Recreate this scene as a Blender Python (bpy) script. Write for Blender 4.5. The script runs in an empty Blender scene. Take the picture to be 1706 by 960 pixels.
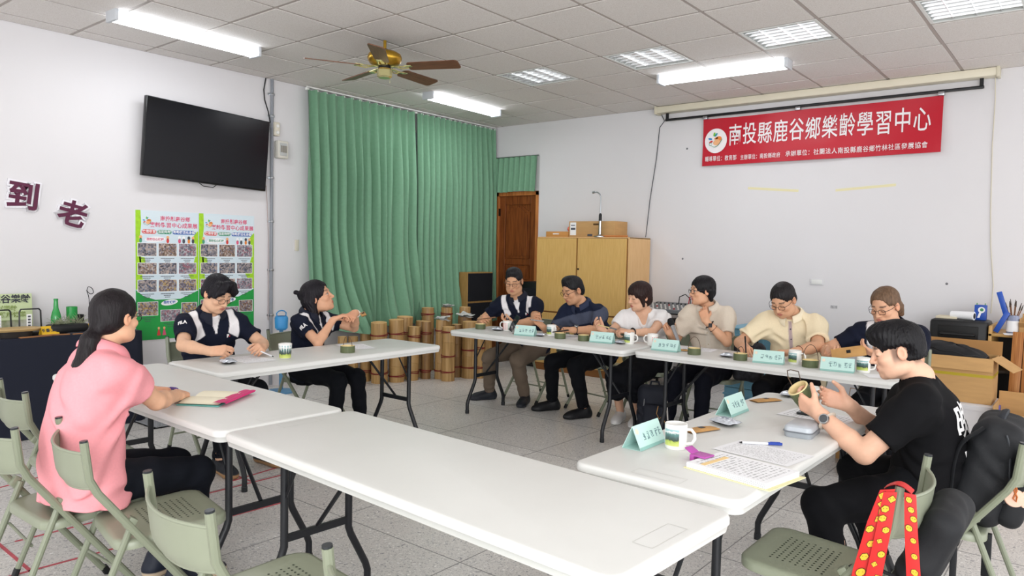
import bpy, bmesh, math, random
import numpy as np
from mathutils import Vector, Matrix, Euler

S = bpy.context.scene
C = S.collection
R = math.radians
PI = math.pi
random.seed(7)

# ------------------------------------------------------------------ camera, world, lights, exposure
cam = bpy.data.cameras.new('camera')
cam.sensor_width = 36.0
cam.lens = 1221.0 / 1706.0 * 36.0
cam.clip_start = 0.05
cam_o = bpy.data.objects.new('camera', cam)
C.objects.link(cam_o)
_yaw, _pit, _rol = 0.6789222464993827, -0.05068943345655716, 0.021132928329738194
def _cam_axes():
    cy, sy, cp, sp = math.cos(_yaw), math.sin(_yaw), math.cos(_pit), math.sin(_pit)
    f = Vector((-sy*cp, cy*cp, sp)); r = Vector((cy, sy, 0)); u = r.cross(f)
    c, s = math.cos(_rol), math.sin(_rol)
    return c*r + s*u, c*u - s*r, f
_r, _u, _f = _cam_axes()
_m = Matrix((_r, _u, -_f)).transposed().to_4x4()
_m.translation = (6.731, -7.823, 1.470)
cam_o.matrix_world = _m
S.camera = cam_o

W = bpy.data.worlds.new('world')
S.world = W
W.use_nodes = True
W.node_tree.nodes['Background'].inputs[0].default_value = (0.985, 0.985, 1.0, 1)
W.node_tree.nodes['Background'].inputs[1].default_value = 1.25

def area(name, loc, rot, sx, sy, power, col=(1, 1, 1)):
    l = bpy.data.lights.new(name, 'AREA')
    l.shape = 'RECTANGLE'; l.size = sx; l.size_y = sy; l.energy = power; l.color = col
    o = bpy.data.objects.new(name, l); C.objects.link(o)
    o.location = loc; o.rotation_euler = rot
    return o
# daylight through the big doorway and windows of the side behind the camera
area('window_daylight', (9.6, -11.0, 1.9), (R(78), 0, R(42)), 4.5, 2.2, 170, (0.95, 0.98, 1.0))
LAMP_COL = (0.98, 0.99, 1.0)
LAMP_W = 5.5

vs = S.view_settings
S.display_settings.display_device = 'sRGB'
vs.view_transform = 'Standard'
vs.look = 'None'
vs.exposure = 0.76
vs.gamma = 1.0
vs.use_curve_mapping = False
S.cycles.max_bounces = 8
S.cycles.diffuse_bounces = 4
S.cycles.glossy_bounces = 3
S.cycles.transmission_bounces = 6
S.cycles.caustics_reflective = False
S.cycles.caustics_refractive = False

# ------------------------------------------------------------------ materials
def lin(c):
    if isinstance(c, str):
        c = [int(c[i:i+2], 16) for i in (0, 2, 4)]
    out = []
    for v in c[:3]:
        v = v/255.0
        out.append(v/12.92 if v <= 0.04045 else ((v+0.055)/1.055)**2.4)
    return tuple(out)
MATS = {}
def M(name, col='808080', rough=0.5, metal=0.0, spec=0.5, var=0.0, vs_=8.0, stretch=(1, 1, 1), bump=0.0, bs=60.0, emis=None, es=0.0, trans=0.0, ior=1.45, alpha=1.0, attr=None, sheen=0.0, coat=0.0):
    if name in MATS:
        return MATS[name]
    m = bpy.data.materials.new(name); m.use_nodes = True
    nt = m.node_tree; b = nt.nodes['Principled BSDF']
    c = lin(col)
    b.inputs['Base Color'].default_value = (*c, 1)
    b.inputs['Roughness'].default_value = rough
    b.inputs['Metallic'].default_value = metal
    b.inputs['Specular IOR Level'].default_value = spec
    b.inputs['Transmission Weight'].default_value = trans
    b.inputs['IOR'].default_value = ior
    b.inputs['Alpha'].default_value = alpha
    b.inputs['Sheen Weight'].default_value = sheen
    b.inputs['Coat Weight'].default_value = coat
    if emis:
        b.inputs['Emission Color'].default_value = (*lin(emis), 1); b.inputs['Emission Strength'].default_value = es
    N = nt.nodes.new; L = nt.links.new
    src = None
    if attr:
        a = N('ShaderNodeAttribute'); a.attribute_name = attr; src = a.outputs['Color']
    if var or bump:
        tc = N('ShaderNodeTexCoord'); mp = N('ShaderNodeMapping'); mp.inputs['Scale'].default_value = stretch
        L(tc.outputs['Object'], mp.inputs['Vector'])
    if var:
        n = N('ShaderNodeTexNoise'); n.inputs['Scale'].default_value = vs_; n.inputs['Detail'].default_value = 5
        L(mp.outputs[0], n.inputs['Vector'])
        mr = N('ShaderNodeMapRange'); mr.inputs[1].default_value = 0.3; mr.inputs[2].default_value = 0.7
        mr.inputs[3].default_value = 1-var; mr.inputs[4].default_value = 1+var
        L(n.outputs[0], mr.inputs[0])
        mx = N('ShaderNodeMix'); mx.data_type = 'RGBA'; mx.blend_type = 'MULTIPLY'; mx.inputs[0].default_value = 1
        if src: L(src, mx.inputs[6])
        else: mx.inputs[6].default_value = (*c, 1)
        L(mr.outputs[0], mx.inputs[7]); src = mx.outputs[2]
    if src: L(src, b.inputs['Base Color'])
    if bump:
        n2 = N('ShaderNodeTexNoise'); n2.inputs['Scale'].default_value = bs; n2.inputs['Detail'].default_value = 3
        L(mp.outputs[0], n2.inputs['Vector'])
        bp = N('ShaderNodeBump'); bp.inputs['Strength'].default_value = bump; bp.inputs['Distance'].default_value = 0.01
        L(n2.outputs[0], bp.inputs['Height']); L(bp.outputs[0], b.inputs['Normal'])
    MATS[name] = m
    return m

def ramp_mat(name, stops, rough, kind='noise', scale=8, stretch=(1, 1, 1), bump=0.0, detail=4, spec=0.5, coat=0.0, dist=0.0):
    m = M(name, 'ffffff', rough, spec=spec, coat=coat)
    nt = m.node_tree; b = nt.nodes['Principled BSDF']; N = nt.nodes.new; L = nt.links.new
    tc = N('ShaderNodeTexCoord'); mp = N('ShaderNodeMapping'); mp.inputs['Scale'].default_value = stretch
    L(tc.outputs['Object'], mp.inputs[0])
    if kind == 'noise':
        n = N('ShaderNodeTexNoise'); n.inputs['Scale'].default_value = scale; n.inputs['Detail'].default_value = detail; o = n.outputs[0]
        n.inputs['Distortion'].default_value = dist
    else:
        n = N('ShaderNodeTexVoronoi'); n.inputs['Scale'].default_value = scale; o = n.outputs['Color']
    L(mp.outputs[0], n.inputs['Vector'])
    r = N('ShaderNodeValToRGB')
    while len(r.color_ramp.elements) < len(stops): r.color_ramp.elements.new(0.5)
    for e, (p, c) in zip(r.color_ramp.elements, stops):
        e.position = p; e.color = (*lin(c), 1)
    L(o, r.inputs[0]); L(r.outputs[0], b.inputs['Base Color'])
    if bump:
        bp = N('ShaderNodeBump'); bp.inputs['Strength'].default_value = bump; bp.inputs['Distance'].default_value = 0.005
        L(o, bp.inputs['Height']); L(bp.outputs[0], b.inputs['Normal'])
    return m

# ------------------------------------------------------------------ mesh builder
class MB:
    def __init__(s): s.v = []; s.f = []; s.m = []; s.mi = 0; s.T = Matrix.Identity(4)
    def _add(s, vs, fs):
        b = len(s.v); T = s.T
        s.v += [tuple(T @ Vector(v)) for v in vs]
        s.f += [tuple(b+i for i in f) for f in fs]; s.m += [s.mi]*len(fs)
        return s
    def at(s, loc=(0, 0, 0), rot=(0, 0, 0)):
        s.T = Matrix.Translation(loc) @ Euler(rot).to_matrix().to_4x4(); return s
    def mat(s, i): s.mi = i; return s
    def box(s, c, d, ch=0.0):
        x, y, z = c; a, b, h = d[0]/2, d[1]/2, d[2]/2
        if ch <= 0:
            vs = [(x+i*a, y+j*b, z+k*h) for i in (-1, 1) for j in (-1, 1) for k in (-1, 1)]
            return s._add(vs, [(0, 1, 3, 2), (4, 6, 7, 5), (0, 4, 5, 1), (2, 3, 7, 6), (0, 2, 6, 4), (1, 5, 7, 3)])
        bm = bmesh.new(); bmesh.ops.create_cube(bm, size=1)
        for v in bm.verts: v.co = Vector((x+v.co.x*2*a, y+v.co.y*2*b, z+v.co.z*2*h))
        bmesh.ops.bevel(bm, geom=bm.edges[:], offset=ch, segments=2, profile=0.5, affect='EDGES')
        bm.verts.ensure_lookup_table()
        s._add([v.co[:] for v in bm.verts], [[v.index for v in f.verts] for f in bm.faces]); bm.free()
        return s
    def b2(s, lo, hi, ch=0.0):
        return s.box([(lo[i]+hi[i])/2 for i in range(3)], [abs(hi[i]-lo[i]) for i in range(3)], ch)
    def tube(s, path, r, n=10, caps=True, closed=False, sy=1.0):
        P = [Vector(p) for p in path]; k = len(P)
        rr = r if isinstance(r, (list, tuple)) else [r]*k
        vs = []; fs = []
        t0 = (P[1]-P[0]).normalized()
        nrm = t0.orthogonal().normalized()
        if abs(t0.z) < 0.9: nrm = (Vector((0, 0, 1))-t0*t0.z).normalized()
        for i in range(k):
            if closed: t = (P[(i+1) % k]-P[i-1]).normalized()
            elif i == 0: t = t0
            elif i == k-1: t = (P[-1]-P[-2]).normalized()
            else: t = ((P[i+1]-P[i]).normalized()+(P[i]-P[i-1]).normalized()).normalized()
            nrm = (nrm-t*nrm.dot(t)).normalized(); bn = t.cross(nrm)
            for j in range(n):
                a = 2*PI*j/n
                vs.append(tuple(P[i]+(nrm*math.cos(a)*sy+bn*math.sin(a))*rr[i]))
        for i in range(k if closed else k-1):
            for j in range(n):
                a = i*n+j; b = i*n+(j+1) % n; i2 = (i+1) % k
                fs.append((a, b, i2*n+(j+1) % n, i2*n+j))
        if caps and not closed:
            fs.append(tuple(range(n-1, -1, -1))); fs.append(tuple((k-1)*n+j for j in range(n)))
        return s._add(vs, fs)
    def lathe(s, prof, n=24, c=(0, 0, 0)):
        vs = []; fs = []; k = len(prof)
        for (r, z) in prof:
            r = max(r, 1e-4)
            for j in range(n):
                a = 2*PI*j/n; vs.append((c[0]+r*math.cos(a), c[1]+r*math.sin(a), c[2]+z))
        for i in range(k-1):
            for j in range(n):
                fs.append((i*n+j, i*n+(j+1) % n, (i+1)*n+(j+1) % n, (i+1)*n+j))
        return s._add(vs, fs)
    def disc(s, r, z=0, n=24, c=(0, 0)):
        return s._add([(c[0]+r*math.cos(2*PI*j/n), c[1]+r*math.sin(2*PI*j/n), z) for j in range(n)], [tuple(range(n))])
    def prism(s, poly, h0, h1, axis=2):
        """polygon in the two other axes, extruded along axis"""
        n = len(poly); vs = []
        for h in (h0, h1):
            for a, b in poly:
                vs.append({2: (a, b, h), 1: (a, h, b), 0: (h, a, b)}[axis])
        fs = [tuple(range(n-1, -1, -1)), tuple(range(n, 2*n))]
        for i in range(n): fs.append((i, (i+1) % n, n+(i+1) % n, n+i))
        return s._add(vs, fs)
    def grid(s, fn, nu, nv, flip=False):
        vs = [tuple(fn(i/nu, j/nv)) for i in range(nu+1) for j in range(nv+1)]
        fs = []
        for i in range(nu):
            for j in range(nv):
                a = i*(nv+1)+j; q = (a, a+nv+1, a+nv+2, a+1)
                fs.append(q[::-1] if flip else q)
        return s._add(vs, fs)
    def quad(s, a, b, c, d): return s._add([a, b, c, d], [(0, 1, 2, 3)])
    def mesh(s, name, mats, smooth=35, fixn=True):
        me = bpy.data.meshes.new(name)
        me.from_pydata(s.v, [], s.f)
        for m in (mats if isinstance(mats, (list, tuple)) else [mats]): me.materials.append(m)
        if any(s.m): me.polygons.foreach_set('material_index', s.m)
        if fixn:
            bm = bmesh.new(); bm.from_mesh(me); bmesh.ops.recalc_face_normals(bm, faces=bm.faces[:]); bm.to_mesh(me); bm.free()
        if smooth:
            me.polygons.foreach_set('use_smooth', [True]*len(me.polygons))
            if smooth < 180: me.set_sharp_from_angle(angle=R(smooth))
        me.update()
        return me
    def obj(s, name, mats, parent=None, smooth=35, label=None, fixn=True, loc=None, rot=None):
        o = bpy.data.objects.new(name, s.mesh(name, mats, smooth, fixn)); C.objects.link(o)
        if parent: o.parent = parent
        if label: o['label'] = label
        if loc: o.location = loc
        if rot: o.rotation_euler = rot
        return o

def tag(o, label, cat, group=None):
    o['label'] = label; o['category'] = cat
    if group: o['group'] = group
    return o
def thing(name, label, cat, loc=(0, 0, 0), rz=0.0, group=None, rot=None):
    o = bpy.data.objects.new(name, None); o.empty_display_size = 0.05; C.objects.link(o)
    o.location = loc; o.rotation_euler = rot if rot else (0, 0, rz)
    return tag(o, label, cat, group)
def struct(o): o['kind'] = 'structure'; return o
KIDS = None
def kids(o): return [c for c in C.objects if c.parent is o]
def copy_tree(o, loc=None, rz=None, label=None, group=None, parent=None, rot=None):
    c = o.copy(); C.objects.link(c)
    if parent is not None: c.parent = parent
    if loc is not None: c.location = loc
    if rz is not None: c.rotation_euler = (0, 0, rz)
    if rot is not None: c.rotation_euler = rot
    if label: c['label'] = label
    if group: c['group'] = group
    for ch in kids(o): copy_tree(ch, parent=c)
    return c

def text_obj(name, txt, size, mat, parent, loc, rot, extrude=0.0008, bold=0.0, sx=1.0, label=None, align='CENTER', spacing=1.0):
    cu = bpy.data.curves.new(name, 'FONT')
    cu.body = txt; cu.size = size; cu.extrude = extrude; cu.offset = bold; cu.align_x = align; cu.align_y = 'CENTER'
    cu.resolution_u = 2; cu.space_character = spacing
    t = bpy.data.objects.new(name+'_tmp', cu); C.objects.link(t)
    dg = bpy.context.evaluated_depsgraph_get(); dg.update()
    me = bpy.data.meshes.new_from_object(t.evaluated_get(dg))
    bpy.data.objects.remove(t)
    me.name = name; me.materials.clear(); me.materials.append(mat)
    o = bpy.data.objects.new(name, me); C.objects.link(o)
    o.parent = parent; o.location = loc; o.rotation_euler = rot; o.scale = (sx, 1, 1)
    if label: o['label'] = label
    return o

def smooth_path(P, n=6):
    """Catmull-Rom resampling of a polyline"""
    P = [Vector(p) for p in P]; out = []
    Q = [P[0]*2-P[1]]+P+[P[-1]*2-P[-2]]
    for i in range(1, len(Q)-2):
        a, b, c, d = Q[i-1], Q[i], Q[i+1], Q[i+2]
        for k in range(n):
            t = k/n
            out.append(0.5*((2*b)+(c-a)*t+(2*a-5*b+4*c-d)*t*t+(3*b-a-3*c+d)*t**3))
    return out+[P[-1]]
# frequently used materials
BLACK = M('black_plastic', '0c0d10', 0.45)
STEEL = M('steel', 'b8bcc0', 0.3, 1.0)
CARD = M('cardboard', 'c39a66', 0.85, var=0.06, vs_=6, stretch=(1, 1, 6))
CARD_IN = M('cardboard_inside', 'a87c4b', 0.9, var=0.05)
WHITE_P = M('white_plastic', 'e9e9e6', 0.45)
PAPER = M('paper', 'f2f3f5', 0.8)
INK = M('print_ink', '3c3f46', 0.7)
# ------------------------------------------------------------------ the room
RX, RY, H = 10.6, -12.2, 3.175
WALL = M('wall_paint', 'e0dee0', 0.75, spec=0.25, var=0.012, vs_=1.3, bump=0.02, bs=90)
def terrazzo():
    m = M('terrazzo', '9a9a9c', 0.32, spec=0.4)
    nt = m.node_tree; b = nt.nodes['Principled BSDF']; N = nt.nodes.new; L = nt.links.new
    tc = N('ShaderNodeTexCoord')
    cols = None
    base = N('ShaderNodeTexNoise'); base.inputs['Scale'].default_value = 1.2; base.inputs['Detail'].default_value = 5
    L(tc.outputs['Object'], base.inputs['Vector'])
    r0 = N('ShaderNodeValToRGB'); r0.color_ramp.elements[0].position = 0.3; r0.color_ramp.elements[1].position = 0.7
    r0.color_ramp.elements[0].color = (*lin('d3d0cc'), 1); r0.color_ramp.elements[1].color = (*lin('e0ddd9'), 1)
    L(base.outputs[0], r0.inputs[0]); col = r0.outputs[0]
    for sc, thr, c1, c2 in ((62, 0.30, 'bdbab7', 'f8f6f2'), (34, 0.24, '8c8b8f', 'faf8f5'), (95, 0.34, 'cfccc8', '8a898c')):
        v = N('ShaderNodeTexVoronoi'); v.inputs['Scale'].default_value = sc; v.inputs['Randomness'].default_value = 1
        nz = N('ShaderNodeTexNoise'); nz.inputs['Scale'].default_value = sc*1.5; L(tc.outputs['Object'], nz.inputs['Vector'])
        ad = N('ShaderNodeMixRGB'); ad.blend_type = 'LINEAR_LIGHT'; ad.inputs[0].default_value = 0.012
        L(tc.outputs['Object'], ad.inputs[1]); L(nz.outputs['Color'], ad.inputs[2]); L(ad.outputs[0], v.inputs['Vector'])
        lt = N('ShaderNodeMath'); lt.operation = 'LESS_THAN'; lt.inputs[1].default_value = thr
        L(v.outputs['Distance'], lt.inputs[0])
        cr = N('ShaderNodeValToRGB'); cr.color_ramp.elements[0].color = (*lin(c1), 1); cr.color_ramp.elements[1].color = (*lin(c2), 1)
        sp = N('ShaderNodeSeparateColor'); L(v.outputs['Color'], sp.inputs[0]); L(sp.outputs[0], cr.inputs[0])
        mx = N('ShaderNodeMix'); mx.data_type = 'RGBA'; L(lt.outputs[0], mx.inputs[0]); L(col, mx.inputs[6]); L(cr.outputs[0], mx.inputs[7])
        col = mx.outputs[2]
    L(col, b.inputs['Base Color'])
    return m
floor_o = struct(MB().b2((-0.2, RY, -0.1), (RX, 0.2, 0)).obj('floor', terrazzo(), smooth=0))
struct(MB().b2((-0.2, RY, 0), (0, 0.2, 3.5)).obj('wall_left', WALL, smooth=0))
wb = MB()   # back wall with the door opening at its left end
wb.b2((-0.2, 0, 2.27), (RX, 0.2, 3.5)); wb.b2((0.84, 0, 0), (RX, 0.2, 2.27)); wb.b2((-0.2, 0, 0), (0.03, 0.2, 2.27))
wall_back = struct(wb.obj('wall_back', WALL, smooth=0))
# floor bays: thin divider strips, and the red game tape stuck along them
STRIP = M('divider_strip', '8b8988', 0.5)
TAPE = M('red_tape', 'c0525c', 0.5, var=0.15, vs_=30)
FT = 0.89
for i in range(11):
    x = 0.88+FT*i
    MB().box((x, RY/2, 0.0002), (0.005, -RY, 0.0012)).obj('divider_strip', STRIP, floor_o, 0)
for i in range(13):
    y = -0.88-FT*i
    MB().box((RX/2, y, 0.0002), (RX, 0.005, 0.0012)).obj('divider_strip', STRIP, floor_o, 0)
def tape(p, q):
    p, q = Vector((*p, 0)), Vector((*q, 0)); d = q-p
    return MB().at(((p+q)/2), (0, 0, math.atan2(d.y, d.x))).box((0, 0, 0.0012), (d.length, 0.016, 0.0012)).obj('tape_strip', TAPE, floor_o, 0)
TAPES = []

# ceiling: each lay-in panel its own piece, hung in a recessed grid of tee bars
TILE = ramp_mat('ceiling_panel', [(0.3, 'd9d3ce'), (0.5, 'e5e0dc'), (0.62, 'eae6e3')], 0.9, scale=160, detail=3, bump=0.15, spec=0.2)
TEE = M('tee_bar', 'b5aca6', 0.6)
ceil = struct(MB().b2((-0.2, RY, H+0.1), (RX, 0.2, H+0.25)).obj('ceiling', M('slab', '8a8784', 0.9), smooth=0))
GX = [1.42+0.605*j for j in range(-2, 16)]; GY = [-4.755+0.605*q for q in range(-12, 8)]
tee = MB()
for x in GX: tee.box((x, RY/2, H+0.002), (0.024, -RY, 0.004)); tee.box((x, RY/2, H+0.02), (0.003, -RY, 0.035))
for y in GY: tee.box((RX/2, y, H+0.003), (RX, 0.024, 0.004)); tee.box((RX/2, y, H+0.02), (RX, 0.003, 0.035))
tee.obj('ceiling_grid', TEE, ceil, 0)
edge = MB(); edge.b2((0, RY, H-0.002), (0.022, 0, H+0.003)); edge.b2((0, -0.022, H-0.002), (RX, 0, H+0.003)); edge.obj('edge_angle', TEE, ceil, 0)
TROF = {(1, 4), (3, 4), (5, 4), (7, 4)}     # (column j, row q) of the recessed louvre lights
def panel_mesh(w, d):
    b = MB(); g = 0.005
    b.T = Matrix.Translation((0, 0, 0))
    z0, z1 = H-0.004, H+0.012; i, o = 0.010, 0.0
    vs = [(-w/2+g+i, -d/2+g+i, z0), (w/2-g-i, -d/2+g+i, z0), (w/2-g-i, d/2-g-i, z0), (-w/2+g+i, d/2-g-i, z0),
          (-w/2+g+i, -d/2+g+i, z1), (w/2-g-i, -d/2+g+i, z1), (w/2-g-i, d/2-g-i, z1), (-w/2+g+i, d/2-g-i, z1)]
    b._add(vs, [(3, 2, 1, 0), (4, 5, 6, 7), (0, 1, 5, 4), (1, 2, 6, 5), (2, 3, 7, 6), (3, 0, 4, 7)])
    return b.mesh('ceiling_panel', TILE, 0)
xs = [0.0]+GX; ys = GY+[0.0]
pm = {}
for a in range(len(xs)-1):
    for b_ in range(len(ys)-1):
        j = a-3; q = b_-12
        if (j, q) in TROF: continue
        w = xs[a+1]-xs[a]; d = ys[b_+1]-ys[b_]
        cx, cy = (xs[a]+xs[a+1])/2, (ys[b_]+ys[b_+1])/2
        # keep the panels the photo could see
        dv = Vector((cx-6.73, cy+7.82, 0)); ang = dv.angle(Vector((-0.628, 0.778, 0)))
        if ang > R(46) or dv.length < 1.6: 
            continue
        k = (round(w, 3), round(d, 3))
        if k not in pm: pm[k] = panel_mesh(w, d)
        o = bpy.data.objects.new('ceiling_panel', pm[k]); C.objects.link(o); o.parent = ceil
        o.location = (cx, cy, random.uniform(0, 0.0015)); o.rotation_euler = (random.uniform(-.001, .001), random.uniform(-.001, .001), 0)
        TILE_LAST = o
# one joined sheet of panels over the part of the room behind the photographer
rest = MB()
for a in range(len(xs)-1):
    for b_ in range(len(ys)-1):
        cx, cy = (xs[a]+xs[a+1])/2, (ys[b_]+ys[b_+1])/2
        dv = Vector((cx-6.73, cy+7.82, 0)); ang = dv.angle(Vector((-0.628, 0.778, 0)))
        if ang > R(46) or dv.length < 1.6:
            rest.box((cx, cy, H+0.004), (xs[a+1]-xs[a]-0.03, ys[b_+1]-ys[b_]-0.03, 0.016))
ro = rest.obj('ceiling_panel_field', TILE, ceil, 0); ro['kind'] = 'stuff'

# recessed louvre lights
LOUV = M('louvre_aluminium', 'eef1f2', 0.22, 0.75)
TROFW = M('light_tray_white', 'e9ece9', 0.5)
TUBE_OFF = M('tube_glass', 'f4f6f6', 0.3)
TNAMES = {1: 'louvred ceiling light nearest the far corner, smallest of the row', 3: 'louvred ceiling light, second of the row counted from the far corner',
          5: 'louvred ceiling light between two panels above the left part of the red banner', 7: 'louvred ceiling light cut by the top right corner of the photo'}
trof0 = None
for (j, q) in sorted(TROF):
    cx, cy = 1.42+0.605*(j+0.5), -4.755+0.605*(q+0.5)
    lab = TNAMES[j]
    if trof0 is None:
        t = trof0 = thing('louvre_light', lab, 'ceiling light', (cx, cy, H), 0, 'recessed louvre lights')
        tray = MB(); w = 0.578
        tray.b2((-w/2, -w/2, 0.075), (w/2, w/2, 0.085))
        for sx in (-1, 1):
            tray.b2((sx*w/2, -w/2, 0), (sx*(w/2-0.012), w/2, 0.08)); tray.b2((-w/2, sx*w/2, 0), (w/2, sx*(w/2-0.012), 0.08))
        for sx in (-1, 1):
            tray.b2((sx*w/2, -w/2, -0.003), (sx*(w/2-0.022), w/2, 0.001)); tray.b2((-w/2, sx*w/2, -0.003), (w/2, sx*(w/2-0.022), 0.001))
        tray.obj('tray', TROFW, t, 0)
        for k in range(4):
            x = -0.2+0.4*k/3
            MB().tube([(x, -0.26, 0.058), (x, 0.26, 0.058)], 0.013, 10).obj('tube_lamp', TUBE_OFF, t)
        lou = MB()
        for k in range(1, 4):
            x = -w/2+w*k/4
            lou.prism([(x-0.007, 0.045), (x+0.007, 0.045), (x+0.0015, 0.002), (x-0.0015, 0.002)], -w/2+0.02, w/2-0.02, 1)
        for k in range(1, 7):
            y = -w/2+w*k/7
            lou.prism([(y-0.012, 0.045), (y+0.012, 0.045), (y+0.0015, 0.002), (y-0.0015, 0.002)], -w/2+0.02, w/2-0.02, 0)
        lou.obj('louvre', LOUV, t, 0)
    else: copy_tree(trof0, (cx, cy, H), label=lab)
trof0['group'] = 'recessed louvre lights'

# surface fluorescent battens
TUBE = M('lit_tube', 'ffffff', 0.4, emis='f2f8ff', es=5.5)
BAT = M('batten_white', 'e8eaec', 0.4)
bat0 = None
def tube_glow(x, y, rz):
    l = bpy.data.lights.new('tube_glow', 'AREA'); l.shape = 'RECTANGLE'; l.size = 0.16; l.size_y = 1.15; l.energy = LAMP_W; l.color = LAMP_COL
    o = bpy.data.objects.new('tube_glow', l); C.objects.link(o); o.location = (x, y, H-0.1); o.rotation_euler = (0, 0, rz)
def batten(x, y, rz, lab):
    global bat0
    if bat0 is None:
        t = bat0 = thing('fluorescent_light', lab, 'ceiling light', (x, y, H), rz, 'surface fluorescent lights')
        L_ = 1.22
        MB().prism([(-0.075, 0.0), (0.075, 0.0), (0.03, -0.05), (-0.03, -0.05)], -L_/2+0.01, L_/2-0.01, 1).obj('housing', BAT, t, 0)
        for sx in (-1, 1):
            MB().tube([(sx*0.048, -L_/2+0.03, -0.062), (sx*0.048, L_/2-0.03, -0.062)], 0.0145, 12).obj('tube_lamp', TUBE, t)
        for sy in (-1, 1):
            e = MB(); e.b2((-0.075, sy*L_/2, -0.085), (0.075, sy*(L_/2-0.028), -0.002), 0.006)
            e.obj('end_cap', M('end_cap_grey', 'c9cdd2', 0.4), t)
    else: t = copy_tree(bat0, (x, y, H), rz, lab)
    tube_glow(x, y, rz)
batten(0.96, -4.84, R(2), 'lit fluorescent batten on the ceiling above the television, upper left')
batten(0.92, -1.57, R(2), 'lit fluorescent batten on the ceiling in front of the green curtains')
batten(3.93, -1.38, R(92), 'lit fluorescent batten on the ceiling in front of the projector screen casing')
for (x, y, r) in ((3.93, -8.2, 90), (7.6, -1.38, 90), (7.6, -8.2, 90), (0.96, -8.2, 0), (7.6, -4.9, 0)):
    tube_glow(x, y, R(r))   # the room's other battens, out of frame
# ------------------------------------------------------------------ folding tables
TABLE = M('table_plastic', 'e0e1de', 0.42, spec=0.4, var=0.02, vs_=3, bump=0.03, bs=300)
TLEG = M('table_leg_black', '16181d', 0.4)
GROOVE = M('moulded_recess', 'd3d4cf', 0.45)
def rrect(w, d, r, n=6):
    out = []
    for cx, cy, a0 in ((w/2-r, d/2-r, 0), (-w/2+r, d/2-r, 90), (-w/2+r, -d/2+r, 180), (w/2-r, -d/2+r, 270)):
        for k in range(n+1):
            a = R(a0+90*k/n); out.append((cx+r*math.cos(a), cy+r*math.sin(a)))
    return out
def loft(b, rings):
    n = len(rings[0]); vs = [p for r in rings for p in r]; fs = []
    for i in range(len(rings)-1):
        for j in range(n): fs.append((i*n+j, i*n+(j+1) % n, (i+1)*n+(j+1) % n, (i+1)*n+j))
    fs.append(tuple(range(n-1, -1, -1))); fs.append(tuple((len(rings)-1)*n+j for j in range(n)))
    b._add(vs, fs)
def make_table(label):
    t = thing('folding_table', label, 'table', group='white folding tables')
    L_, D_, z = 1.83, 0.61, 0.74
    def ring(ins, zz, r=0.05): return [(x, y, zz) for x, y in rrect(L_-2*ins, D_-2*ins, max(r-ins, 0.01))]
    b = MB()
    loft(b, [ring(0.030, z-0.048), ring(0.008, z-0.048), ring(0.004, z-0.03), ring(0.0, z-0.026), ring(0.0, z-0.010), ring(0.003, z-0.004), ring(0.009, z-0.001), ring(0.014, z)])
    b.obj('tabletop', TABLE, t, 40)
    for sx in (-1, 1):   # the moulded label recess near each end
        rim = MB(); x0, x1, y1 = sx*(L_/2-0.035), sx*(L_/2-0.095), 0.09; e = 0.001; xa, xb = min(x0, x1), max(x0, x1)
        vs = [(x, y, z+0.0006) for k in (0, e*2) for x, y in ((xa+k, -y1+k), (xb-k, -y1+k), (xb-k, y1-k), (xa+k, y1-k))]
        rim._add(vs, [(i, (i+1) % 4, 4+(i+1) % 4, 4+i) for i in range(4)]); rim.obj('label_recess', GROOVE, t, 0)
    for sx in (-1, 1):
        x = sx*(L_/2-0.20)
        for sy in (-1, 1):
            MB().tube([(x, sy*0.15, z-0.045), (x, sy*0.15, 0.30), (x, sy*0.162, 0.265), (x, sy*0.238, 0.12), (x, sy*0.25, 0.085), (x, sy*0.25, 0.02)], 0.0155, 12).tube([(x, sy*0.25, 0.03), (x, sy*0.25, 0.0)], 0.018, 12).obj('leg', TLEG, t)
        MB().box((x, 0, 0.33), (0.012, 0.31, 0.03)).obj('crossbar', TLEG, t, 0); MB().box((x, 0, z-0.053), (0.03, 0.34, 0.01)).obj('top_rail', TLEG, t, 0)
        MB().tube([(x, 0, 0.345), (x-sx*0.30, 0, z-0.05)], 0.009, 8).obj('brace', TLEG, t); MB().box((x-sx*0.3, 0, z-0.054), (0.05, 0.2, 0.012)).obj('brace_plate', TLEG, t, 0)
        MB().tube([(x, -0.15, 0.48), (x-sx*0.12, -0.15, z-0.05)], 0.006, 6).obj('lock_arm', TLEG, t)
    return t
tab0 = make_table('white folding table empty and nearest the camera, in the middle foreground')
tab0.location = (5.02, -6.075, 0); tab0.rotation_euler = (0, 0, R(-3.0))
copy_tree(tab0, (3.17, -6.015, 0), R(-1.2), 'white folding table with the open notebook where the woman in pink sits')
copy_tree(tab0, (2.545, -4.745, 0), R(90.6), 'white folding table in front of the bespectacled young man and the woman looking up')
copy_tree(tab0, (3.05, -2.735, 0), R(-0.6), 'white folding table nearest the wooden door, left half of the back row')
copy_tree(tab0, (4.93, -2.705, 0), R(-1.0), 'white folding table right half of the back row, in front of the man in cream')
copy_tree(tab0, (5.635, -4.81, 0), R(89.2), 'white folding table with the clipped stack of papers, in front of the man in black')

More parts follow.
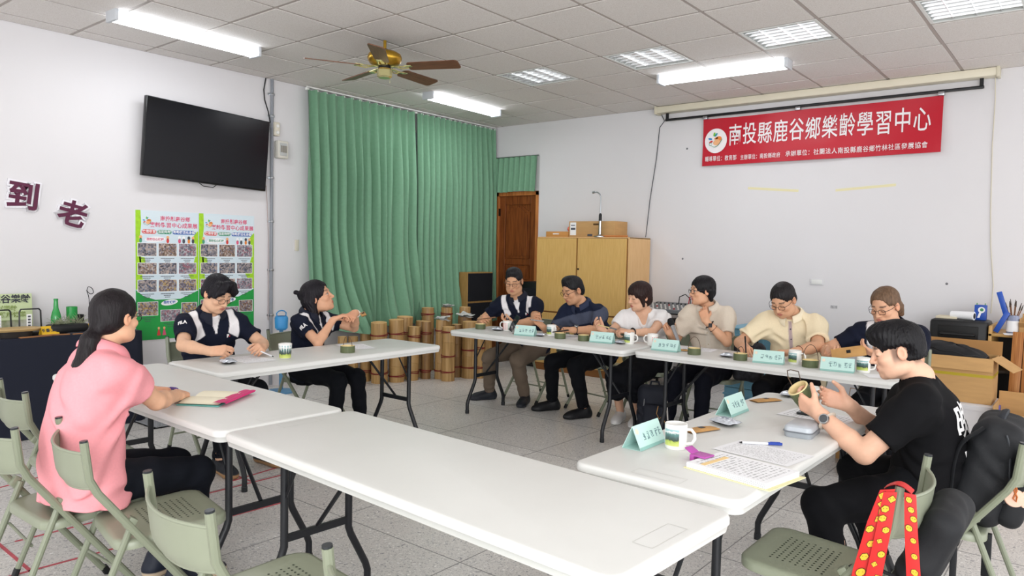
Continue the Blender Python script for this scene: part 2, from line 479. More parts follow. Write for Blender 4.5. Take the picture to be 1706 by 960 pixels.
# ------------------------------------------------------------------ folding chairs
CH = M('chair_green', '8e9480', 0.33, spec=0.5, var=0.04, vs_=5)
CHT = M('chair_tube', '848a76', 0.3, spec=0.5)
HOLE = M('hole_dark', '3f463b', 0.7)
CAPM = M('chair_end_cap', '3a3d40', 0.3, 0.6)
def make_chair(label):
    t = thing('folding_chair', label, 'chair', group='grey-green steel folding chairs')
    w = 0.215
    # seat: a pressed steel pan with a turned-down rim
    b = MB()
    def ring(ins, z, yo=0): return [(x, y+0.015+yo, z+0.012*(y/0.2)) for x, y in rrect(0.40-2*ins, 0.39-2*ins, max(0.07-ins, 0.012), 6)]
    loft(b, [ring(0.010, 0.415), ring(0.0, 0.415), ring(0.0, 0.438), ring(0.006, 0.446), ring(0.02, 0.449), ring(0.05, 0.446)])
    seat = b.obj('seat', CH, t, 50)
    h = MB()
    for i in range(12):
        for j in range(9):
            x, y = -0.11+0.02*i+(0.01 if j % 2 else 0), -0.06+0.021*j
            if abs(x) > 0.115: continue
            z = 0.4466+0.012*(y/0.2)
            h._add([(x+0.0042*math.cos(2*PI*k/6), y+0.015+0.0042*math.sin(2*PI*k/6), z+0.0008) for k in range(6)], [tuple(range(6))])
    ho = h.obj('perforation', HOLE, seat, 0)
    def up(z):      # side rail: y as a function of z
        return -0.262+max(0.0, 0.66-z)*0.735 if z < 0.66 else -0.262-(z-0.66)*0.12
    for s in (-1, 1):
        zs = [0.81, 0.74, 0.68, 0.63, 0.55, 0.40, 0.2, 0.03]
        f = MB().tube([(s*w, up(z), z) for z in zs], 0.0135, 10, sy=1.0)
        lg = f.obj('front_leg', CHT, t)
        MB().tube([(s*w, up(0.028), 0.035), (s*w, up(0.0), 0.0)], 0.0155, 10).obj('foot_cap', BLACK, lg)
        MB().tube([(s*w, up(0.805), 0.805), (s*w, up(0.816), 0.816)], 0.0125, 10).obj('end_plug', CAPM, lg)
        y0 = up(0.50)
        rl = MB().tube([(s*(w-0.03), y0+0.02, 0.505), (s*(w-0.03), y0-0.005, 0.44), (s*(w-0.03), -0.31, 0.03)], 0.012, 10).obj('rear_leg', CHT, t)
        MB().tube([(s*(w-0.03), -0.309, 0.035), (s*(w-0.03), -0.322, 0.0)], 0.014, 10).obj('foot_cap', BLACK, rl)
        br = MB().at((s*(w-0.012), y0+0.005, 0.505), (R(-36), 0, 0)).box((0, 0, 0), (0.034, 0.030, 0.042), 0.005)
        br.obj('bracket', CHT, t)
    # backrest: a curved steel panel between the rails, rolled at both edges
    def bp(u, v):
        a = (u-0.5)*2; z = 0.652+0.118*v-0.024*(1-a*a)*(1-v)-0.006*(1-a*a)*v
        return (a*w, up(z)-0.055*(1-a*a), z)
    bk = MB().grid(bp, 16, 6); bk.grid(lambda u, v: (bp(u, v)[0], bp(u, v)[1]-0.004, bp(u, v)[2]), 16, 6, True)
    for v in (0, 1): bk.tube([bp(k/16, v) for k in range(17)], 0.0055, 8)
    bo = bk.obj('backrest', CH, t, 50)
    MB().tube([(-w+0.03, -0.255, 0.12), (w-0.03, -0.255, 0.12)], 0.007, 8).obj('crossbar', CHT, t); MB().tube([(-w, up(0.16), 0.16), (w, up(0.16), 0.16)], 0.007, 8).obj('crossbar', CHT, t)
    return t
ch0 = make_chair('empty folding chair furthest left in the front row, beside the black-clothed table')
ch0.location = (2.93, -6.40, 0); ch0.rotation_euler = (0, 0, R(-4))
def chair(x, y, deg, label): return copy_tree(ch0, (x, y, 0), R(deg), label)
chair(3.57, -6.665, 2, 'folding chair on which the woman in the pink polo shirt sits')
chair(3.985, -6.535, -10, 'empty folding chair just to the right of the woman in pink')
chair(4.86, -6.60, -6, 'empty folding chair whose scuffed back panel is in front of the nearest table legs')
chair(5.67, -6.58, -5, 'folding chair cut off by the bottom edge of the photo, only a back corner showing')
chair(6.02, -5.255, 90, 'folding chair with the red patterned ribbon hung over its back, lower right')
chair(6.25, -4.405, 91, 'folding chair carrying the big black backpack and the man in black')
chair(1.90, -5.13, -90, 'folding chair under the bespectacled young man with the white shoulder panels')
chair(1.86, -4.28, -72, 'folding chair under the woman who looks back over her shoulder')
chair(2.36, -2.02, 176, 'folding chair under the man at the door end of the back row')
chair(3.10, -2.00, 168, 'folding chair under the man in the striped navy and grey polo')
chair(3.68, -2.02, 180, 'folding chair under the woman in the white blouse')
chair(4.22, -1.98, 184, 'folding chair under the woman holding the microphone')
chair(4.86, -1.98, 178, 'folding chair under the man in the cream shirt')
chair(5.56, -2.02, 182, 'folding chair under the man with swept-back hair, beside the big cardboard box')

# ------------------------------------------------------------------ curtains
GREEN = M('curtain_green', '78a285', 0.85, spec=0.15, var=0.04, vs_=30, sheen=0.2, bump=0.05, bs=400)
WHITEC = M('curtain_tape_white', 'f1f2ee', 0.8)
RAIL = M('curtain_rail', 'e3e3e0', 0.4)
def curtain(name, label, y0, y1, n, seed, shape):
    rnd = random.Random(seed)
    ph = [rnd.uniform(-0.5, 0.5) for _ in range(n+2)]; am = [rnd.uniform(0.55, 1.5) for _ in range(n+2)]
    def fn(u, v):
        # u along the rail, v from the top down
        y = y0+(y1-y0)*u; q = u*n; i = int(min(q, n-1e-6)); fr = q-i
        th = 2*PI*(q+0.45*min(1, v*2)*(ph[i]*(1-fr)+ph[i+1]*fr)); pleat = 0.85*math.cos(th)+0.30*math.cos(2*th+1.1+ph[i])
        a = am[i]*(1-fr)+am[i+1]*fr
        sharp = 1 if v < 0.06 else 1
        amp = 0.022+0.042*min(1, v*3)*a
        x = 0.10+amp*pleat+0.012*math.sin(q*1.7+3*v)*v
        ztop = 3.125+0.012*abs(math.cos(PI*q)); 
        dx, dy, zb = shape(u, v)
        z = ztop+(zb-ztop)*v
        return (x+dx, y+dy+0.02*math.sin(2*PI*q*1.0+1.3)*min(1, v*2), z)
    t = thing(name, label, 'curtain', (0, 0, 0), 0, 'green pleated curtains')
    b = MB().grid(fn, n*9, 46); b.grid(lambda u, v: (fn(u, v)[0]-0.004, fn(u, v)[1], fn(u, v)[2]), n*9, 46, True)
    b.obj('fabric', GREEN, t, 180, fixn=False)
    hd = MB()
    for k in range(n+1):
        u = k/n
        p = fn(min(u, 0.999), 0.0)
        hd.box((p[0]-0.02, p[1], 3.13), (0.03, 0.035, 0.022), 0.004)
    hd.obj('heading_tape', WHITEC, t, 0)
    for k in range(n):     # stitched pinch at each pleat
        pass
    return t
def shA(u, v):
    zb = 0.62-0.10*math.sin(PI*u*1.2) if u < 0.75 else 0.55
    k = max(0.0, (v-0.55)/0.45)
    bul = 0.30*k**1.6*(0.75+0.35*math.sin(5*u+0.5))+0.10*k**2*math.sin(13*u+4*k)
    return bul*min(1, 0.25+u*3), 0.06*k*k*math.sin(7*u)*min(1, u*4), zb
def shB(u, v):
    k = max(0.0, (v-0.6)/0.4)
    return 0.16*k**1.8*(1.2-0.9*u), -0.10*k*k*(1-u), 0.50
curtain('curtain', 'long green pleated curtain beside the grey conduit, rumpled over the bamboo sections', -3.12, -1.585, 13, 3, shA)
curtain('curtain', 'long green pleated curtain in the corner, reaching the wooden door', -1.545, -0.06, 15, 5, shB)
struct(MB().b2((0.085, -3.12, 3.148), (0.105, -0.05, 3.164)).obj('trim_1', RAIL, None, 0))
# the aluminium window behind the curtains, seen through the slit between them
win = struct(thing('window_1', '', '')); del win['label']; del win['category']
ALU = M('window_aluminium', 'd4d3d0', 0.4, 0.3)
for y in (-2.85, -1.58, -0.30): MB().b2((0.004, y-0.045, 0.95), (0.05, y+0.045, 2.95), 0.003).obj('mullion', ALU, win)
for z in (0.95, 2.90): MB().b2((0.004, -2.85, z), (0.05, -0.30, z+0.06), 0.003).obj('rail', ALU, win)
for a, b_ in ((-2.80, -1.63), (-1.53, -0.35)): MB().b2((0.004, a, 1.0), (0.012, b_, 2.90)).obj('pane', M('window_glass', 'c9d6dc', 0.08, spec=0.6), win, 0)
# short valance over the door
def valf(u, v):
    q = u*9
    return (0.02+0.83*u, -0.055-(0.014+0.012*v)*math.cos(2*PI*q)-0.02*v, 2.735-0.465*v+0.006*math.sin(9*u+2)*v)
v = thing('valance', 'short green pleated valance above the brown wooden door', 'curtain')
MB().grid(valf, 81, 10).grid(lambda u, v_: (valf(u, v_)[0], valf(u, v_)[1]+0.004, valf(u, v_)[2]), 81, 10, True).obj('fabric', GREEN, v, 180, fixn=False)
MB().tube([(0.0, -0.04, 2.74), (0.86, -0.04, 2.74)], 0.009, 8).obj('rod', STEEL, v)

# ------------------------------------------------------------------ the panelled door
WOODD = ramp_mat('door_wood', [(0.3, '5e2f16'), (0.5, '7d4420'), (0.7, '8e5128')], 0.3, scale=5, stretch=(9, 9, 0.7), spec=0.45)
WOODF = ramp_mat('door_frame_lit_wood', [(0.3, 'a4602f'), (0.6, 'c98249')], 0.3, scale=5, stretch=(9, 9, 0.7))  # bright orange: outside light on the frame is painted into its wood colour
dr = struct(thing('door_1', '', '')); del dr['label']; del dr['category']; dr.location = (0.0, 0.02, 0)
fr = MB(); fr.b2((0.03, -0.03, 0), (0.155, 0.15, 2.27)); fr.b2((0.80, -0.03, 0), (0.845, 0.15, 2.27)); fr.b2((0.03, -0.03, 2.22), (0.845, 0.15, 2.275))
fr.obj('door_frame', WOODF, dr, 0)
lf = MB(); x0, x1 = 0.157, 0.798
lf.b2((x0, 0.02, 0.01), (x1, 0.05, 2.22)); 
for a, b_ in ((x0, x0+0.10), (x1-0.10, x1)): lf.b2((a, 0.0, 0.01), (b_, 0.03, 2.22), 0.004)
for a, b_ in ((0.01, 0.20), (0.56, 0.66), (0.98, 1.08), (1.28, 1.36), (2.10, 2.22)): lf.b2((x0+0.1, 0.0, a), (x1-0.1, 0.03, b_), 0.004)
leaf = lf.obj('door_leaf', WOODD, dr, 0)
def dpanel(z0, z1, arch):
    xa, xb = x0+0.115, x1-0.115; cx = (xa+xb)/2; w = xb-xa
    def top(s): return (z1-0.10+0.10*math.sin(PI*min(max(s, 0), 1))**1.5) if arch else z1
    for ins, y0_, y1_ in ((0.0, 0.004, 0.03), (0.035, -0.004, 0.03)):
        poly = [(xa+ins, z0+ins), (xb-ins, z0+ins)]
        for k in range(13):
            s = 1-k/12; poly.append((xa+ins+(w-2*ins)*s, top(s)-ins))
        MB().prism(poly, y0_, y1_, 1).obj('door_panel', WOODD, dr, 30)
dpanel(1.37, 2.10, True); dpanel(1.09, 1.27, False); dpanel(0.67, 0.97, False); dpanel(0.21, 0.55, False)
MB().box((0.165, -0.015, 2.0), (0.02, 0.02, 0.10)).box((0.165, -0.015, 0.3), (0.02, 0.02, 0.10)).obj('hinge', M('hinge_dark', '3a2a20', 0.4, 0.7), dr, 0)

# ------------------------------------------------------------------ cupboard with four doors
CUP = ramp_mat('cupboard_laminate', [(0.3, 'd2a860'), (0.5, 'd9b069'), (0.7, 'dfb973')], 0.45, scale=7, stretch=(14, 14, 0.8))
CUPS = ramp_mat('cupboard_side', [(0.3, 'd9ad76'), (0.7, 'e4bb86')], 0.45, scale=7, stretch=(14, 14, 0.8))
CUPE = M('cupboard_edge', '8a5a2c', 0.5)
cb = thing('cupboard', 'tall yellow laminate cupboard with four doors against the back wall', 'cupboard', (0, 0, 0))
X0, X1, XE = 1.225, 2.50, 2.515
YF, YB = -0.52, -0.03
MB().b2((X0, YF+0.02, 0.0), (XE, YB, 1.645)).obj('carcass', CUPE, cb, 0)
MB().b2((XE, YF+0.005, 0.0), (XE+0.018, YB, 1.648)).obj('side_panel', CUPS, cb, 0)
MB().b2((X0-0.002, YF+0.01, 1.640), (XE+0.018, YB, 1.652)).obj('top_panel', CUPS, cb, 0)
for (a, b_, z0, z1) in ((X0, 1.815, 0.74, 1.635), (1.83, X1, 0.74, 1.635), (X0, 1.815, 0.09, 0.72), (1.83, X1, 0.09, 0.72)):
    d = MB().b2((a+0.003, YF-0.002, z0), (b_-0.003, YF+0.02, z1), 0.002).obj('door', CUP, cb, 0)
    if z0 > 0.7 and a > 1.5: MB().at((a+0.025, YF-0.012, 1.27), (R(90), 0, 0)).lathe([(0.0, 0.01), (0.009, 0.01), (0.011, 0.0), (0.0, 0.0)], 12).obj('knob', BLACK, d)
MB().b2((X0, YF+0.01, 0.0), (XE, YF+0.03, 0.085)).obj('plinth', CUPE, cb, 0)

# ------------------------------------------------------------------ cabinet with dark cloth panels in the corner
WOODC = ramp_mat('speaker_wood', [(0.3, '9c7a45'), (0.7, 'b28e55')], 0.5, scale=6, stretch=(10, 10, 0.8))
GRILLE = M('grille_cloth', '12151c', 0.9, bump=0.2, bs=500)
sp = thing('speaker_cabinet', 'wooden cabinet with two black panels in front of the corner curtain', 'cabinet', (0, 0, 0))
sx0, sx1, sy0, sy1 = 0.17, 0.33, -0.80, -0.30
MB().b2((sx0, sy0, 0), (sx1-0.01, sy1, 1.18), 0.004).obj('body', WOODC, sp, 0)
for z0, z1 in ((0.80, 1.165), (0.42, 0.775), (0.05, 0.39)):
    MB().b2((sx1-0.014, sy0+0.012, z0), (sx1+0.004, sy1-0.012, z1), 0.004).obj('front_panel', GRILLE, sp, 0)

# ------------------------------------------------------------------ bamboo sections
BAM = ramp_mat('bamboo', [(0.25, '8f6d42'), (0.5, 'b18d5a'), (0.75, 'c4a26e')], 0.4, scale=4, stretch=(9, 9, 0.6), spec=0.4)
BAM2 = ramp_mat('bamboo_brown', [(0.25, '745637'), (0.5, '927048'), (0.75, 'a58358')], 0.4, scale=4, stretch=(9, 9, 0.6), spec=0.4)
BAMI = M('bamboo_inside', 'e0c088', 0.7)
BAND = M('red_cord', '7c2a26', 0.7)
NEWS = M('newspaper', 'c9cac8', 0.85, var=0.25, vs_=40)
def bamboo(x, y, r, h, lean, seed, label, bands=(0.2, 0.72), m=BAM, paper=False):
    rnd = random.Random(seed)
    t = thing('bamboo_section', label, 'bamboo', (x, y, 0), 0, 'thick bamboo sections standing in the corner', rot=(rnd.uniform(-.02, .02), math.atan2(lean, h), rnd.uniform(0, 6)))
    nz = [rnd.uniform(0.25, 0.45)*h, rnd.uniform(0.6, 0.85)*h]
    pr = [(r*1.03, 0.0), (r*1.03, 0.01)]
    for z in nz: pr += [(r*0.995, z-0.02), (r*1.03, z-0.006), (r*0.985, z), (r*1.03, z+0.006), (r*0.995, z+0.02)]
    pr += [(r*0.985, h-0.004), (r*0.975, h)]
    MB().lathe(pr, 22).obj('culm', m, t, 30)
    MB().lathe([(r*0.975, h), (r*0.86, h+0.001), (r*0.85, h-0.10), (0.0, h-0.10)], 22).obj('cut_end', BAMI, t, 30)
    for f in bands:
        z = f*h; b = MB()
        for k in range(3):
            b.tube([((r*1.02+0.003)*math.cos(a), (r*1.02+0.003)*math.sin(a), z+0.008*(k-1)+0.006*math.sin(a+k*2+seed)) for a in [2*PI*j/20 for j in range(20)]], 0.0045, 6, closed=True)
        b.obj('cord', BAND, t)
    if paper:
        b = MB()
        for k in range(3):
            a0 = rnd.uniform(0, 6)
            b.at((0.02*math.cos(a0), 0.02*math.sin(a0), h+0.008+0.012*k), (rnd.uniform(-.15, .15), rnd.uniform(-.15, .15), a0))
            ww = r*rnd.uniform(0.9, 1.25)
            b.grid(lambda u, v: ((u-.5)*2*ww, (v-.5)*1.5*ww, 0.012*math.sin(7*u+k)*math.cos(5*v)), 8, 8)
        b.obj('newspaper', NEWS, t, 180)
    return t
BB = [(0.626, -2.529, .088, .668, .05, 'wide bamboo section leaning at the front left of the pile', (.17, .80), BAM, 0),
 (0.700, -2.350, .082, .690, .02, 'tall bamboo section just right of the leaning one at the front left', (.10, .78), BAM, 0),
 (0.560, -2.130, .092, .700, -.03, 'bamboo section standing behind the two at the front left', (.2, .75), BAM, 0),
 (0.745, -2.160, .067, .600, .02, 'short bamboo section between the tabletop corner and a taller pale one', (.15, .82), BAM, 0),
 (0.645, -1.942, .072, .643, -.02, 'bamboo section in the middle of the pile with one low thick cord', (.13, .72), BAM, 0),
 (0.376, -1.553, .076, .760, 0, 'tall bamboo section at the very back, left of three against the curtain', (.3, .9), BAM, 0),
 (0.790, -1.990, .055, .650, 0, 'slim bamboo section just left of the one capped with newspaper', (.14, .8), BAM2, 0),
 (0.900, -1.860, .070, .670, 0, 'bamboo section capped with folded newspaper at the centre of the pile', (.14, .82), BAM, 1),
 (0.520, -1.380, .069, .765, 0, 'tall bamboo section at the very back, middle of three against the curtain', (.3, .9), BAM, 1),
 (0.650, -1.200, .069, .770, 0, 'tall bamboo section at the very back, right of three beside the wooden cabinet', (.3, .85), BAM, 0),
 (1.055, -1.903, .074, .607, 0, 'foremost bamboo section right of the newspaper cap, cords at top, middle and bottom', (.17, .46, .91), BAM, 0),
 (0.950, -1.660, .062, .610, 0, 'bamboo section half hidden behind the foremost one', (.2, .8), BAM2, 0),
 (1.090, -1.590, .086, .650, 0, 'wide bamboo section next to the corner of the back row table', (.19, .50), BAM, 0),
 (0.830, -1.400, .082, .680, 0, 'bamboo section topped with crumpled newspaper in front of the wooden cabinet', (.2, .8), BAM2, 1),
 (1.120, -1.330, .070, .709, 0, 'bamboo section behind the far table corner, beside the seated man', (.2, .7), BAM, 0),
 (1.200, -1.520, .045, .500, 0, 'thin short bamboo section just behind the far table leg', (.25, .7), BAM, 0),
 (0.440, -2.577, .059, .581, 0, 'bamboo section with a greenish rim at the left of the pile', (.2,), BAM, 0),
 (0.360, -2.400, .060, .600, 0, 'dark brown bamboo section under the hem of the curtain', (.2,), BAM2, 0),
 (0.420, -2.730, .055, .503, 0, 'short bamboo section at the left end of the pile, seen under the table', (.5,), BAM, 0),
 (0.400, -2.860, .050, .511, 0, 'leftmost short bamboo section of the pile, behind the woman looking up', (.5,), BAM, 0)]
for i, (x, y, r, h, l, lab, bd, m, pp) in enumerate(BB): bamboo(x, y, r, h, l, i+1, lab, bd, m, pp)
# string and paper lying over the rear of the pile under the curtain hem
gs = MB().tube([(0.44+0.064*math.cos(a), -2.577+0.064*math.sin(a), 0.572+0.004*math.sin(3*a)) for a in [2*PI*k/18 for k in range(18)]], 0.005, 6, closed=True)
tag(gs.obj('green_string', M('green_string', '63b44a', 0.7), None), 'bright green string tied round the rim of a bamboo section', 'string')

# ------------------------------------------------------------------ ceiling fan
BRASS = M('brass', 'c9a03c', 0.28, 0.9, var=0.12, vs_=60)
BRASS2 = M('pale_brass', 'd9d29a', 0.25, 0.85)
BLADE = ramp_mat('fan_blade_wood', [(0.3, '5d3d2c'), (0.6, '79513b')], 0.4, scale=6, stretch=(1.5, 14, 14))
fx, fy = 2.05, -3.75
fan = thing('ceiling_fan', 'brass ceiling fan with five brown blades hanging before the green curtains', 'fan', (fx, fy, 2.985), 0)
MB().tube([(0, 0, 0.10), (0, 0, 0.187)], 0.013, 12).obj('down_rod', BRASS, fan)
MB().lathe([(0.03, .115), (.03, .10), (.024, .095)], 16).obj('coupling', BLACK, fan)
MB().lathe([(0.0, .10), (.05, .10), (.10, .092), (.132, .072), (.142, .045), (.135, .02), (.12, 0.0), (.08, -.018), (0.0, -.02)], 40).obj('motor_housing', BRASS, fan, 60)
MB().lathe([(0.0, -.02), (.05, -.02), (.05, -.04), (0, -.04)], 24).obj('motor_collar', BLACK, fan)
MB().lathe([(0.0, -.04), (.055, -.042), (.062, -.055), (.062, -.105), (.05, -.118), (0, -.12)], 8).obj('switch_housing', BRASS2, fan, 20)
for k in range(5):
    a = R(25+72*k)
    e = MB().at((0, 0, -0.02), (0, 0, a))
    e.box((0.13, 0, -0.01), (0.14, 0.03, 0.006), 0.002); e.tube([(0.08, -0.012, -0.005), (0.15, -0.035, -0.02), (0.23, -0.03, -0.012)], 0.005, 6); e.tube([(0.08, 0.012, -0.005), (0.15, 0.035, -0.02), (0.23, 0.03, -0.012)], 0.005, 6); e.box((0.215, 0, -0.013), (0.06, 0.085, 0.005), 0.002)
    ir = e.obj('blade_iron', BRASS2, fan)
    b = MB().at((0, 0, -0.03), (R(-13), 0, 0))
    pts = rrect(0.44, 0.13, 0.03)
    b.prism([(0.425+x, y*(0.92+0.25*(x+0.22))) for x, y in pts], -0.004, 0.004)
    b.T = Matrix.Identity(4)
    bl = b.obj('blade', BLADE, fan, 30); bl.rotation_euler = (0, 0, a)
MB().tube([(0.04, 0.02, -0.11), (0.045, 0.02, -0.16)], 0.0015, 5).obj('pull_chain', BRASS2, fan)
# ------------------------------------------------------------------ things on the walls
LEFT = (R(90), 0, R(90)); BACK = (R(90), 0, 0)
# television
TVB = M('tv_bezel', '0b0c0f', 0.3); TVS = M('tv_screen', '0a0c12', 0.16, spec=0.35)
tv = thing('television', 'big black flat television on the left wall above the two posters', 'television', (0.10, -4.205, 2.392), 0, rot=(R(-2.2), R(3), R(1.5)))
b = MB(); b.box((0, 0, 0), (0.045, 1.245, 0.70), 0.006); b.box((-0.035, 0, -0.05), (0.04, 0.9, 0.45), 0.01)
b.obj('casing', TVB, tv)
MB().b2((0.0215, -0.612, -0.335), (0.0245, 0.612, 0.343)).obj('screen', TVS, tv, 0)
MB().b2((-0.10, -0.2, -0.2), (-0.055, 0.2, 0.2)).b2((-0.07, -0.16, -0.24), (-0.05, 0.16, 0.24)).obj('wall_bracket', BLACK, tv, 0)
MB().tube([(0.0, -0.08, -0.348), (0.01, -0.04, -0.375), (0.01, 0.06, -0.378), (0.0, 0.10, -0.348)], 0.004, 6).obj('cable_loop', BLACK, tv)
# conduit with clips, boxes and loose wires
CON = M('conduit_grey', '8b8f96', 0.45)
t = thing('conduit', 'grey vertical conduit pipe on the left wall right of the television', 'pipe', (0, 0, 0))
MB().tube([(0.018, -3.482, 3.172), (0.018, -3.482, 0.02)], 0.016, 12).obj('pipe', CON, t)
for z in (3.02, 2.80, 2.17, 1.72, 1.22, 0.75):
    MB().box((0.017, -3.482, z), (0.036, 0.038, 0.022), 0.003).box((0.004, -3.482, z), (0.006, 0.08, 0.02)).obj('clip', STEEL, t)
IVORY = M('ivory_plastic', 'd9d2c2', 0.5)
t = thing('junction_box', 'small ivory junction box on the conduit beside the television', 'box', (0, 0, 0))
MB().b2((0.0, -3.475, 2.60), (0.055, -3.41, 2.74), 0.008).obj('housing', IVORY, t)
for z in (2.635, 2.70): MB().at((0.055, -3.44, z), (0, R(90), 0)).lathe([(0.0, .008), (.015, .008), (.018, 0), (.02, -.004)], 14).obj('socket', WHITE_P, t)
t = thing('breaker_box', 'greyish switch box with small breakers on the wall under the junction box', 'box', (0, 0, 0))
MB().b2((0.0, -3.445, 2.375), (0.075, -3.32, 2.555), 0.012).obj('housing', M('box_beige', 'd3d0c6', 0.5), t)
MB().b2((0.07, -3.425, 2.40), (0.079, -3.34, 2.53), 0.004).obj('cover', M('box_clear', 'b7b9b8', 0.25), t)
for i in range(3): MB().b2((0.077, -3.418+0.026*i, 2.435), (0.084, -3.398+0.026*i, 2.505), 0.002).obj('breaker', M('breaker_grey', '8e8a80', 0.5), t)
tag(MB().tube([(0.012, -3.55, 3.172), (0.015, -3.575, 3.05), (0.015, -3.565, 2.95), (0.03, -3.535, 2.84), (0.06, -3.53, 2.72)], 0.006, 8).obj('cable', BLACK), 'black cable hanging from the ceiling to the television', 'cable')
tag(MB().tube([(0.04, -3.56, 2.08), (0.012, -3.53, 1.9), (0.010, -3.515, 1.6), (0.010, -3.512, 0.7)], 0.004, 6).obj('cable', M('wire_pink', 'b9a9a6', 0.5)), 'thin pale wire hanging beside the conduit below the television', 'cable')
t = tag(MB().b2((0, -3.19, 1.42), (0.012, -3.145, 1.54), 0.003).obj('switch_plate', IVORY), 'small ivory switch plate at the left edge of the curtain', 'switch')

# the two cut-out characters
MAROON = M('maroon_card', '5c2340', 0.7); FOAM = M('white_foam', 'eeedf2', 0.7)
def char(txt, y, z, size, tilt, label):
    t = thing('wall_character', label, 'sign', (0.0, y, z), 0, rot=(R(tilt), 0, 0))
    text_obj('backing', txt, size, FOAM, t, (0.008, 0, 0), LEFT, 0.007, 0.020)
    text_obj('character', txt, size, MAROON, t, (0.0165, 0, 0), LEFT, 0.0015, 0.006, label='maroon character')
    return t
char('到', -5.715, 1.81, 0.235, -7, 'maroon cut-out wall character with white border, left and higher one')
char('老', -5.36, 1.685, 0.225, -14, 'maroon cut-out wall character with white border, right and lower one')

# two posters full of small photographs
PBLUE = ramp_mat('poster_blue', [(0.3, 'cfe0ea'), (0.7, 'dbe8ee')], 0.45, scale=3)
PGREEN = M('poster_green', '1f9a44', 0.45, var=0.1, vs_=4); PLIME = M('poster_lime', 'a3d628', 0.45, var=0.12, vs_=30)
PH = [ramp_mat('photo_print_a', [(0.0, '2b2d36'), (0.25, '51525c'), (0.45, '8a8488'), (0.6, 'b9a89e'), (0.8, '4a5a78'), (1.0, 'd2d0d4')], 0.4, 'voronoi', 75),
      ramp_mat('photo_print_b', [(0.0, '33282a'), (0.25, '6e5a4e'), (0.45, 'a88d78'), (0.6, '5c5a70'), (0.8, 'c4b8ae'), (1.0, '8a4a48')], 0.4, 'voronoi', 80),
      ramp_mat('photo_print_c', [(0.0, '303038'), (0.25, '77767f'), (0.45, 'b5b3b8'), (0.6, '9a5a66'), (0.8, '6b6f80'), (1.0, 'd8d6da')], 0.4, 'voronoi', 70),
      ramp_mat('photo_print_d', [(0.0, '262f48'), (0.25, '6a6270'), (0.45, 'a8a2a6'), (0.6, 'b89a58'), (0.8, '57465a'), (1.0, 'd6d4da')], 0.4, 'voronoi', 78)]
PR, PB_, PG_ = M('print_red', 'd8443e', 0.5), M('print_blue', '2d62b5', 0.5), M('print_teal', '4c9a78', 0.5)
PPINK, PWHITE, PORANGE, PFACE = M('print_pink', 'd9577a', 0.5), M('print_white', 'f4f4f6', 0.5), M('print_orange', 'ec8a3c', 0.5), M('print_peach', 'f2b583', 0.5)
PDK = M('print_dark', '4a4e58', 0.6); PSKYL = M('print_petal_blue', '2f86c8', 0.5); PPGR = M('print_petal_green', '7cc03c', 0.5); PTURQ = M('print_petal_teal', '2c9aa8', 0.5)
def ellipse(cx, cy, a, b_, ang, n=16):
    c, s = math.cos(ang), math.sin(ang)
    return [(cx+a*math.cos(2*PI*k/n)*c-b_*math.sin(2*PI*k/n)*s, cy+a*math.cos(2*PI*k/n)*s+b_*math.sin(2*PI*k/n)*c) for k in range(n)]
def emblem(parent, put, s):
    """round emblem of leaves over a green swirl; put(name, polygon, material, lift)"""
    for (ang, d, m) in ((78, .62, PPGR), (50, .70, PTURQ), (18, .50, PORANGE), (168, .62, PSKYL), (205, .52, PR)):
        a = R(ang); cx, cy = -0.22*s+math.cos(a)*d*s*0.55, 0.10*s+math.sin(a)*d*s*0.85
        put('petal', ellipse(cx, cy, .20*s, .095*s, a), m, 2)
    put('round_face', ellipse(.30*s, .16*s, .30*s, .25*s, .3), PORANGE, 2); put('round_face', ellipse(.12*s, -.16*s, .36*s, .28*s, .2), PFACE, 3)
    sw = [(-.50*s+.16*s*math.cos(a), -.30*s+.16*s*math.sin(a)) for a in [R(30+30*k) for k in range(11)]]
    arc = [(-.50*s+1.16*s*k/10, (-.42-.28*math.sin(PI*k/10)+.50*(k/10)**2.2)*s) for k in range(11)]
    put('swirl', sw+[(x*0.72-.14*s, y*0.72-.084*s) for x, y in sw[::-1]], PG_, 3)
    put('swirl', arc+[(x, y+.10*s*(1-k_/12)) for k_, (x, y) in enumerate(arc[::-1])], PG_, 3)
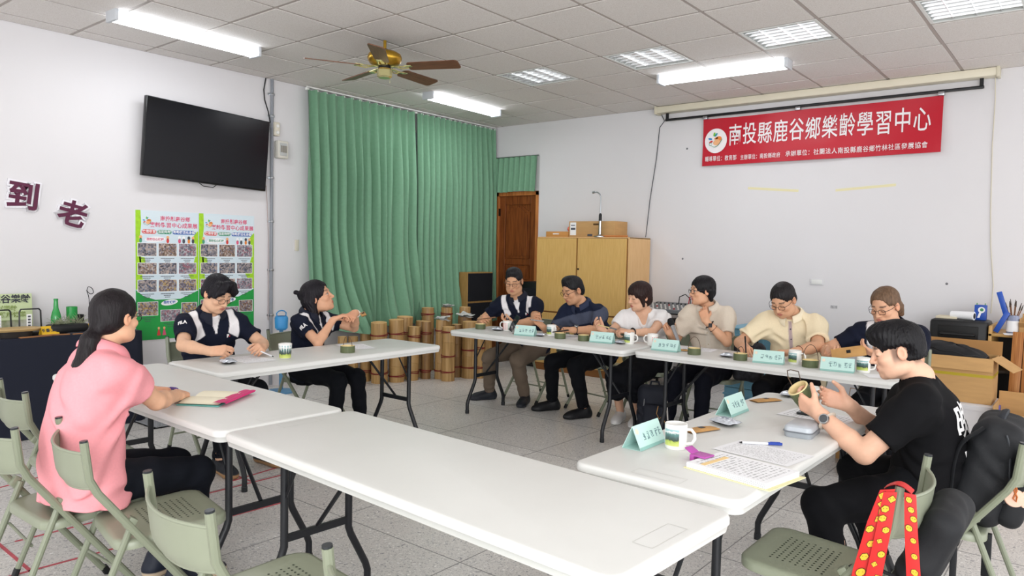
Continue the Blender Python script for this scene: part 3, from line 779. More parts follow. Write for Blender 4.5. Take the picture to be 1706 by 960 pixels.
def poster(y0, label, seed, w=0.582, z0=0.590, h=1.175):
    rnd = random.Random(seed)
    t = thing('poster', label, 'poster', (0.0, y0, z0))
    MB().b2((0.0, 0, 0), (0.006, w, h)).obj('sheet', PBLUE, t, 0)
    def put(name, poly, m, lift):
        return MB().prism(poly, 0.0058, 0.0060+0.0004*lift, 0).obj(name, m, t, 0)
    put('green_ground', [(0, 0), (w, 0), (w, .44), (w*.85, .40), (w*.7, .365), (w*.3, .365), (w*.12, .40), (0, .46)], PGREEN, 0.5)
    put('foliage', [(0, .46), (.05, .47), (.09, .53), (.06, .56), (.05, .70), (.035, .9), (.05, 1.05), (.045, h), (0, h)], PLIME, 0.5)
    put('foliage', [(w, .44), (w-.09, .48), (w-.06, .52), (w-.11, .62), (w-.05, .68), (w-.02, .8), (w-.05, .95), (w-.01, 1.0), (w, 1.0)], PLIME, 0.5)
    put('foliage', [(.04, .66), (.09, .69), (.08, .75), (.03, .76)], PLIME, 0.5)
    cx, cy = 0.105, 1.075
    emblem(t, lambda n, poly, m, l: put(n, [(x+cx, y+cy) for x, y in poly], m, l), 0.055)
    text_obj('title_print', '南投縣鹿谷鄉', 0.047, PPINK, t, (0.0066, w*.62, 1.105), LEFT, 0.0003, 0.0008)
    text_obj('title_print', '樂齡學習中心成果展', 0.050, PPINK, t, (0.0066, w*.60, 1.045), LEFT, 0.0003, 0.0008)
    for (a, b_, m, tx) in ((.055, .185, PR, '快樂學習'), (.195, .325, PG_, '忘記年齡'), (.335, .555, PB_, '動動腦活化身體')):
        put('pill', rrect_at((a+b_)/2, .985, b_-a, .038, .018), m, 1)
        text_obj('pill_print', tx, 0.030, PWHITE, t, (0.0072, (a+b_)/2, .985), LEFT, 0.0002, 0.0006)
    put('ribbon', ellipse(.175, .915, .095, .026, .06, 24), PWHITE, 1)
    text_obj('ribbon_print', '樂齡核心課程', 0.026, PPINK if seed % 2 else PG_, t, (0.0068, .175, .915), LEFT, 0.0002, 0.0006)
    for (fx_, c1, c2) in ((.045, PFACE, PG_), (.29, PFACE, PR), (.40, PWHITE, PPINK), (.44, PWHITE, PDK), (.49, PDK, PORANGE), (.53, PFACE, PDK)):
        put('figure_print', ellipse(fx_, .935, .014, .016, 0), c1, 1); put('figure_print', ellipse(fx_, .905, .013, .022, 0), c2, 1)
    def photo(x, z, pw, ph, i):
        put('photo_print', [(x-.004, z-.004), (x+pw+.004, z-.004), (x+pw+.004, z+ph+.004), (x-.004, z+ph+.004)], PWHITE, 1.2)
        put('photo_print', [(x, z), (x+pw, z), (x+pw, z+ph), (x, z+ph)], PH[i % 4], 2.4)
        lines(x+pw/2, z-.022)
    def lines(cx_, z):
        cp = MB()
        for k, wd in enumerate((.13, .075, .055)):
            zz = z-.016*k; n = int(wd/.0085)
            for q in range(n):
                y_ = cx_-wd/2+.0085*q
                cp.b2((.0058, y_, zz-.0036), (.0066, y_+.0062, zz+.0036))
        cp.obj('caption_print', PDK, t, 0)
    rows = ((.765, .115), (.60, .10), (.44, .105))
    for r_, (z, ph) in enumerate(rows):
        for c_ in range(3): photo(.020+.187*c_, z, .165, ph, rnd.randint(0, 3) if r_ else r_+c_)
    photo(.020, .225, .175, .12, rnd.randint(0, 3)); photo(.225, .165, .18, .10, 2)
    photo(.42, .215, .145, .11, rnd.randint(0, 3))
    put('ribbon', ellipse(.305, .335, .078, .026, .12, 24), PWHITE, 2); text_obj('ribbon_print', '樂齡課程', 0.028, PB_, t, (0.0073, .305, .335), (R(90), 0, R(90)), 0.0002, 0.0006)
    for fx_, m in ((.205, PR), (.255, PPINK)):
        put('figure_print', [(fx_-.018, .035), (fx_+.018, .035), (fx_+.006, .09), (fx_-.006, .09)], m, 2); put('figure_print', ellipse(fx_, .102, .010, .012, 0), PFACE, 2)
    return t
def rrect_at(cx, cy, w, d, r): return [(cx+x, cy+y) for x, y in rrect(w, d, r, 4)]

# ---- back wall: projector screen casing, bar, banner, cables, patches
CASE = M('screen_case_cream', 'e2dbc6', 0.5)
t = thing('projector_screen', 'long cream projector screen casing under the ceiling with a black bottom bar', 'projector screen', (0, 0, 0))
MB().b2((2.60, -0.13, 3.095), (5.925, -0.005, 3.170), 0.012).obj('casing', CASE, t)
for x in (2.60, 5.925): MB().b2((x-0.012, -0.135, 3.085), (x+0.012, -0.002, 3.173), 0.003).obj('end_cap', M('cap_cream', 'd6cfba', 0.5), t)
MB().b2((2.70, -0.075, 3.005), (5.82, -0.045, 3.030), 0.003).obj('bottom_bar', BLACK, t)
for x in (2.72, 5.80): MB().b2((x-0.015, -0.07, 3.02), (x+0.015, -0.05, 3.10)).obj('bar_hanger', BLACK, t, 0)
REDB = M('banner_red', 'c01a2e', 0.35, spec=0.45, var=0.03, vs_=2); WINK = M('banner_white_ink', 'f3eef0', 0.5)
bx0, bx1, bz0, bz1 = 3.160, 5.505, 2.465, 2.985
def bow_(x, z):
    u = (x-bx0)/(bx1-bx0); v = (bz1-z)/(bz1-bz0)
    return -0.045+0.012*math.sin(9*u+1.5*v)*v+0.006*math.sin(23*u-2*v)*v+0.006*math.sin(4*v+14*u)
def bsag(u): return -0.018*abs(math.sin(2*PI*u))
t = thing('banner', 'red cloth banner with white lettering clipped under the projector screen', 'banner', (0, 0, 0))
def bp_(u, v):
    x = bx0+(bx1-bx0)*u; z = bz1+(bz0-bz1)*v+bsag(u)*(1-v)*0.5
    return (x, bow_(x, z), z)
MB().grid(bp_, 110, 22).grid(lambda u, v: (bp_(u, v)[0], bp_(u, v)[1]+0.003, bp_(u, v)[2]), 110, 22, True).obj('cloth', REDB, t, 180, fixn=False)
def on_banner(o, flat=None):
    me = o.data; M_ = o.matrix_basis
    for vtx in me.vertices:
        p = M_ @ vtx.co
        p.y = (bow_(p.x, p.z) if flat is None else flat)-0.009+(p.y)*0.4
        vtx.co = p
    o.matrix_basis = Matrix.Identity(4)
big = '南投縣鹿谷鄉樂齡學習中心'
for i, ch in enumerate(big):
    x = 3.535+0.1640*i
    on_banner(text_obj('lettering', ch, 0.245, WINK, t, (x, 0, 2.765+0.004*math.sin(i*2)), BACK, 0.001, 0.0016, 0.64))
def line_text(s_, x0, x1, z, size):
    n = len(s_); st = (x1-x0)/n
    for i, ch in enumerate(s_):
        if ch != ' ': on_banner(text_obj('small_lettering', ch, size, WINK, t, (x0+st*(i+.5), 0, z), BACK, 0.0008, 0.0003, min(0.9, 0.95*st/size)))
line_text('輔導單位：教育部', 3.195, 3.560, 2.535, 0.062)
line_text('主辦單位：南投縣政府', 3.600, 4.035, 2.530, 0.058)
line_text('承辦單位：社團法人南投縣鹿谷鄉竹林社區發展協會', 4.085, 5.400, 2.535, 0.064)
def putb(name, poly, m, lift):
    cx, cy = 3.315, 2.735
    o = MB().prism([(x+cx, y+cy) for x, y in poly], 0.0-0.0006*lift, 0.001, 1).obj(name, m, t, 0)
    on_banner(o, bow_(cx, cy)-0.0022*lift-0.004 if lift > 1 else bow_(cx, cy)-0.004); return o
putb('emblem_disc', ellipse(0, 0, .128, .135, 0, 32), WINK, 1)
emblem(t, putb, 0.115)
for x in (3.19, 4.20, 5.49): MB().box((x, -0.055, 2.995), (0.05, 0.05, 0.035), 0.004).obj('bulldog_clip', STEEL, t)
tag(MB().tube([(2.63, -0.03, 3.09), (2.66, -0.012, 3.02), (2.60, -0.010, 2.95), (2.57, -0.010, 2.6), (2.50, -0.010, 2.1), (2.47, -0.03, 1.665)], 0.005, 6).obj('cable', M('cable_dark', '55565c', 0.6)), 'dark cable hanging down the back wall from the screen casing to the cupboard', 'cable')
tag(MB().tube([(5.90, -0.05, 3.09), (5.905, -0.02, 2.9), (5.90, -0.012, 2.5), (5.915, -0.012, 1.9), (5.93, -0.012, 1.6), (5.965, -0.012, 1.25), (5.96, -0.03, 1.0)], 0.004, 6).obj('pull_cord', M('cord_cream', 'd4cdb9', 0.7)), 'thin cream cord hanging from the right end of the screen casing', 'cord')
PT = M('old_tape', 'e6dfb4', 0.6)
tag(MB().at((3.95, -0.001, 2.18), (0, R(5), 0)).box((0, 0, 0), (0.54, 0.002, 0.025)).obj('tape_remnant', PT), 'pale yellow tape remnant on the back wall below the banner, left one', 'tape')
tag(MB().at((4.86, -0.001, 2.165), (0, R(-3.5), 0)).box((0, 0, 0), (0.55, 0.002, 0.025)).obj('tape_remnant', PT), 'pale yellow tape remnant on the back wall below the banner, right one', 'tape')
t = thing('outlet_plate', 'blank painted-over outlet plate on the back wall above the man in cream', 'switch', (0, 0, 0))
MB().b2((4.375, -0.010, 1.185), (4.51, 0, 1.25), 0.003).obj('plate', M('plate_white', 'dcdbdd', 0.6), t); MB().b2((4.39, -0.013, 1.195), (4.495, -0.008, 1.24), 0.002).obj('cover', WHITE_P, t)
tag(MB().b2((4.585, -0.003, 0.955), (4.65, 0.0, 0.985)).obj('paper_scrap', M('scrap_grey', 'b2b1b4', 0.8, var=0.3, vs_=60)), 'small torn grey paper scrap stuck on the back wall', 'paper')
for (x, z) in ((2.94, 1.42), (2.95, 2.68), (5.60, 1.25)): 
    MB().at((x, 0, z), (R(90), 0, 0)).lathe([(0.012, 0), (.010, .003), (.004, .003), (0, .002)], 10).obj('screw_hole', M('hole_grey', '76757a', 0.8), wall_back)
poster(-4.845, 'left poster of small photographs on pale blue and green, behind the woman in pink', 1)
poster(-4.256, 'right poster of small photographs, half hidden behind the young man', 2)

# ------------------------------------------------------------------ on top of and beside the cupboard
t = thing('cardboard_box', 'long brown cardboard box on the yellow cupboard, white label at its left end', 'box', (0, 0, 0))
MB().b2((1.63, -0.42, 1.653), (2.27, -0.12, 1.843), 0.004).obj('carton', CARD, t)
MB().b2((1.65, -0.4225, 1.675), (1.735, -0.419, 1.83)).obj('label_sticker', PAPER, t, 0)
MB().b2((1.66, -0.4235, 1.79), (1.72, -0.4215, 1.80)).b2((1.66, -0.4235, 1.74), (1.725, -0.4215, 1.765)).obj('label_print', PDK, t, 0)
for x in (1.98,): MB().b2((x, -0.4225, 1.795), (x+0.08, -0.419, 1.815)).obj('hand_hole', M('hole_brown', '5c4226', 0.9), t, 0)
MB().b2((1.90, -0.4225, 1.665), (1.97, -0.419, 1.69)).obj('stamp_print', PDK, t, 0)
t = thing('cardboard_box', 'low orange-brown wooden drawer box at the left end of the cupboard top', 'box', (0, 0, 0))
WOODO = M('orange_wood', 'c8904f', 0.55, var=0.08, vs_=6, stretch=(1, 8, 8))
MB().b2((1.27, -0.40, 1.653), (1.61, -0.15, 1.722), 0.003).obj('body', WOODO, t)
MB().b2((1.38, -0.404, 1.685), (1.47, -0.398, 1.698)).obj('slot', PAPER, t, 0)
t = tag(MB().lathe([(0, -.03), (.03, -.025), (.045, 0), (.035, .03), (.0, .04)], 10, (1.555, -0.27, 1.752)).lathe([(0, -.03), (.025, -.02), (.035, 0), (.025, .03), (.0, .035)], 8, (1.61-.012, -0.30, 1.757)).obj('plastic_bag', M('red_white_bag', 'e3735c', 0.5, var=0.5, vs_=25)), 'crumpled red and white plastic bag between the boxes on the cupboard', 'bag')
t = thing('gooseneck_lamp', 'silver gooseneck lamp standing on the yellow cupboard', 'lamp', (2.10, -0.46, 1.653))
MB().lathe([(0, 0), (.07, 0), (.07, .012), (.03, .02), (.018, .03), (.016, .20), (.0, .20)], 20).obj('stand', STEEL, t)
MB().lathe([(0.018, .19), (.018, .26), (.010, .28)], 14).obj('grip', BLACK, t)
MB().tube([(0, 0, .27), (0, 0, .46), (-.012, 0, .50), (-.045, 0, .525), (-.09, 0, .53)], 0.008, 10).obj('neck', STEEL, t)
MB().tube([(-.085, 0, .531), (-.115, 0, .525)], 0.014, 10).obj('head', STEEL, t)
tag(MB().tube([(2.13, -0.46, 1.665), (2.46, -0.44, 1.665)], 0.011, 8).obj('wooden_stick', M('orange_stick', 'c98043', 0.5)), 'orange wooden stick lying at the right end of the cupboard top', 'stick')
t = thing('equipment_case', 'black equipment box between the wooden door and the yellow cupboard', 'box', (0, 0, 0))
MB().b2((0.92, -0.42, 0.0), (1.19, -0.05, 1.08), 0.01).obj('body', BLACK, t)
for z in (0.35, 0.7): MB().b2((0.94, -0.424, z), (1.17, -0.418, z+0.30), 0.002).obj('front_panel', GRILLE, t)
# mixer on a black rack
t = thing('equipment_rack', 'black metal rack standing right of the cupboard, under the sound mixer', 'rack', (2.74, -0.62, 0))
for x in (0.02, 0.58):
    for y in (0.02, 0.43): MB().b2((x-0.012, y-0.012, 0), (x+0.012, y+0.012, 0.84)).obj('post', BLACK, t, 0)
for z in (0.18, 0.50, 0.82): MB().b2((0, 0, z), (0.6, 0.45, z+0.012)).obj('shelf', BLACK, t, 0)
t = thing('amplifier', 'black amplifier on the middle shelf of the metal rack', 'amplifier', (2.78, -0.60, 0.513))
MB().b2((0, 0, 0), (0.5, 0.36, 0.24), 0.006).obj('body', BLACK, t)
for i in range(3): MB().at((0.1+0.13*i, 0, 0.12), (R(90), 0, 0)).lathe([(0, .02), (.02, .018), (.022, 0)], 14).obj('knob', STEEL, t)
t = thing('mixer', 'grey sound mixer with rows of knobs on the black rack', 'mixer', (2.745, -0.62, 0.834), 0)
MB().prism([(-0.02, 0.0), (0.42, 0.0), (0.42, 0.09), (-0.02, 0.035)], 0.0, 0.56, 0).obj('body', M('mixer_grey', '6b6e72', 0.5), t, 0)
kn = [M('knob_pale', 'd6d4cf', 0.5), M('knob_red', 'a8353a', 0.5), M('knob_dark', '2a2b2f', 0.5)]
for i in range(10):
    for j in range(4): MB().lathe([(0, .018), (.008, .017), (.010, 0)], 8, (0.05+0.05*i, 0.03+0.09*j, 0.04+0.0115*j)).obj('knob', kn[2 if j == 3 else (1 if (i*3+j) % 7 == 0 else 0)], t, 30)
for i, (x, m) in enumerate(((0.30, 'cable_black'), (0.42, 'cable_red'), (0.46, 'cable_red'))):
    MB().tube([(x, 0.34, 0.08), (x, 0.36, 0.16), (x+0.05, 0.40, 0.19), (x+0.10, 0.42, 0.14), (x+0.1, 0.43, 0.02)], 0.006, 6).obj('plug_lead', M(m, '17181b' if 'black' in m else 'b02a35', 0.5), t)
# blue crates behind the man in cream
BLUEC = M('crate_blue', '76abc4', 0.5, var=0.05, vs_=6)
for k in range(3):
    z0 = 0.27*k
    t = thing('plastic_crate', ('lowest', 'middle', 'topmost')[k]+' pale blue plastic crate of the stack behind the man in cream', 'crate', (4.42, -1.15, z0), 0, 'stacked pale blue crates')
    b = MB(); w, d, h_, th = 0.70, 0.48, 0.265, 0.012
    b.b2((-w/2+th, -d/2+th, 0), (w/2-th, d/2-th, th)); b.b2((-w/2, -d/2, 0), (w/2, -d/2+th, h_)); b.b2((-w/2, d/2-th, 0), (w/2, d/2, h_)); b.b2((-w/2, -d/2+th, 0), (-w/2+th, d/2-th, h_)); b.b2((w/2-th, -d/2+th, 0), (w/2, d/2-th, h_))
    b.obj('tub', BLUEC, t, 0)
    rm = MB(); 
    for z in (0.08, 0.20): rm.b2((-w/2-0.012, -d/2-0.012, z), (w/2+0.012, d/2+0.012, z+0.016), 0.003)
    rm.obj('rim', BLUEC, t)
    for i in range(7): MB().b2((-w/2+0.06+0.09*i, -d/2-0.009, 0.02), (-w/2+0.075+0.09*i, -d/2, 0.2)).obj('rib', BLUEC, t, 0)
    if k == 2:
        lid = MB().b2((-w/2-0.01, -d/2-0.01, h_), (w/2+0.01, d/2+0.01, h_+0.012), 0.004).obj('lid', BLUEC, t)
# ------------------------------------------------------------------ clutter along the right part of the back wall
WOODY = M('shelf_wood', 'c39a5c', 0.5, var=0.08, vs_=8, stretch=(1, 10, 10))
t = thing('shelf_unit', 'low dark shelf with a pale wooden top, at the right end of the back wall', 'shelf', (0, 0, 0))
MB().b2((6.005, -0.60, 0.845), (6.75, -0.05, 0.868), 0.003).obj('top_board', WOODY, t)
MB().b2((6.005, -0.60, 0.0), (6.03, -0.05, 0.93), 0.003).obj('side_board', WOODY, t); MB().b2((6.72, -0.60, 0.0), (6.745, -0.05, 0.845)).obj('side_board', WOODY, t, 0)
MB().b2((6.03, -0.07, 0), (6.72, -0.055, 0.845)).obj('back_board', BLACK, t, 0)
for z in (0.22, 0.54): MB().b2((6.03, -0.56, z), (6.72, -0.07, z+0.02)).obj('shelf_board', M('shelf_dark', '3a3128', 0.6), t, 0)
t = thing('carrying_case', 'black moulded carrying case with a recessed handle, against the back wall', 'case', (5.80, -0.40, 0.0))
MB().b2((-0.235, -0.16, 0.0), (0.20, 0.16, 0.96), 0.03).obj('shell', BLACK, t)
MB().b2((-0.17, -0.166, 0.80), (0.13, -0.15, 0.91), 0.006).obj('recess', M('recess_black', '050506', 0.6), t)
MB().tube([(-0.14, -0.155, 0.83), (-0.14, -0.18, 0.84), (0.10, -0.18, 0.84), (0.10, -0.155, 0.83)], 0.012, 8).obj('handle', BLACK, t)
tag(MB().b2((5.60, -0.50, 0.961), (5.76, -0.30, 0.980), 0.002).obj('foam_board', M('beige_board', 'd9cfb6', 0.7)), 'thin beige board lying on the black carrying case', 'board')
t = thing('paper_roll', 'white paper roll with a dark core lying on the black carrying case', 'roll', (5.80, -0.47, 0.997))
MB().at((0, 0, 0), (0, R(90), R(-15))).lathe([(.0, -.09), (.032, -.09), (.034, .0), (.036, .09), (.022, .092)], 18).obj('roll', PAPER, t); MB().at((0, 0, 0), (0, R(90), R(-15))).disc(.024, .0925, 16).obj('core', BLACK, t, 0)
BLU = M('tool_blue', '1f4fae', 0.4)
t = thing('blue_box', 'small bright blue box with a white and green emblem, on the carrying case', 'box', (5.925, -0.42, 0.962))
MB().b2((-0.045, -0.03, 0), (0.045, 0.03, 0.13), 0.006).obj('box', BLU, t)
b = MB(); b.at((0.008, -0.031, 0.088), (R(90), 0, 0)).disc(.026, .0); b.T = Matrix.Identity(4); b.prism([(-.022, .02), (-.004, .02), (.012, .075), (-.004, .08)], -0.0325, -0.030, 1); b.obj('emblem', PAPER, t, 0)
MB().at((0.010, -0.0335, 0.09), (R(90), 0, 0)).disc(.013, .0).obj('emblem_centre', M('emblem_green', '3f8f5c', 0.5), t, 0)
for x in (-.03, .03): MB().b2((x-.004, -.004, .128), (x+.004, .004, .145)).obj('prong', M('prong_green', '6aa06a', 0.5), t, 0)
t = thing('folding_tool', 'blue folding tool with one arm sticking up, on the wooden shelf top', 'tool', (6.085, -0.52, 0.869))
MB().at((0.0, 0, 0.09), (0, R(25), 0)).b2((-0.02, -0.012, -0.09), (0.02, 0.012, 0.10), 0.004).obj('lower_arm', BLU, t)
MB().at((0.005, 0, 0.24), (0, R(-17), 0)).b2((-0.02, -0.010, -0.09), (0.02, 0.010, 0.11), 0.004).obj('upper_arm', BLU, t)
t = thing('brush_jar', 'labelled glass jar full of brushes on the wooden shelf top', 'jar', (6.165, -0.50, 0.869))
MB().lathe([(0, 0), (.045, 0), (.047, .01), (.047, .13), (.038, .145), (.038, .155)], 20).obj('glass', M('jar_glass', '8b93ad', 0.15, spec=0.6), t)
MB().lathe([(.0478, .02), (.0478, .11)], 20).obj('label_band', PAPER, t)
for k in range(9):
    a = k*0.7; br = MB(); tx, ty = 0.05*math.cos(a), 0.04*math.sin(a)
    br.tube([(tx*.3, ty*.3, .10), (tx, ty, .20+.012*(k % 4))], 0.004, 6).obj('brush_handle', M('brush_wood', '7a5236', 0.6), t)
    MB().tube([(tx, ty, .20+.012*(k % 4)), (tx*1.25, ty*1.25, .245+.014*(k % 4))], [0.006, 0.002], 6).obj('bristle', M('bristle_dark', '41352c', 0.8), t)
t = thing('cardboard_box', 'opened cardboard box standing on the wooden shelf at the right edge', 'box', (6.33, -0.40, 0.869))
b = MB(); b.b2((-0.12, -0.14, 0), (0.20, -0.135, 0.10)); b.b2((-0.12, 0.135, 0), (0.20, 0.14, 0.16)); b.b2((-0.12, -0.135, 0), (-0.115, 0.135, 0.13)); b.b2((0.195, -0.135, 0), (0.20, 0.135, 0.13)); b.b2((-0.115, -0.135, 0), (0.195, 0.135, 0.004)); b.obj('carton', CARD, t, 0)
MB().at((0.04, -0.17, 0.085), (R(-35), 0, 0)).box((0, 0, 0), (0.32, 0.075, 0.004)).obj('flap', CARD, t, 0)
MB().b2((0.04, 0.13, 0.10), (0.09, 0.134, 0.135)).obj('stamp_print', BLACK, t, 0)
tag(MB().at((6.16, -0.585, 0.872), (R(8), 0, R(15))).box((0, 0, 0), (0.10, 0.06, 0.002)).obj('paper_slip', PAPER), 'small white paper slip hanging over the edge of the wooden shelf', 'paper')
PLK = ramp_mat('plank_wood', [(0.3, '8d5526'), (0.5, 'a96c35'), (0.7, 'bd8449')], 0.5, scale=5, stretch=(18, 18, 0.7))
for k in range(3):
    t = tag(MB().box((0, 0, 0.29), (0.075, 0.02, 0.58), 0.003).obj('wooden_plank', PLK), ('leftmost', 'middle', 'rightmost')[k]+' brown plank leaning against the low shelf at the right edge', 'plank', 'planks leaning on the low shelf')
    t.location = (6.215+0.082*k, -0.80, 0.335+0.004*k); t.rotation_euler = (R(-12), 0, R(2*k-2))
t = thing('storage_tub', 'wooden-sided low stand under the leaning planks', 'stand', (6.32, -0.86, 0)); MB().b2((-0.16, -0.12, 0), (0.22, 0.12, 0.33), 0.004).obj('body', BLACK, t); MB().b2((-0.15, -0.125, 0.04), (0.21, -0.118, 0.30), 0.002).obj('front_panel', GRILLE, t)
# cardboard box with the black bag in it, on the white tub
t = thing('storage_bin', 'white lidded plastic bin on the floor under the big open carton', 'bin', (5.87, -1.12, 0))
BINW = M('bin_white', 'dedde0', 0.4)
b = MB(); loft(b, [[(x, y, 0.0) for x, y in rrect(0.46, 0.38, 0.05)], [(x, y, 0.345) for x, y in rrect(0.52, 0.44, 0.05)]]); b.obj('tub', BINW, t)
b = MB(); loft(b, [[(x, y, 0.340) for x, y in rrect(0.56, 0.47, 0.05)], [(x, y, 0.375) for x, y in rrect(0.57, 0.48, 0.05)], [(x, y, 0.385) for x, y in rrect(0.53, 0.44, 0.05)]]); b.obj('lid', BINW, t)
MB().b2((0.26, -0.06, 0.30), (0.295, 0.06, 0.37), 0.006).obj('latch', M('latch_violet', '6a5fae', 0.5), t)
t = thing('cardboard_box', 'big open carton with a yellow tape band, black bag inside, on the white bin', 'box', (5.87, -1.13, 0.386))
w, d, h_ = 0.50, 0.36, 0.345
b = MB(); b.b2((-w/2, -d/2, 0), (w/2, -d/2+.006, h_)); b.b2((-w/2, d/2-.006, 0), (w/2, d/2, h_)); b.b2((-w/2, -d/2+.006, 0), (-w/2+.006, d/2-.006, h_)); b.b2((w/2-.006, -d/2+.006, 0), (w/2, d/2-.006, h_)); b.b2((-w/2+.006, -d/2+.006, 0), (w/2-.006, d/2-.006, .006)); b.obj('carton', CARD, t, 0)
MB().at((0, -d/2-0.02, h_-0.045), (R(-14), 0, 0)).box((0, 0, 0), (w, 0.005, 0.10)).obj('front_flap', CARD, t, 0)
MB().at((w/2+0.075, -0.05, h_-0.04), (0, R(32), R(-8))).box((0, 0, 0), (0.17, d*.75, 0.005)).obj('side_flap', CARD, t, 0)
MB().at((0.02, d/2+0.01, h_+0.05), (R(-10), 0, 0)).box((0, 0, 0), (w, 0.005, 0.11)).obj('back_flap', CARD_IN, t, 0)
MB().b2((-w/2-.001, -d/2-.001, 0.20), (w/2+.001, d/2+.001, 0.222)).obj('tape_band', M('yellow_tape', 'b8a32a', 0.4), t, 0)
bag = MB()
def bagp(u, v):
    a = 2*PI*u; th = PI*v-PI/2; c = math.copysign(abs(math.cos(th))**0.5, math.cos(th)); s = math.copysign(abs(math.sin(th))**0.6, math.sin(th))
    ca = math.copysign(abs(math.cos(a))**0.5, math.cos(a)); sa = math.copysign(abs(math.sin(a))**0.5, math.sin(a))
    return (5.85+0.225*c*ca, -1.13+0.155*c*sa, 0.70+0.105*s-0.03*c*ca+0.008*math.sin(9*ca+5*sa))
bag.grid(bagp, 40, 20)
t = thing('black_bag', 'soft black bag stuffed in the top of the big open carton', 'bag')
bag.obj('body', M('bag_black', '17181b', 0.75, bump=0.2, bs=40), t, 180)
MB().tube([bagp(k/40, 0.62) for k in range(40)], 0.004, 6, closed=True).obj('piping', BLACK, t)
t = thing('cardboard_box', 'shallow open carton on the floor at the right edge, beside the backpack', 'box', (6.33, -1.32, 0.0))
b = MB(); w, d, h_ = 0.36, 0.40, 0.36
MB().b2((-w/2+.006, -d/2+.006, 0), (w/2-.006, d/2-.006, 0.006)).b2((-w/2, -d/2, 0), (w/2, -d/2+.006, h_)).b2((-w/2, d/2-.006, 0), (w/2, d/2, h_+.12)).b2((-w/2, -d/2+.006, 0), (-w/2+.006, d/2-.006, h_+.06)).b2((w/2-.006, -d/2+.006, 0), (w/2, d/2-.006, h_)).obj('carton', CARD, t, 0)
MB().at((0, -d/2-.012, h_-.03), (R(-8), 0, 0)).box((0, 0, 0), (w, .005, .09)).obj('flap', CARD, t, 0)
# ------------------------------------------------------------------ black-clothed display table on the left wall
CLOTHB = M('black_tablecloth', '151a2a', 0.85, bump=0.04, bs=300)
t = thing('display_table', 'long table under a navy black cloth against the left wall', 'table', (0, 0, 0))
y0, y1 = -7.15, -5.06
x1 = 0.60
tb = MB()
def skirt(u, v):      # cloth hanging down from the top edge, round the front and the right end
    L1, L2 = y1-y0, x1-0.03; s = u*(L1+L2)
    if s < L1: x, y, nx, ny = x1, y0+s, 1, 0
    else: x, y, nx, ny = x1-(s-L1), y1, 0, 1
    k = 0.004+0.020*v*math.sin(s*7)*math.sin(s*2.3+1)+0.03*v
    return (x+nx*k, y+ny*k, 0.75-0.745*v)
tb.b2((0.03, y0, 0.735), (x1, y1, 0.752), 0.004); tb.grid(skirt, 90, 10)
tb.obj('cloth', CLOTHB, t, 60)
for yy in (y0+0.1, y1-0.1):
    for xx in (0.10, x1-0.08): MB().tube([(xx, yy, 0), (xx, yy, 0.73)], 0.014, 8).obj('leg', TLEG, t)
Z0 = 0.753
GG = M('green_glass', '2f9a4c', 0.12, spec=0.6, var=0.08, vs_=20)
t = thing('glass_bottle', 'green glass bottle on the black-clothed table', 'bottle', (0.33, -5.60, Z0))
MB().lathe([(0, 0), (.032, 0), (.036, .01), (.036, .12), (.030, .15), (.018, .19), (.0145, .25), (.016, .252), (.016, .265), (.012, .265)], 22).obj('body', GG, t)
for z in (.05, .09): MB().lathe([(.0365, z), (.0375, z+.006), (.0365, z+.012)], 22).obj('ring', GG, t)
t = thing('glass_goblet', 'green goblet cut from a bottle, right of the green glass bottle', 'goblet', (0.30, -5.475, Z0))
MB().lathe([(0, 0), (.024, 0), (.026, .05), (.018, .07), (.020, .085), (.040, .095), (.040, .195), (.037, .195), (.036, .10), (0, .095)], 22).obj('body', GG, t)
t = thing('mug', 'black mug behind the plant tray, nearest the woman in pink', 'mug', (0.26, -5.415, Z0))
MB().lathe([(0, 0), (.040, 0), (.043, .01), (.043, .125), (.039, .125), (.038, .02), (0, .015)], 20).obj('body', BLACK, t)
t = thing('plant_tray', 'black trough with spiky grey-green air plants in front of the green bottle', 'plant', (0.44, -5.55, Z0))
MB().b2((-0.06, -0.15, 0), (0.06, 0.13, 0.075), 0.02).obj('trough', BLACK, t)
rnd = random.Random(4); b = MB()
for k in range(90):
    c = rnd.uniform(-0.11, 0.10); a = rnd.uniform(0, 6.28); l = rnd.uniform(.05, .11); s = rnd.uniform(0.3, 1.0)
    p = Vector((rnd.uniform(-.02, .02), c, .07)); d = Vector((math.cos(a)*s, math.sin(a)*s, 1.1-s*.7)).normalized()
    b.tube([p, p+d*l*.5, p+d*l+Vector((0, 0, -.02*s))], [0.0028, 0.002, 0.0006], 4)
lv = b.obj('leaves', M('air_plant', '8f9579', 0.7, var=0.2, vs_=40), t); lv['kind'] = 'stuff'
t = thing('yellow_card', 'small yellow card sign with dark writing at the front of the display table', 'sign', (0.50, -5.70, Z0), R(8))
MB().at((0, 0, 0.035), (0, R(-18), 0)).box((0, 0, 0), (0.004, 0.125, 0.07)).at((-.03, 0, 0.035), (0, R(18), 0)).box((0, 0, 0), (0.004, 0.125, 0.07)).obj('card', M('card_yellow', 'e6b928', 0.6), t, 0)
text_obj('lettering', '竹香·工藝', 0.028, INK, t, (0.0035, 0, 0.037), (R(72), 0, R(90)), 0.0003, 0.001)
t = thing('name_board', 'pale green sign board with dark heading standing at the left of the display table', 'sign', (0.13, -5.86, Z0))
LG = M('board_green', 'c9d7a8', 0.6, var=0.06, vs_=6)
MB().at((0, 0, 0), (0, R(-6), 0)).b2((-0.004, -0.165, 0.0), (0.004, 0.165, 0.30)).obj('board', LG, t, 0)
text_obj('heading', '鹿谷樂齡', 0.068, INK, t, (-0.020, 0.02, 0.255), (R(84), 0, R(90)), 0.0003, 0.002)
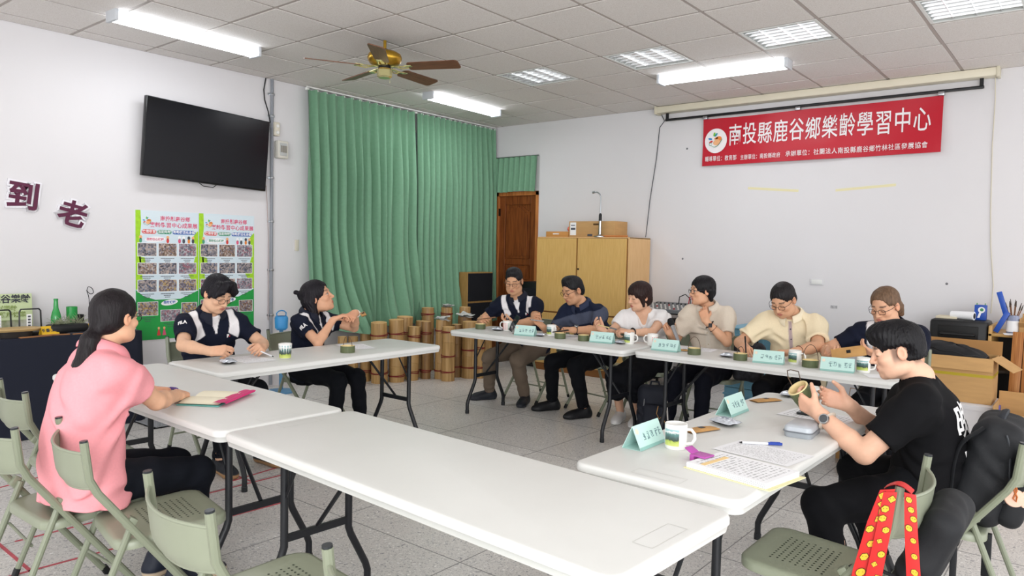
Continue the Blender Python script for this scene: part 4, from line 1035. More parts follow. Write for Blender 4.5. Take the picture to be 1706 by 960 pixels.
text_obj('line_print', '竹村樂齡', 0.045, M('olive_print', '8da05a', 0.6), t, (-0.013, -0.03, 0.185), (R(84), 0, R(90)), 0.0003, 0.001); text_obj('line_print', '健康快樂', 0.045, M('olive_print', '8da05a', 0.6), t, (-0.008, 0.03, 0.135), (R(84), 0, R(90)), 0.0003, 0.001)
MB().at((0, 0, 0), (0, R(-6), 0)).b2((0.0035, -0.16, 0.005), (0.0055, 0.16, 0.095)).obj('picture_print', ramp_mat('board_picture', [(0.3, '7c8a5c'), (0.5, 'a7a98f'), (0.7, 'c3c2b6')], 0.6, scale=14), t, 0)
WIRE = M('black_wire', '1c1e22', 0.4)
for k, (y, lab) in enumerate(((-5.79, 'black bent-rod stand with a hanging white tag, right one of the two'), (-5.99, 'black bent-rod stand with a hanging white tag, left one cut by the photo edge'))):
    t = thing('rod_stand', lab, 'stand', (0.36, y, Z0), 0, 'bent-rod stands on the display table')
    MB().tube([(0, -.07, .02), (0, -.07, .175), (0, -.06, .195), (0, .06, .195), (0, .072, .18), (0, .078, .02)], 0.006, 8).obj('rod', WIRE, t)
    MB().b2((-.05, -.09, 0), (.05, .095, .022), 0.004).obj('base', M('dark_wood', '2c2622', 0.6), t)
    MB().b2((-.002, -.022, .05), (.002, .012, .155)).obj('tag', PAPER, t, 0)
    mk = MB(); 
    for q in range(4): mk.b2((.0018, -.014, .062+.023*q), (.0028, .004, .076+.023*q))
    mk.obj('tag_print', PDK, t, 0)
t = thing('wooden_tray', 'oval wooden tray raised on a dark block at the left end of the display table', 'tray', (0.47, -5.93, Z0))
b = MB(); loft(b, [[(x, y, .0) for x, y in rrect(.13, .22, .06)], [(x, y, .045) for x, y in rrect(.14, .24, .06)]]); b.obj('block', M('dark_wood', '2c2622', 0.6), t)
b = MB(); loft(b, [[(x, y, .046) for x, y in rrect(.17, .32, .08)], [(x, y, .06) for x, y in rrect(.19, .35, .09)], [(x, y, .068) for x, y in rrect(.17, .33, .08)]]); b.obj('tray', M('pale_wood', 'b79a68', 0.6, var=.1), t)
for i, (y, l, rz, lab) in enumerate(((-5.80, .22, 8, 'brown bamboo slip at the front edge of the display table'), (-5.66, .20, -14, 'brown bamboo slip beside the yellow card'), (-5.42, .26, 4, 'long thin bamboo slip in front of the plant trough'))):
    tag(MB().box((0, 0, .004), (.035 if i < 2 else .014, l, .008), .002).obj('bamboo_slip', M('slip_brown', '9a6a42', .6, var=.1), loc=(0.565 if i != 1 else .53, y-.02, Z0), rot=(0, 0, R(rz))), lab, 'bamboo slip')
tag(MB().prism([(-.09, -.03), (.0, -.045), (.09, -.02), (.06, .035), (-.05, .04)], 0, .012, 2).obj('leaf_dish', M('dish_dark', '23252e', .5), loc=(0.53, -5.50, Z0), rot=(0, 0, R(75))), 'flat dark leaf-shaped dish on the display table before the plant trough', 'dish')
tag(MB().tube(smooth_path([(.05, -5.25, Z0), (.05, -5.25, .98), (.05, -5.265, 1.05), (.05, -5.255, 1.09), (.05, -5.225, 1.075), (.05, -5.215, 1.04), (.05, -5.24, 1.03), (.05, -5.27, 1.06)]), .003, 6).obj('wire_hook', WIRE), 'thin looped dark wire rising behind the head of the woman in pink', 'wire')
# yellowish packet at the right end of the cloth
tag(MB().b2((.20, -5.36, Z0), (.27, -5.30, Z0+.04), .004).obj('yellow_box', M('card_yellow', 'e6b928', .6)), 'tiny yellow box at the right end of the display table', 'box')
# blue bucket and grey crate behind the folding chairs on the left
t = thing('water_jug', 'bright blue plastic jug hanging behind the woman who looks up', 'jug', (0.35, -3.58, -0.03))
BJ = M('jug_blue', '3f97d6', .35)
MB().lathe([(0, .66), (.045, .66), (.062, .68), (.066, .78), (.056, .80), (.050, .80)], 20).obj('body', BJ, t); MB().tube([(.0, .05, .80), (.0, .055, .83), (.0, .03, .85), (.0, 0, .855), (0, -.03, .85), (0, -.055, .83), (0, -.05, .80)], .006, 8).obj('handle', BJ, t)
MB().lathe([(0, .03), (.13, .03), (.13, .05), (.02, .06), (.02, .66), (0, .66)], 18).obj('stand', M('stand_blue', '5b8fb5', .5), t)
t = thing('wire_crate', 'grey plastic mesh crate on the floor by the left wall under the far chairs', 'crate', (0.75, -4.85, 0))
GC = M('crate_grey', '9a9ca0', .6)
b = MB(); w, d, h_ = .40, .55, .28
b.b2((-w/2, -d/2, 0), (w/2, d/2, .01))
for z in (.0, .09, .18, .265):
    b.b2((-w/2, -d/2, z), (w/2, -d/2+.01, z+.015)); b.b2((-w/2, d/2-.01, z), (w/2, d/2, z+.015)); b.b2((-w/2, -d/2, z), (-w/2+.01, d/2, z+.015)); b.b2((w/2-.01, -d/2, z), (w/2, d/2, z+.015))
for k in range(13): b.b2((w/2-.009, -d/2+.042*k+.01, 0), (w/2-.001, -d/2+.042*k+.022, .28)); b.b2((-w/2+.001, -d/2+.042*k+.01, 0), (-w/2+.009, -d/2+.042*k+.022, .28))
b.obj('basket', GC, t, 0)
t = thing('blue_bottle', 'light blue bottle with a black cap lying on the floor under the chairs', 'bottle', (1.25, -4.55, .035), R(70))
MB().at((0, 0, 0), (R(90), 0, 0)).lathe([(0, -.10), (.034, -.10), (.034, .05), (.02, .08)], 16).obj('body', M('bottle_blue', '6fb6dc', .35), t); MB().at((0, 0, 0), (R(90), 0, 0)).lathe([(.021, .078), (.021, .115), (0, .115)], 14).obj('cap', BLACK, t)
# ------------------------------------------------------------------ people: smooth fields polygonised into one continuous surface
F32 = np.float32
V = lambda *a: np.array(a, dtype=float)
def unit(v): v = np.asarray(v, float); return v/(np.linalg.norm(v)+1e-9)
class Field:
    def __init__(s, xs, ys, zs):
        s.ax = [np.asarray(a, F32) for a in (xs, ys, zs)]
        s.v = np.full([len(a) for a in s.ax], 1.0, F32)
    def sl(s, lo, hi):
        out = []
        for a, l, h in zip(s.ax, lo, hi):
            i, j = np.searchsorted(a, l), np.searchsorted(a, h)
            if j-i < 1: return None
            out.append(slice(i, j))
        return tuple(out)
    def xyz(s, sl):
        return (s.ax[0][sl[0]][:, None, None], s.ax[1][sl[1]][None, :, None], s.ax[2][sl[2]][None, None, :])
    def put(s, lo, hi, fn, k, mode='u'):
        sl = s.sl(np.asarray(lo)-k-0.012, np.asarray(hi)+k+0.012)
        if sl is None: return
        d = fn(*s.xyz(sl)).astype(F32); o = s.v[sl]
        if mode == 's': d = -d; o = -o; d = d
        if mode == 'u':
            if k > 0:
                h = np.clip(0.5+0.5*(o-d)/k, 0, 1); s.v[sl] = o+(d-o)*h-k*h*(1-h)
            else: s.v[sl] = np.minimum(o, d)
        else:   # subtract: max(old, -d)
            dd = d       # already -d
            oo = -o      # restore old
            if k > 0:
                h = np.clip(0.5+0.5*(dd-oo)/k, 0, 1); s.v[sl] = oo+(dd-oo)*h+k*h*(1-h)
            else: s.v[sl] = np.maximum(oo, dd)
    def cap(s, a, b, r1, r2=None, k=0.0, mode='u'):
        a = np.asarray(a, float); b = np.asarray(b, float); r2 = r1 if r2 is None else r2
        ab = b-a; L2 = float(ab@ab)+1e-12; r = max(r1, r2)
        def fn(X, Y, Z):
            px, py, pz = X-a[0], Y-a[1], Z-a[2]
            t = np.clip((px*ab[0]+py*ab[1]+pz*ab[2])/L2, 0, 1)
            return np.sqrt((px-t*ab[0])**2+(py-t*ab[1])**2+(pz-t*ab[2])**2)-(r1+(r2-r1)*t)
        s.put(np.minimum(a, b)-r, np.maximum(a, b)+r, fn, k, mode)
    def chain(s, pts, rs, k=0.0):
        for i in range(len(pts)-1): s.cap(pts[i], pts[i+1], rs[i], rs[i+1], k if i == 0 else min(k, 0.012) if k else 0.0)
    def ell(s, c, rad, Rm=None, k=0.0, mode='u'):
        c = np.asarray(c, float); rad = np.asarray(rad, float); Rm = np.eye(3) if Rm is None else Rm; m = rad.max()
        def fn(X, Y, Z):
            px, py, pz = X-c[0], Y-c[1], Z-c[2]
            q = [px*Rm[0, i]+py*Rm[1, i]+pz*Rm[2, i] for i in range(3)]
            k0 = np.sqrt(sum((q[i]/rad[i])**2 for i in range(3))); k1 = np.sqrt(sum((q[i]/rad[i]**2)**2 for i in range(3)))+1e-6
            return k0*(k0-1)/k1
        s.put(c-m, c+m, fn, k, mode)
    def loft(s, a, b, right, rows, k=0.0, bow=0.0, n=2.3):
        """elliptic sections along a..b; rows = (t, half width, half depth, forward shift)"""
        a = np.asarray(a, float); b = np.asarray(b, float); ax = b-a; L = np.linalg.norm(ax); ax = ax/L
        rt = unit(right-ax*(right@ax)); fw = np.cross(ax, rt)
        T = np.array([r[0] for r in rows]); A = np.array([r[1] for r in rows]); B = np.array([r[2] for r in rows]); O = np.array([r[3] for r in rows])
        def fn(X, Y, Z):
            px, py, pz = X-a[0], Y-a[1], Z-a[2]
            t = (px*ax[0]+py*ax[1]+pz*ax[2])/L
            tc = np.clip(t, T[0], T[-1])
            wa = np.interp(tc, T, A); wb = np.interp(tc, T, B); off = np.interp(tc, T, O)-bow*4*np.clip(tc, 0, 1)*(1-np.clip(tc, 0, 1))
            u = (px*rt[0]+py*rt[1]+pz*rt[2])/wa; v = (px*fw[0]+py*fw[1]+pz*fw[2]-off)/wb
            d = ((np.abs(u)**n+np.abs(v)**n)**(1/n)-1)*np.minimum(wa, wb)
            e = np.abs(t-tc)*L
            return np.where(e > 0, np.sqrt(np.maximum(d, 0)**2+e**2)+np.minimum(d, 0)*0, d)
        m = A.max()+0.05; p0 = a+ax*L*T[0]; p1 = a+ax*L*T[-1]
        s.put(np.minimum(p0, p1)-m, np.maximum(p0, p1)+m, fn, k)
    def noise(s, amp, f, seed, sx=(1, 1, 1)):
        rnd = np.random.RandomState(seed); X, Y, Z = s.xyz((slice(None),)*3)
        X = X*sx[0]; Y = Y*sx[1]; Z = Z*sx[2]
        p = rnd.rand(12)*6.28
        w = np.sin(f*0.6*(X+0.4*Z)+p[0])+np.sin(f*0.55*(Y-0.5*Z)+p[1])+np.sin(f*0.5*(Z+.3*X)+p[2])
        n = np.sin(f*(0.8*Z+0.5*X)+1.7*w+p[3])+0.6*np.sin(f*1.9*(Z*0.7-0.6*Y)+1.3*w+p[4])
        s.v += (amp*n*0.6).astype(F32)
    def mesh(s):
        v = s.v; ins = v < 0
        c = np.zeros([n-1 for n in v.shape], np.uint8)
        for i in (0, 1):
            for j in (0, 1):
                for k in (0, 1):
                    c += ins[i:v.shape[0]-1+i, j:v.shape[1]-1+j, k:v.shape[2]-1+k]
        act = (c > 0) & (c < 8); idx = np.argwhere(act)
        ids = np.full(c.shape, -1, np.int32); ids[act] = np.arange(len(idx))
        pos = np.zeros((len(idx), 3)); cnt = np.zeros(len(idx))
        I, J, K = idx.T
        X, Y, Z = s.ax
        for ax in range(3):
            o1, o2 = [q for q in range(3) if q != ax]
            for da in (0, 1):
                for db in (0, 1):
                    a = [I, J, K]; a = list(a); a[o1] = a[o1]+da; a[o2] = a[o2]+db
                    b = list(a); b[ax] = b[ax]+1
                    va = v[a[0], a[1], a[2]]; vb = v[b[0], b[1], b[2]]
                    m = (va < 0) != (vb < 0)
                    t = np.where(m, va/np.where(m, va-vb, 1), 0)
                    pa = np.stack([X[a[0]], Y[a[1]], Z[a[2]]], 1); pb = np.stack([X[b[0]], Y[b[1]], Z[b[2]]], 1)
                    pos += np.where(m[:, None], pa+(pb-pa)*t[:, None], 0); cnt += m
        pos /= cnt[:, None]
        faces = []
        for ax in range(3):
            o1, o2 = (ax+1) % 3, (ax+2) % 3
            sl0 = [slice(None)]*3; sl1 = [slice(None)]*3; sl0[ax] = slice(0, -1); sl1[ax] = slice(1, None)
            for o in (o1, o2): sl0[o] = slice(1, -1); sl1[o] = slice(1, -1)
            A = ins[tuple(sl0)]; B = ins[tuple(sl1)]
            e = np.argwhere(A != B)
            if not len(e): continue
            flip = A[tuple(e.T)]
            e[:, o1] += 1; e[:, o2] += 1
            def cid(d1, d2):
                q = e.copy(); q[:, o1] += d1; q[:, o2] += d2
                return ids[q[:, 0], q[:, 1], q[:, 2]]
            q = np.stack([cid(-1, -1), cid(0, -1), cid(0, 0), cid(-1, 0)], 1)
            q[~flip] = q[~flip][:, ::-1]
            faces.append(q)
        return pos, np.concatenate(faces)

def np_mesh(name, verts, quads, mat, col=None, parent=None, smooth=True):
    me = bpy.data.meshes.new(name)
    me.vertices.add(len(verts)); me.vertices.foreach_set('co', np.asarray(verts, F32).ravel())
    me.loops.add(len(quads)*4); me.loops.foreach_set('vertex_index', np.asarray(quads, np.int32).ravel())
    me.polygons.add(len(quads)); me.polygons.foreach_set('loop_start', np.arange(len(quads), dtype=np.int32)*4)
    me.polygons.foreach_set('loop_total', np.full(len(quads), 4, np.int32)) if bpy.app.version < (4, 1, 0) else None
    me.polygons.foreach_set('use_smooth', np.ones(len(quads), bool))
    me.update(calc_edges=True); me.validate()
    me.materials.append(mat)
    if col is not None:
        a = me.color_attributes.new('Col', 'FLOAT_COLOR', 'POINT')
        c4 = np.ones((len(verts), 4), F32); c4[:, :3] = col
        a.data.foreach_set('color', c4.ravel())
    o = bpy.data.objects.new(name, me); C.objects.link(o)
    if parent: o.parent = parent
    return o
def rng(lo, hi, h): return np.arange(lo, hi+h, h)
def zgrid(segs):
    """segs: list of (z_from, z_to, step) in rising order"""
    out = []
    for a, b, h in segs:
        out += list(np.arange(a, b-1e-6, h))
    return np.array(out+[segs[-1][1]])
def rotm(yaw, pitch=0, roll=0):
    """columns: right, forward, up;  yaw 0 faces +y, positive turns left; pitch positive looks down"""
    return np.array(Euler((R(-pitch), R(roll), R(yaw)), 'YXZ').to_matrix()) if False else np.array((Matrix.Rotation(R(yaw), 3, 'Z') @ Matrix.Rotation(R(-pitch), 3, 'X') @ Matrix.Rotation(R(roll), 3, 'Y')))
def ik(a, b, l1, l2, pole):
    """middle joint of a two-bone chain from a to b; returns joint and (possibly pulled-in) end"""
    a = np.asarray(a, float); b = np.asarray(b, float); d = b-a; L = np.linalg.norm(d)
    mx = (l1+l2)*0.995
    if L > mx: b = a+d*(mx/L); d = b-a; L = mx
    x = (l1*l1-l2*l2+L*L)/(2*L); h = math.sqrt(max(l1*l1-x*x, 1e-6))
    u = d/L; p = np.asarray(pole, float); p = unit(p-u*(p@u))
    return a+u*x+p*h, b
def sstep(x, a, b):
    t = np.clip((x-a)/(b-a), 0, 1); return t*t*(3-2*t)
def mixc(c, col, m): return c*(1-m[:, None])+np.array(col)[None, :]*m[:, None]

SKIN = M('skin', 'd9a98a', 0.5, spec=0.35, attr='Col', var=0.03, vs_=60)
CLOTH = M('clothing', '808080', 0.85, spec=0.2, attr='Col', bump=0.06, bs=500, var=0.03, vs_=120)
SHOE = M('shoe_material', '303030', 0.55, attr='Col')
HAIRM = {}
def hair_mat(col):
    if col not in HAIRM:
        m = M('hair_'+col, col, 0.5, spec=0.3, var=0.35, vs_=90, stretch=(1, 1, 0.12), bump=0.35, bs=190)
        HAIRM[col] = m
    return HAIRM[col]
GLASS = M('lens_glass', 'ffffff', 0.03, trans=1.0, ior=1.08, alpha=0.25)
FRAME = M('spectacle_frame', '20222a', 0.3, 0.6)

HANDS = {   # per finger (index..little): curl of the three joints in degrees;  thumb: (spread, curl)
 'flat': ([(8, 10, 8)]*4, (35, 12)), 'relax': ([(18, 28, 18), (24, 32, 20), (30, 36, 22), (34, 40, 24)], (35, 25)),
 'grip': ([(48, 62, 35), (54, 68, 38), (58, 72, 40), (62, 74, 40)], (30, 35)), 'pen': ([(42, 50, 25), (52, 62, 34), (66, 74, 38), (72, 78, 40)], (28, 30)),
 'cup': ([(28, 38, 24), (30, 42, 26), (33, 44, 28), (36, 46, 30)], (48, 14)), 'pinch': ([(50, 42, 22), (46, 52, 30), (48, 60, 34), (50, 64, 36)], (36, 34)),
 'mic': ([(58, 78, 45), (60, 80, 46), (62, 80, 46), (64, 80, 46)], (40, 52)),
}
def add_hand(f, w, d, n, side, pose, sc):
    """w wrist, d direction of the fingers, n palm normal (out of the palm), side +1 right hand, -1 left"""
    d = unit(d); n = unit(np.asarray(n)-d*(np.asarray(n)@d)); t = np.cross(d, n)*side     # towards the thumb
    curls, th = HANDS[pose]
    kn = []
    for i, (o, l) in enumerate(((0.027, 0.088), (0.009, 0.091), (-0.010, 0.086), (-0.027, 0.077))):
        k = w+(d*l+t*o)*sc; kn.append(k)
        f.cap(w+t*o*0.65*sc+d*0.012*sc, k, 0.0155*sc, 0.0118*sc, 0.014)
    lens = ((0.042, 0.025, 0.020), (0.046, 0.028, 0.021), (0.043, 0.026, 0.020), (0.034, 0.020, 0.018))
    tips = []
    for i in range(4):
        p = kn[i]; a = 0.0; spread = (0.10, 0.02, -0.05, -0.13)[i]
        for j in range(3):
            a += R(curls[i][j])
            dd = (d+t*spread*math.cos(a))*math.cos(a)+n*math.sin(a)
            q = p+unit(dd)*lens[i][j]*sc
            f.cap(p, q, (0.0096, 0.0086, 0.0078)[j]*sc, (0.0086, 0.0078, 0.0066)[j]*sc, 0.004 if j == 0 else 0.0)
            p = q
        tips.append(p)
    sp, cu = R(th[0]), R(th[1])
    b = w+(d*0.022+t*0.022+n*0.008)*sc
    d1 = unit(d*math.cos(sp)+t*math.sin(sp)+n*0.35); m1 = b+d1*0.046*sc
    f.cap(w+(d*0.012+t*0.008)*sc, m1, 0.017*sc, 0.0118*sc, 0.014)
    d2 = unit(d*math.cos(sp*0.45)+t*math.sin(sp*0.45)*math.cos(cu)+n*(0.3+math.sin(cu))); m2 = m1+d2*0.032*sc
    d3 = unit(d2+n*math.sin(cu)*0.5-t*math.sin(cu)*0.4); m3 = m2+d3*0.026*sc
    f.cap(m1, m2, 0.0112*sc, 0.0098*sc, 0.003); f.cap(m2, m3, 0.0098*sc, 0.0076*sc)
    return w+(d*0.10+n*0.035)*sc, tips

def add_head(f, Hc, Rm, s, o):
    """face, ears and jaw in the head frame (x right, y forward, z up; origin between the ears at eye height)"""
    g = lambda x, y, z: Hc+Rm@(np.array([x, y, z])*s)
    e = lambda c, r, k=0.0, mode='u': f.ell(g(*c), np.array(r)*s, Rm, k*s, mode)
    jw = o.get('jaw', 1.0)
    e((0, -0.012, 0.030), (0.073, 0.092, 0.083))
    e((0, 0.022, -0.040), (0.060*jw, 0.064, 0.074), 0.03)
    f.cap(g(-0.030*jw, 0.045, -0.086), g(0.030*jw, 0.045, -0.086), 0.028*s, 0.028*s, 0.03*s)
    e((0, 0.070, -0.100), (0.022, 0.017, 0.017), 0.02)
    for x in (-1, 1):
        e((x*0.040, 0.058, -0.028), (0.024, 0.024, 0.020), 0.02)
        e((x*0.052*jw, 0.010, -0.070), (0.018, 0.035, 0.028), 0.025)
    f.cap(g(-0.036, 0.074, 0.021), g(0.036, 0.074, 0.021), 0.011*s, 0.011*s, 0.014*s)
    for x in (-1, 1): e((x*0.031, 0.097, 0.001), (0.019, 0.016, 0.012), 0.012, 's')
    for x in (-1, 1): e((x*0.031, 0.0745, -0.0005), (0.0165, 0.0125, 0.0115), 0.004)
    f.cap(g(0, 0.082, 0.010), g(0, 0.103, -0.030), 0.0075*s, 0.0095*s, 0.010*s)
    e((0, 0.104, -0.033), (0.0115, 0.011, 0.010), 0.006)
    for x in (-1, 1): e((x*0.0125, 0.093, -0.036), (0.0085, 0.010, 0.0085), 0.005)
    e((0, 0.077, -0.066), (0.030, 0.015, 0.018), 0.014)
    e((0, 0.0885, -0.0615), (0.021, 0.0065, 0.0050), 0.005)
    e((0, 0.0875, -0.0725), (0.018, 0.0070, 0.0058), 0.005)
    f.cap(g(-0.020, 0.0935, -0.0668), g(0.020, 0.0935, -0.0668), 0.0028*s, 0.0028*s, 0.002*s, 's')
    if not o.get('noears'):
        for x in (-1, 1):
            e((x*0.078, -0.010, -0.010), (0.0095, 0.020, 0.031), 0.006)
            e((x*0.086, -0.006, -0.006), (0.006, 0.011, 0.019), 0.004, 's')

def head_colors(P, Hc, Rm, s, skin, o):
    q = (P-Hc)@Rm/s
    x, y, z = q.T
    c = np.tile(np.array(skin)[None, :], (len(P), 1)).astype(float)
    front = sstep(y, 0.045, 0.07)
    # cheeks, nose and ears a little redder; lips; brows; lashes and eyes; stubble for some
    ck = np.exp(-(((np.abs(x)-0.045)/0.022)**2+((z+0.03)/0.022)**2))*front*0.25
    c = mixc(c, np.array(skin)*np.array([1.04, 0.80, 0.76]), ck)
    er = sstep(np.abs(x), 0.074, 0.080)*(np.abs(z+0.01) < 0.05)*(np.abs(y) < 0.05)*0.45
    c = mixc(c, np.array(skin)*np.array([1.0, 0.74, 0.68]), er)
    lip = (1-sstep(np.abs(x)/0.024+((z+0.0668)/0.0125)**2, 0.75, 1.1))*sstep(y, 0.075, 0.083)
    c = mixc(c, lin(o.get('lip', 'b5675e')), lip*0.85)
    br = o.get('brow', lin('2a211c'))
    zz = z-0.0235-0.004*np.cos((np.abs(x)-0.034)*60)
    bw = (1-sstep(np.abs(zz), 0.0030, 0.0055))*sstep(np.abs(x), 0.010, 0.016)*(1-sstep(np.abs(x), 0.046, 0.054))*front
    c = mixc(c, br, bw*o.get('brow_amt', 0.8))
    ex = np.abs(x)-0.031
    if o.get('eyes', 'down') == 'down':
        la = (1-sstep(np.abs(z+0.0065+0.25*ex*ex*40*0.01), 0.0016, 0.0042))*(1-sstep(np.abs(ex), 0.012, 0.0165))*front
        c = mixc(c, lin('1d1512'), la*0.9)
    else:
        op = (1-sstep((ex/0.0145)**2+((z+0.0010)/0.0052)**2, 0.7, 1.15))*front
        c = mixc(c, lin('e6ded8'), op)
        sh = o.get('gaze', 0.0)
        ir = (1-sstep(((np.sign(x)*ex-sh)/0.0058)**2+((z+0.0005)/0.0060)**2, 0.6, 1.1))*op
        c = mixc(c, lin('1a1210'), ir)
        la = (1-sstep(np.abs(z-0.0050+ex*ex*14), 0.0014, 0.0036))*(1-sstep(np.abs(ex), 0.012, 0.017))*front
        c = mixc(c, lin('1d1512'), la*0.9)
    if 'fade' in o:
        fd = sstep(z, -0.065, -0.02)*(1-sstep(z, 0.05, 0.07))*(1-sstep(y, 0.022, 0.036))*sstep(np.abs(x)-0.35*(-y-0.05), 0.05, 0.06)*(1-er)
        fd = np.maximum(fd, sstep(z, -0.085, -0.045)*(1-sstep(y, -0.06, -0.045)))
        c = mixc(c, lin('4a3a34'), fd*o['fade']*(1-sstep(np.abs(x), 0.0765, 0.080)))
    if 'stubble' in o:
        st = sstep(-z, 0.045, 0.065)*sstep(y, 0.0, 0.03)*(1-lip)
        c = mixc(c, np.array(skin)*np.array([0.72, 0.74, 0.78]), st*o['stubble'])
    return c

def person(label, S_):
    """S_: posture in world coordinates; builds the skin as one mesh, with hair and clothing as its children"""
    root = np.array([S_['pelvis'][0], S_['pelvis'][1], 0.0])
    w = lambda p: np.asarray(p, float)-root
    h = S_.get('h', 0.0055); sc = S_.get('scale', 1.0)
    P = w(S_['pelvis']); N = w(S_['neck']); Hc = w(S_['head'])
    Rh = rotm(*S_['head_rot']); hs = S_.get('head_scale', 1.0)
    Rb = rotm(S_['yaw']); Rs = rotm(S_.get('sh_yaw', S_['yaw'])); 
    rt, fw = Rs[:, 0], Rs[:, 1]; hr, hf = Rb[:, 0], Rb[:, 1]
    up = unit(N-P)
    W2 = S_.get('sh_w', 0.175)*sc
    skin = np.array(lin(S_.get('skin', 'dcae90')))
    dz = S_.get('sh_dz', (0, 0))
    shR = N-up*0.070*sc+rt*W2+V(0, 0, dz[0]); shL = N-up*0.070*sc-rt*W2+V(0, 0, dz[1])
    l1, l2 = 0.285*sc, 0.245*sc
    arms = []
    for sd, sh, key in ((1, shR, 'R'), (-1, shL, 'L')):
        A = S_['arm'+key]
        wr = w(A['wrist']); pole = np.asarray(A.get('pole', -up*1.0+rt*sd*0.5-fw*0.3), float)
        el, wr = ik(sh, wr, l1, l2, pole)
        arms.append((sd, sh, el, wr, A))
    legs = []
    t1, t2 = 0.43*sc, 0.41*sc
    for sd, key in ((1, 'R'), (-1, 'L')):
        G = S_['leg'+key]
        hp = P+hr*0.088*sc*sd
        an = w(G['foot'])+V(0, 0, 0.085)
        kn, an = ik(hp, an, t1, t2, G.get('pole', hf+V(0, 0, 0.8)))
        legs.append((sd, hp, kn, an, G))
    pts = np.array([P, N, Hc]+[q for a in arms for q in a[1:4]]+[q for l in legs for q in l[1:4]])
    lo = pts.min(0)-0.20; hi = pts.max(0)+0.20; lo[2] = -0.02; hi[2] = Hc[2]+0.17*hs
    # ---- skin
    hz = min([a[3][2] for a in arms])-0.10
    zs = zgrid([(lo[2], hz, 0.011), (hz, hi[2], h)])
    f = Field(rng(lo[0], hi[0], h), rng(lo[1], hi[1], h), zs)
    fem = S_.get('fem', False)
    tw = 0.92 if fem else 1.0
    bl = S_.get('belly', 0.0)
    rows = [(-0.16, 0.145, 0.10, 0.0), (0.0, 0.155, 0.11, 0.0), (0.3, 0.138*tw, 0.10, 0.005), (0.6, 0.145*tw, 0.105, 0.01), (0.82, 0.12*tw, 0.085, 0.0), (0.94, 0.06, 0.06, 0.0)]
    bow = S_.get('bow', 0.03)
    f.loft(P, N, rt, [(t, a*sc, b*sc, o_*sc) for t, a, b, o_ in rows], 0, bow)
    nb = Hc+Rh@(np.array([0, -0.025, -0.075])*hs)
    f.chain([N-up*0.04, N+up*0.01, nb], [0.062*sc*tw, 0.056*sc*tw, 0.052*sc*tw], 0.03)
    for sd, sh, el, wr, A in arms:
        f.cap(N-up*0.04*sc+rt*sd*0.05, sh, 0.045*sc, 0.05*sc, 0.03)
        k = S_.get('arm_r', 1.0)*sc*tw
        f.chain([sh, sh*0.6+el*0.4, el], [0.050*k, 0.046*k, 0.040*k], 0.02)
        f.chain([el, el*0.68+wr*0.32, wr*0.92+el*0.08, wr], [0.040*k, 0.0405*k, 0.028*k, 0.027*k], 0.012)
        add_hand(f, wr, np.asarray(A['dir'], float), np.asarray(A['palm'], float), sd, A.get('pose', 'relax'), S_.get('hand', 1.0)*sc)
    for sd, hp, kn, an, G in legs:
        f.chain([hp, kn], [0.075*sc, 0.052*sc], 0.03); f.chain([kn, kn*0.65+an*0.35-hf*0.012, an], [0.050*sc, 0.050*sc, 0.034*sc], 0.01)
        ff = rotm(G.get('yaw', S_['yaw']))[:, 1]
        f.cap(an-V(0, 0, 0.045), an-V(0, 0, 0.055)+ff*0.12*sc, 0.03*sc, 0.024*sc, 0.03)
    add_head(f, Hc, Rh, hs, S_.get('face', {}))
    v, q = f.mesh()
    c = np.tile(skin[None, :], (len(v), 1)).astype(float)
    hm = np.linalg.norm(v-Hc, axis=1) < 0.17*hs
    c[hm] = head_colors(v[hm], Hc, Rh, hs, skin, S_.get('face', {}))
    for sd, sh, el, wr, A in arms:     # knuckles and fingertips a touch pinker
        dd = np.linalg.norm(v-(wr+unit(np.asarray(A['dir'], float))*0.10*sc), axis=1)
        c = mixc(c, skin*np.array([1.02, 0.84, 0.80]), (1-sstep(dd, 0.05, 0.10))*0.35)
    body = np_mesh('person', v, q, SKIN, c)
    body.location = root
    tag(body, label, 'person')
    # ---- shirt
    T = S_['top']; hc = T.get('h', 0.0068)
    f = Field(rng(lo[0], hi[0], hc), rng(lo[1], hi[1], hc), rng(P[2]-0.18, max(N[2], shR[2], shL[2])+0.10, hc))
    x = T.get('fit', 1.0)
    hem = T.get('hem', -0.14)
    rows = [(hem, 0.178*x, 0.130*x, 0.008), (0.0, 0.178*x, 0.132*x+bl*0.5, 0.005+bl*0.4), (0.28, 0.162*x*tw, 0.122*x+bl, 0.008+bl), (0.6, 0.168*tw, 0.124, 0.012), (0.80, 0.150*tw, 0.108, 0.004), (0.93, 0.085, 0.078, 0.0), (0.985, 0.070, 0.066, 0.0)]
    f.loft(P, N, rt, [(t, a*sc, b*sc, o_*sc) for t, a, b, o_ in rows], 0, bow)
    if fem and not T.get('flat'):
        for sd in (-1, 1): f.ell(P+(N-P)*0.66+rt*sd*0.07*sc+fw*0.085*sc, (0.062*sc, 0.055*sc, 0.06*sc), Rs, 0.05)
    sl = T.get('sleeve', 0.62)
    for sd, sh, el, wr, A in arms:
        f.cap(N-up*0.025*sc+rt*sd*0.04*sc, sh, 0.048*sc*tw, 0.050*sc*tw, 0.06)
        f.cap(P+(N-P)*0.70+rt*sd*0.07*sc, sh*0.75+el*0.25, 0.075*sc, 0.050*sc*tw, 0.07)
        e2 = sh+(el-sh)*sl; k = T.get('sleeve_r', 1.0)*sc*S_.get('arm_r', 1.0)
        if T.get('long'):
            f.chain([sh, el, wr*0.96+el*0.04], [0.066*k, 0.053*k, 0.038*k], 0.04)
        else:
            f.cap(sh, e2, 0.050*k*tw, 0.061*k*tw, 0.075)
    f.noise(T.get('wr', 0.0080), T.get('wf', 46), S_.get('seed', 1))
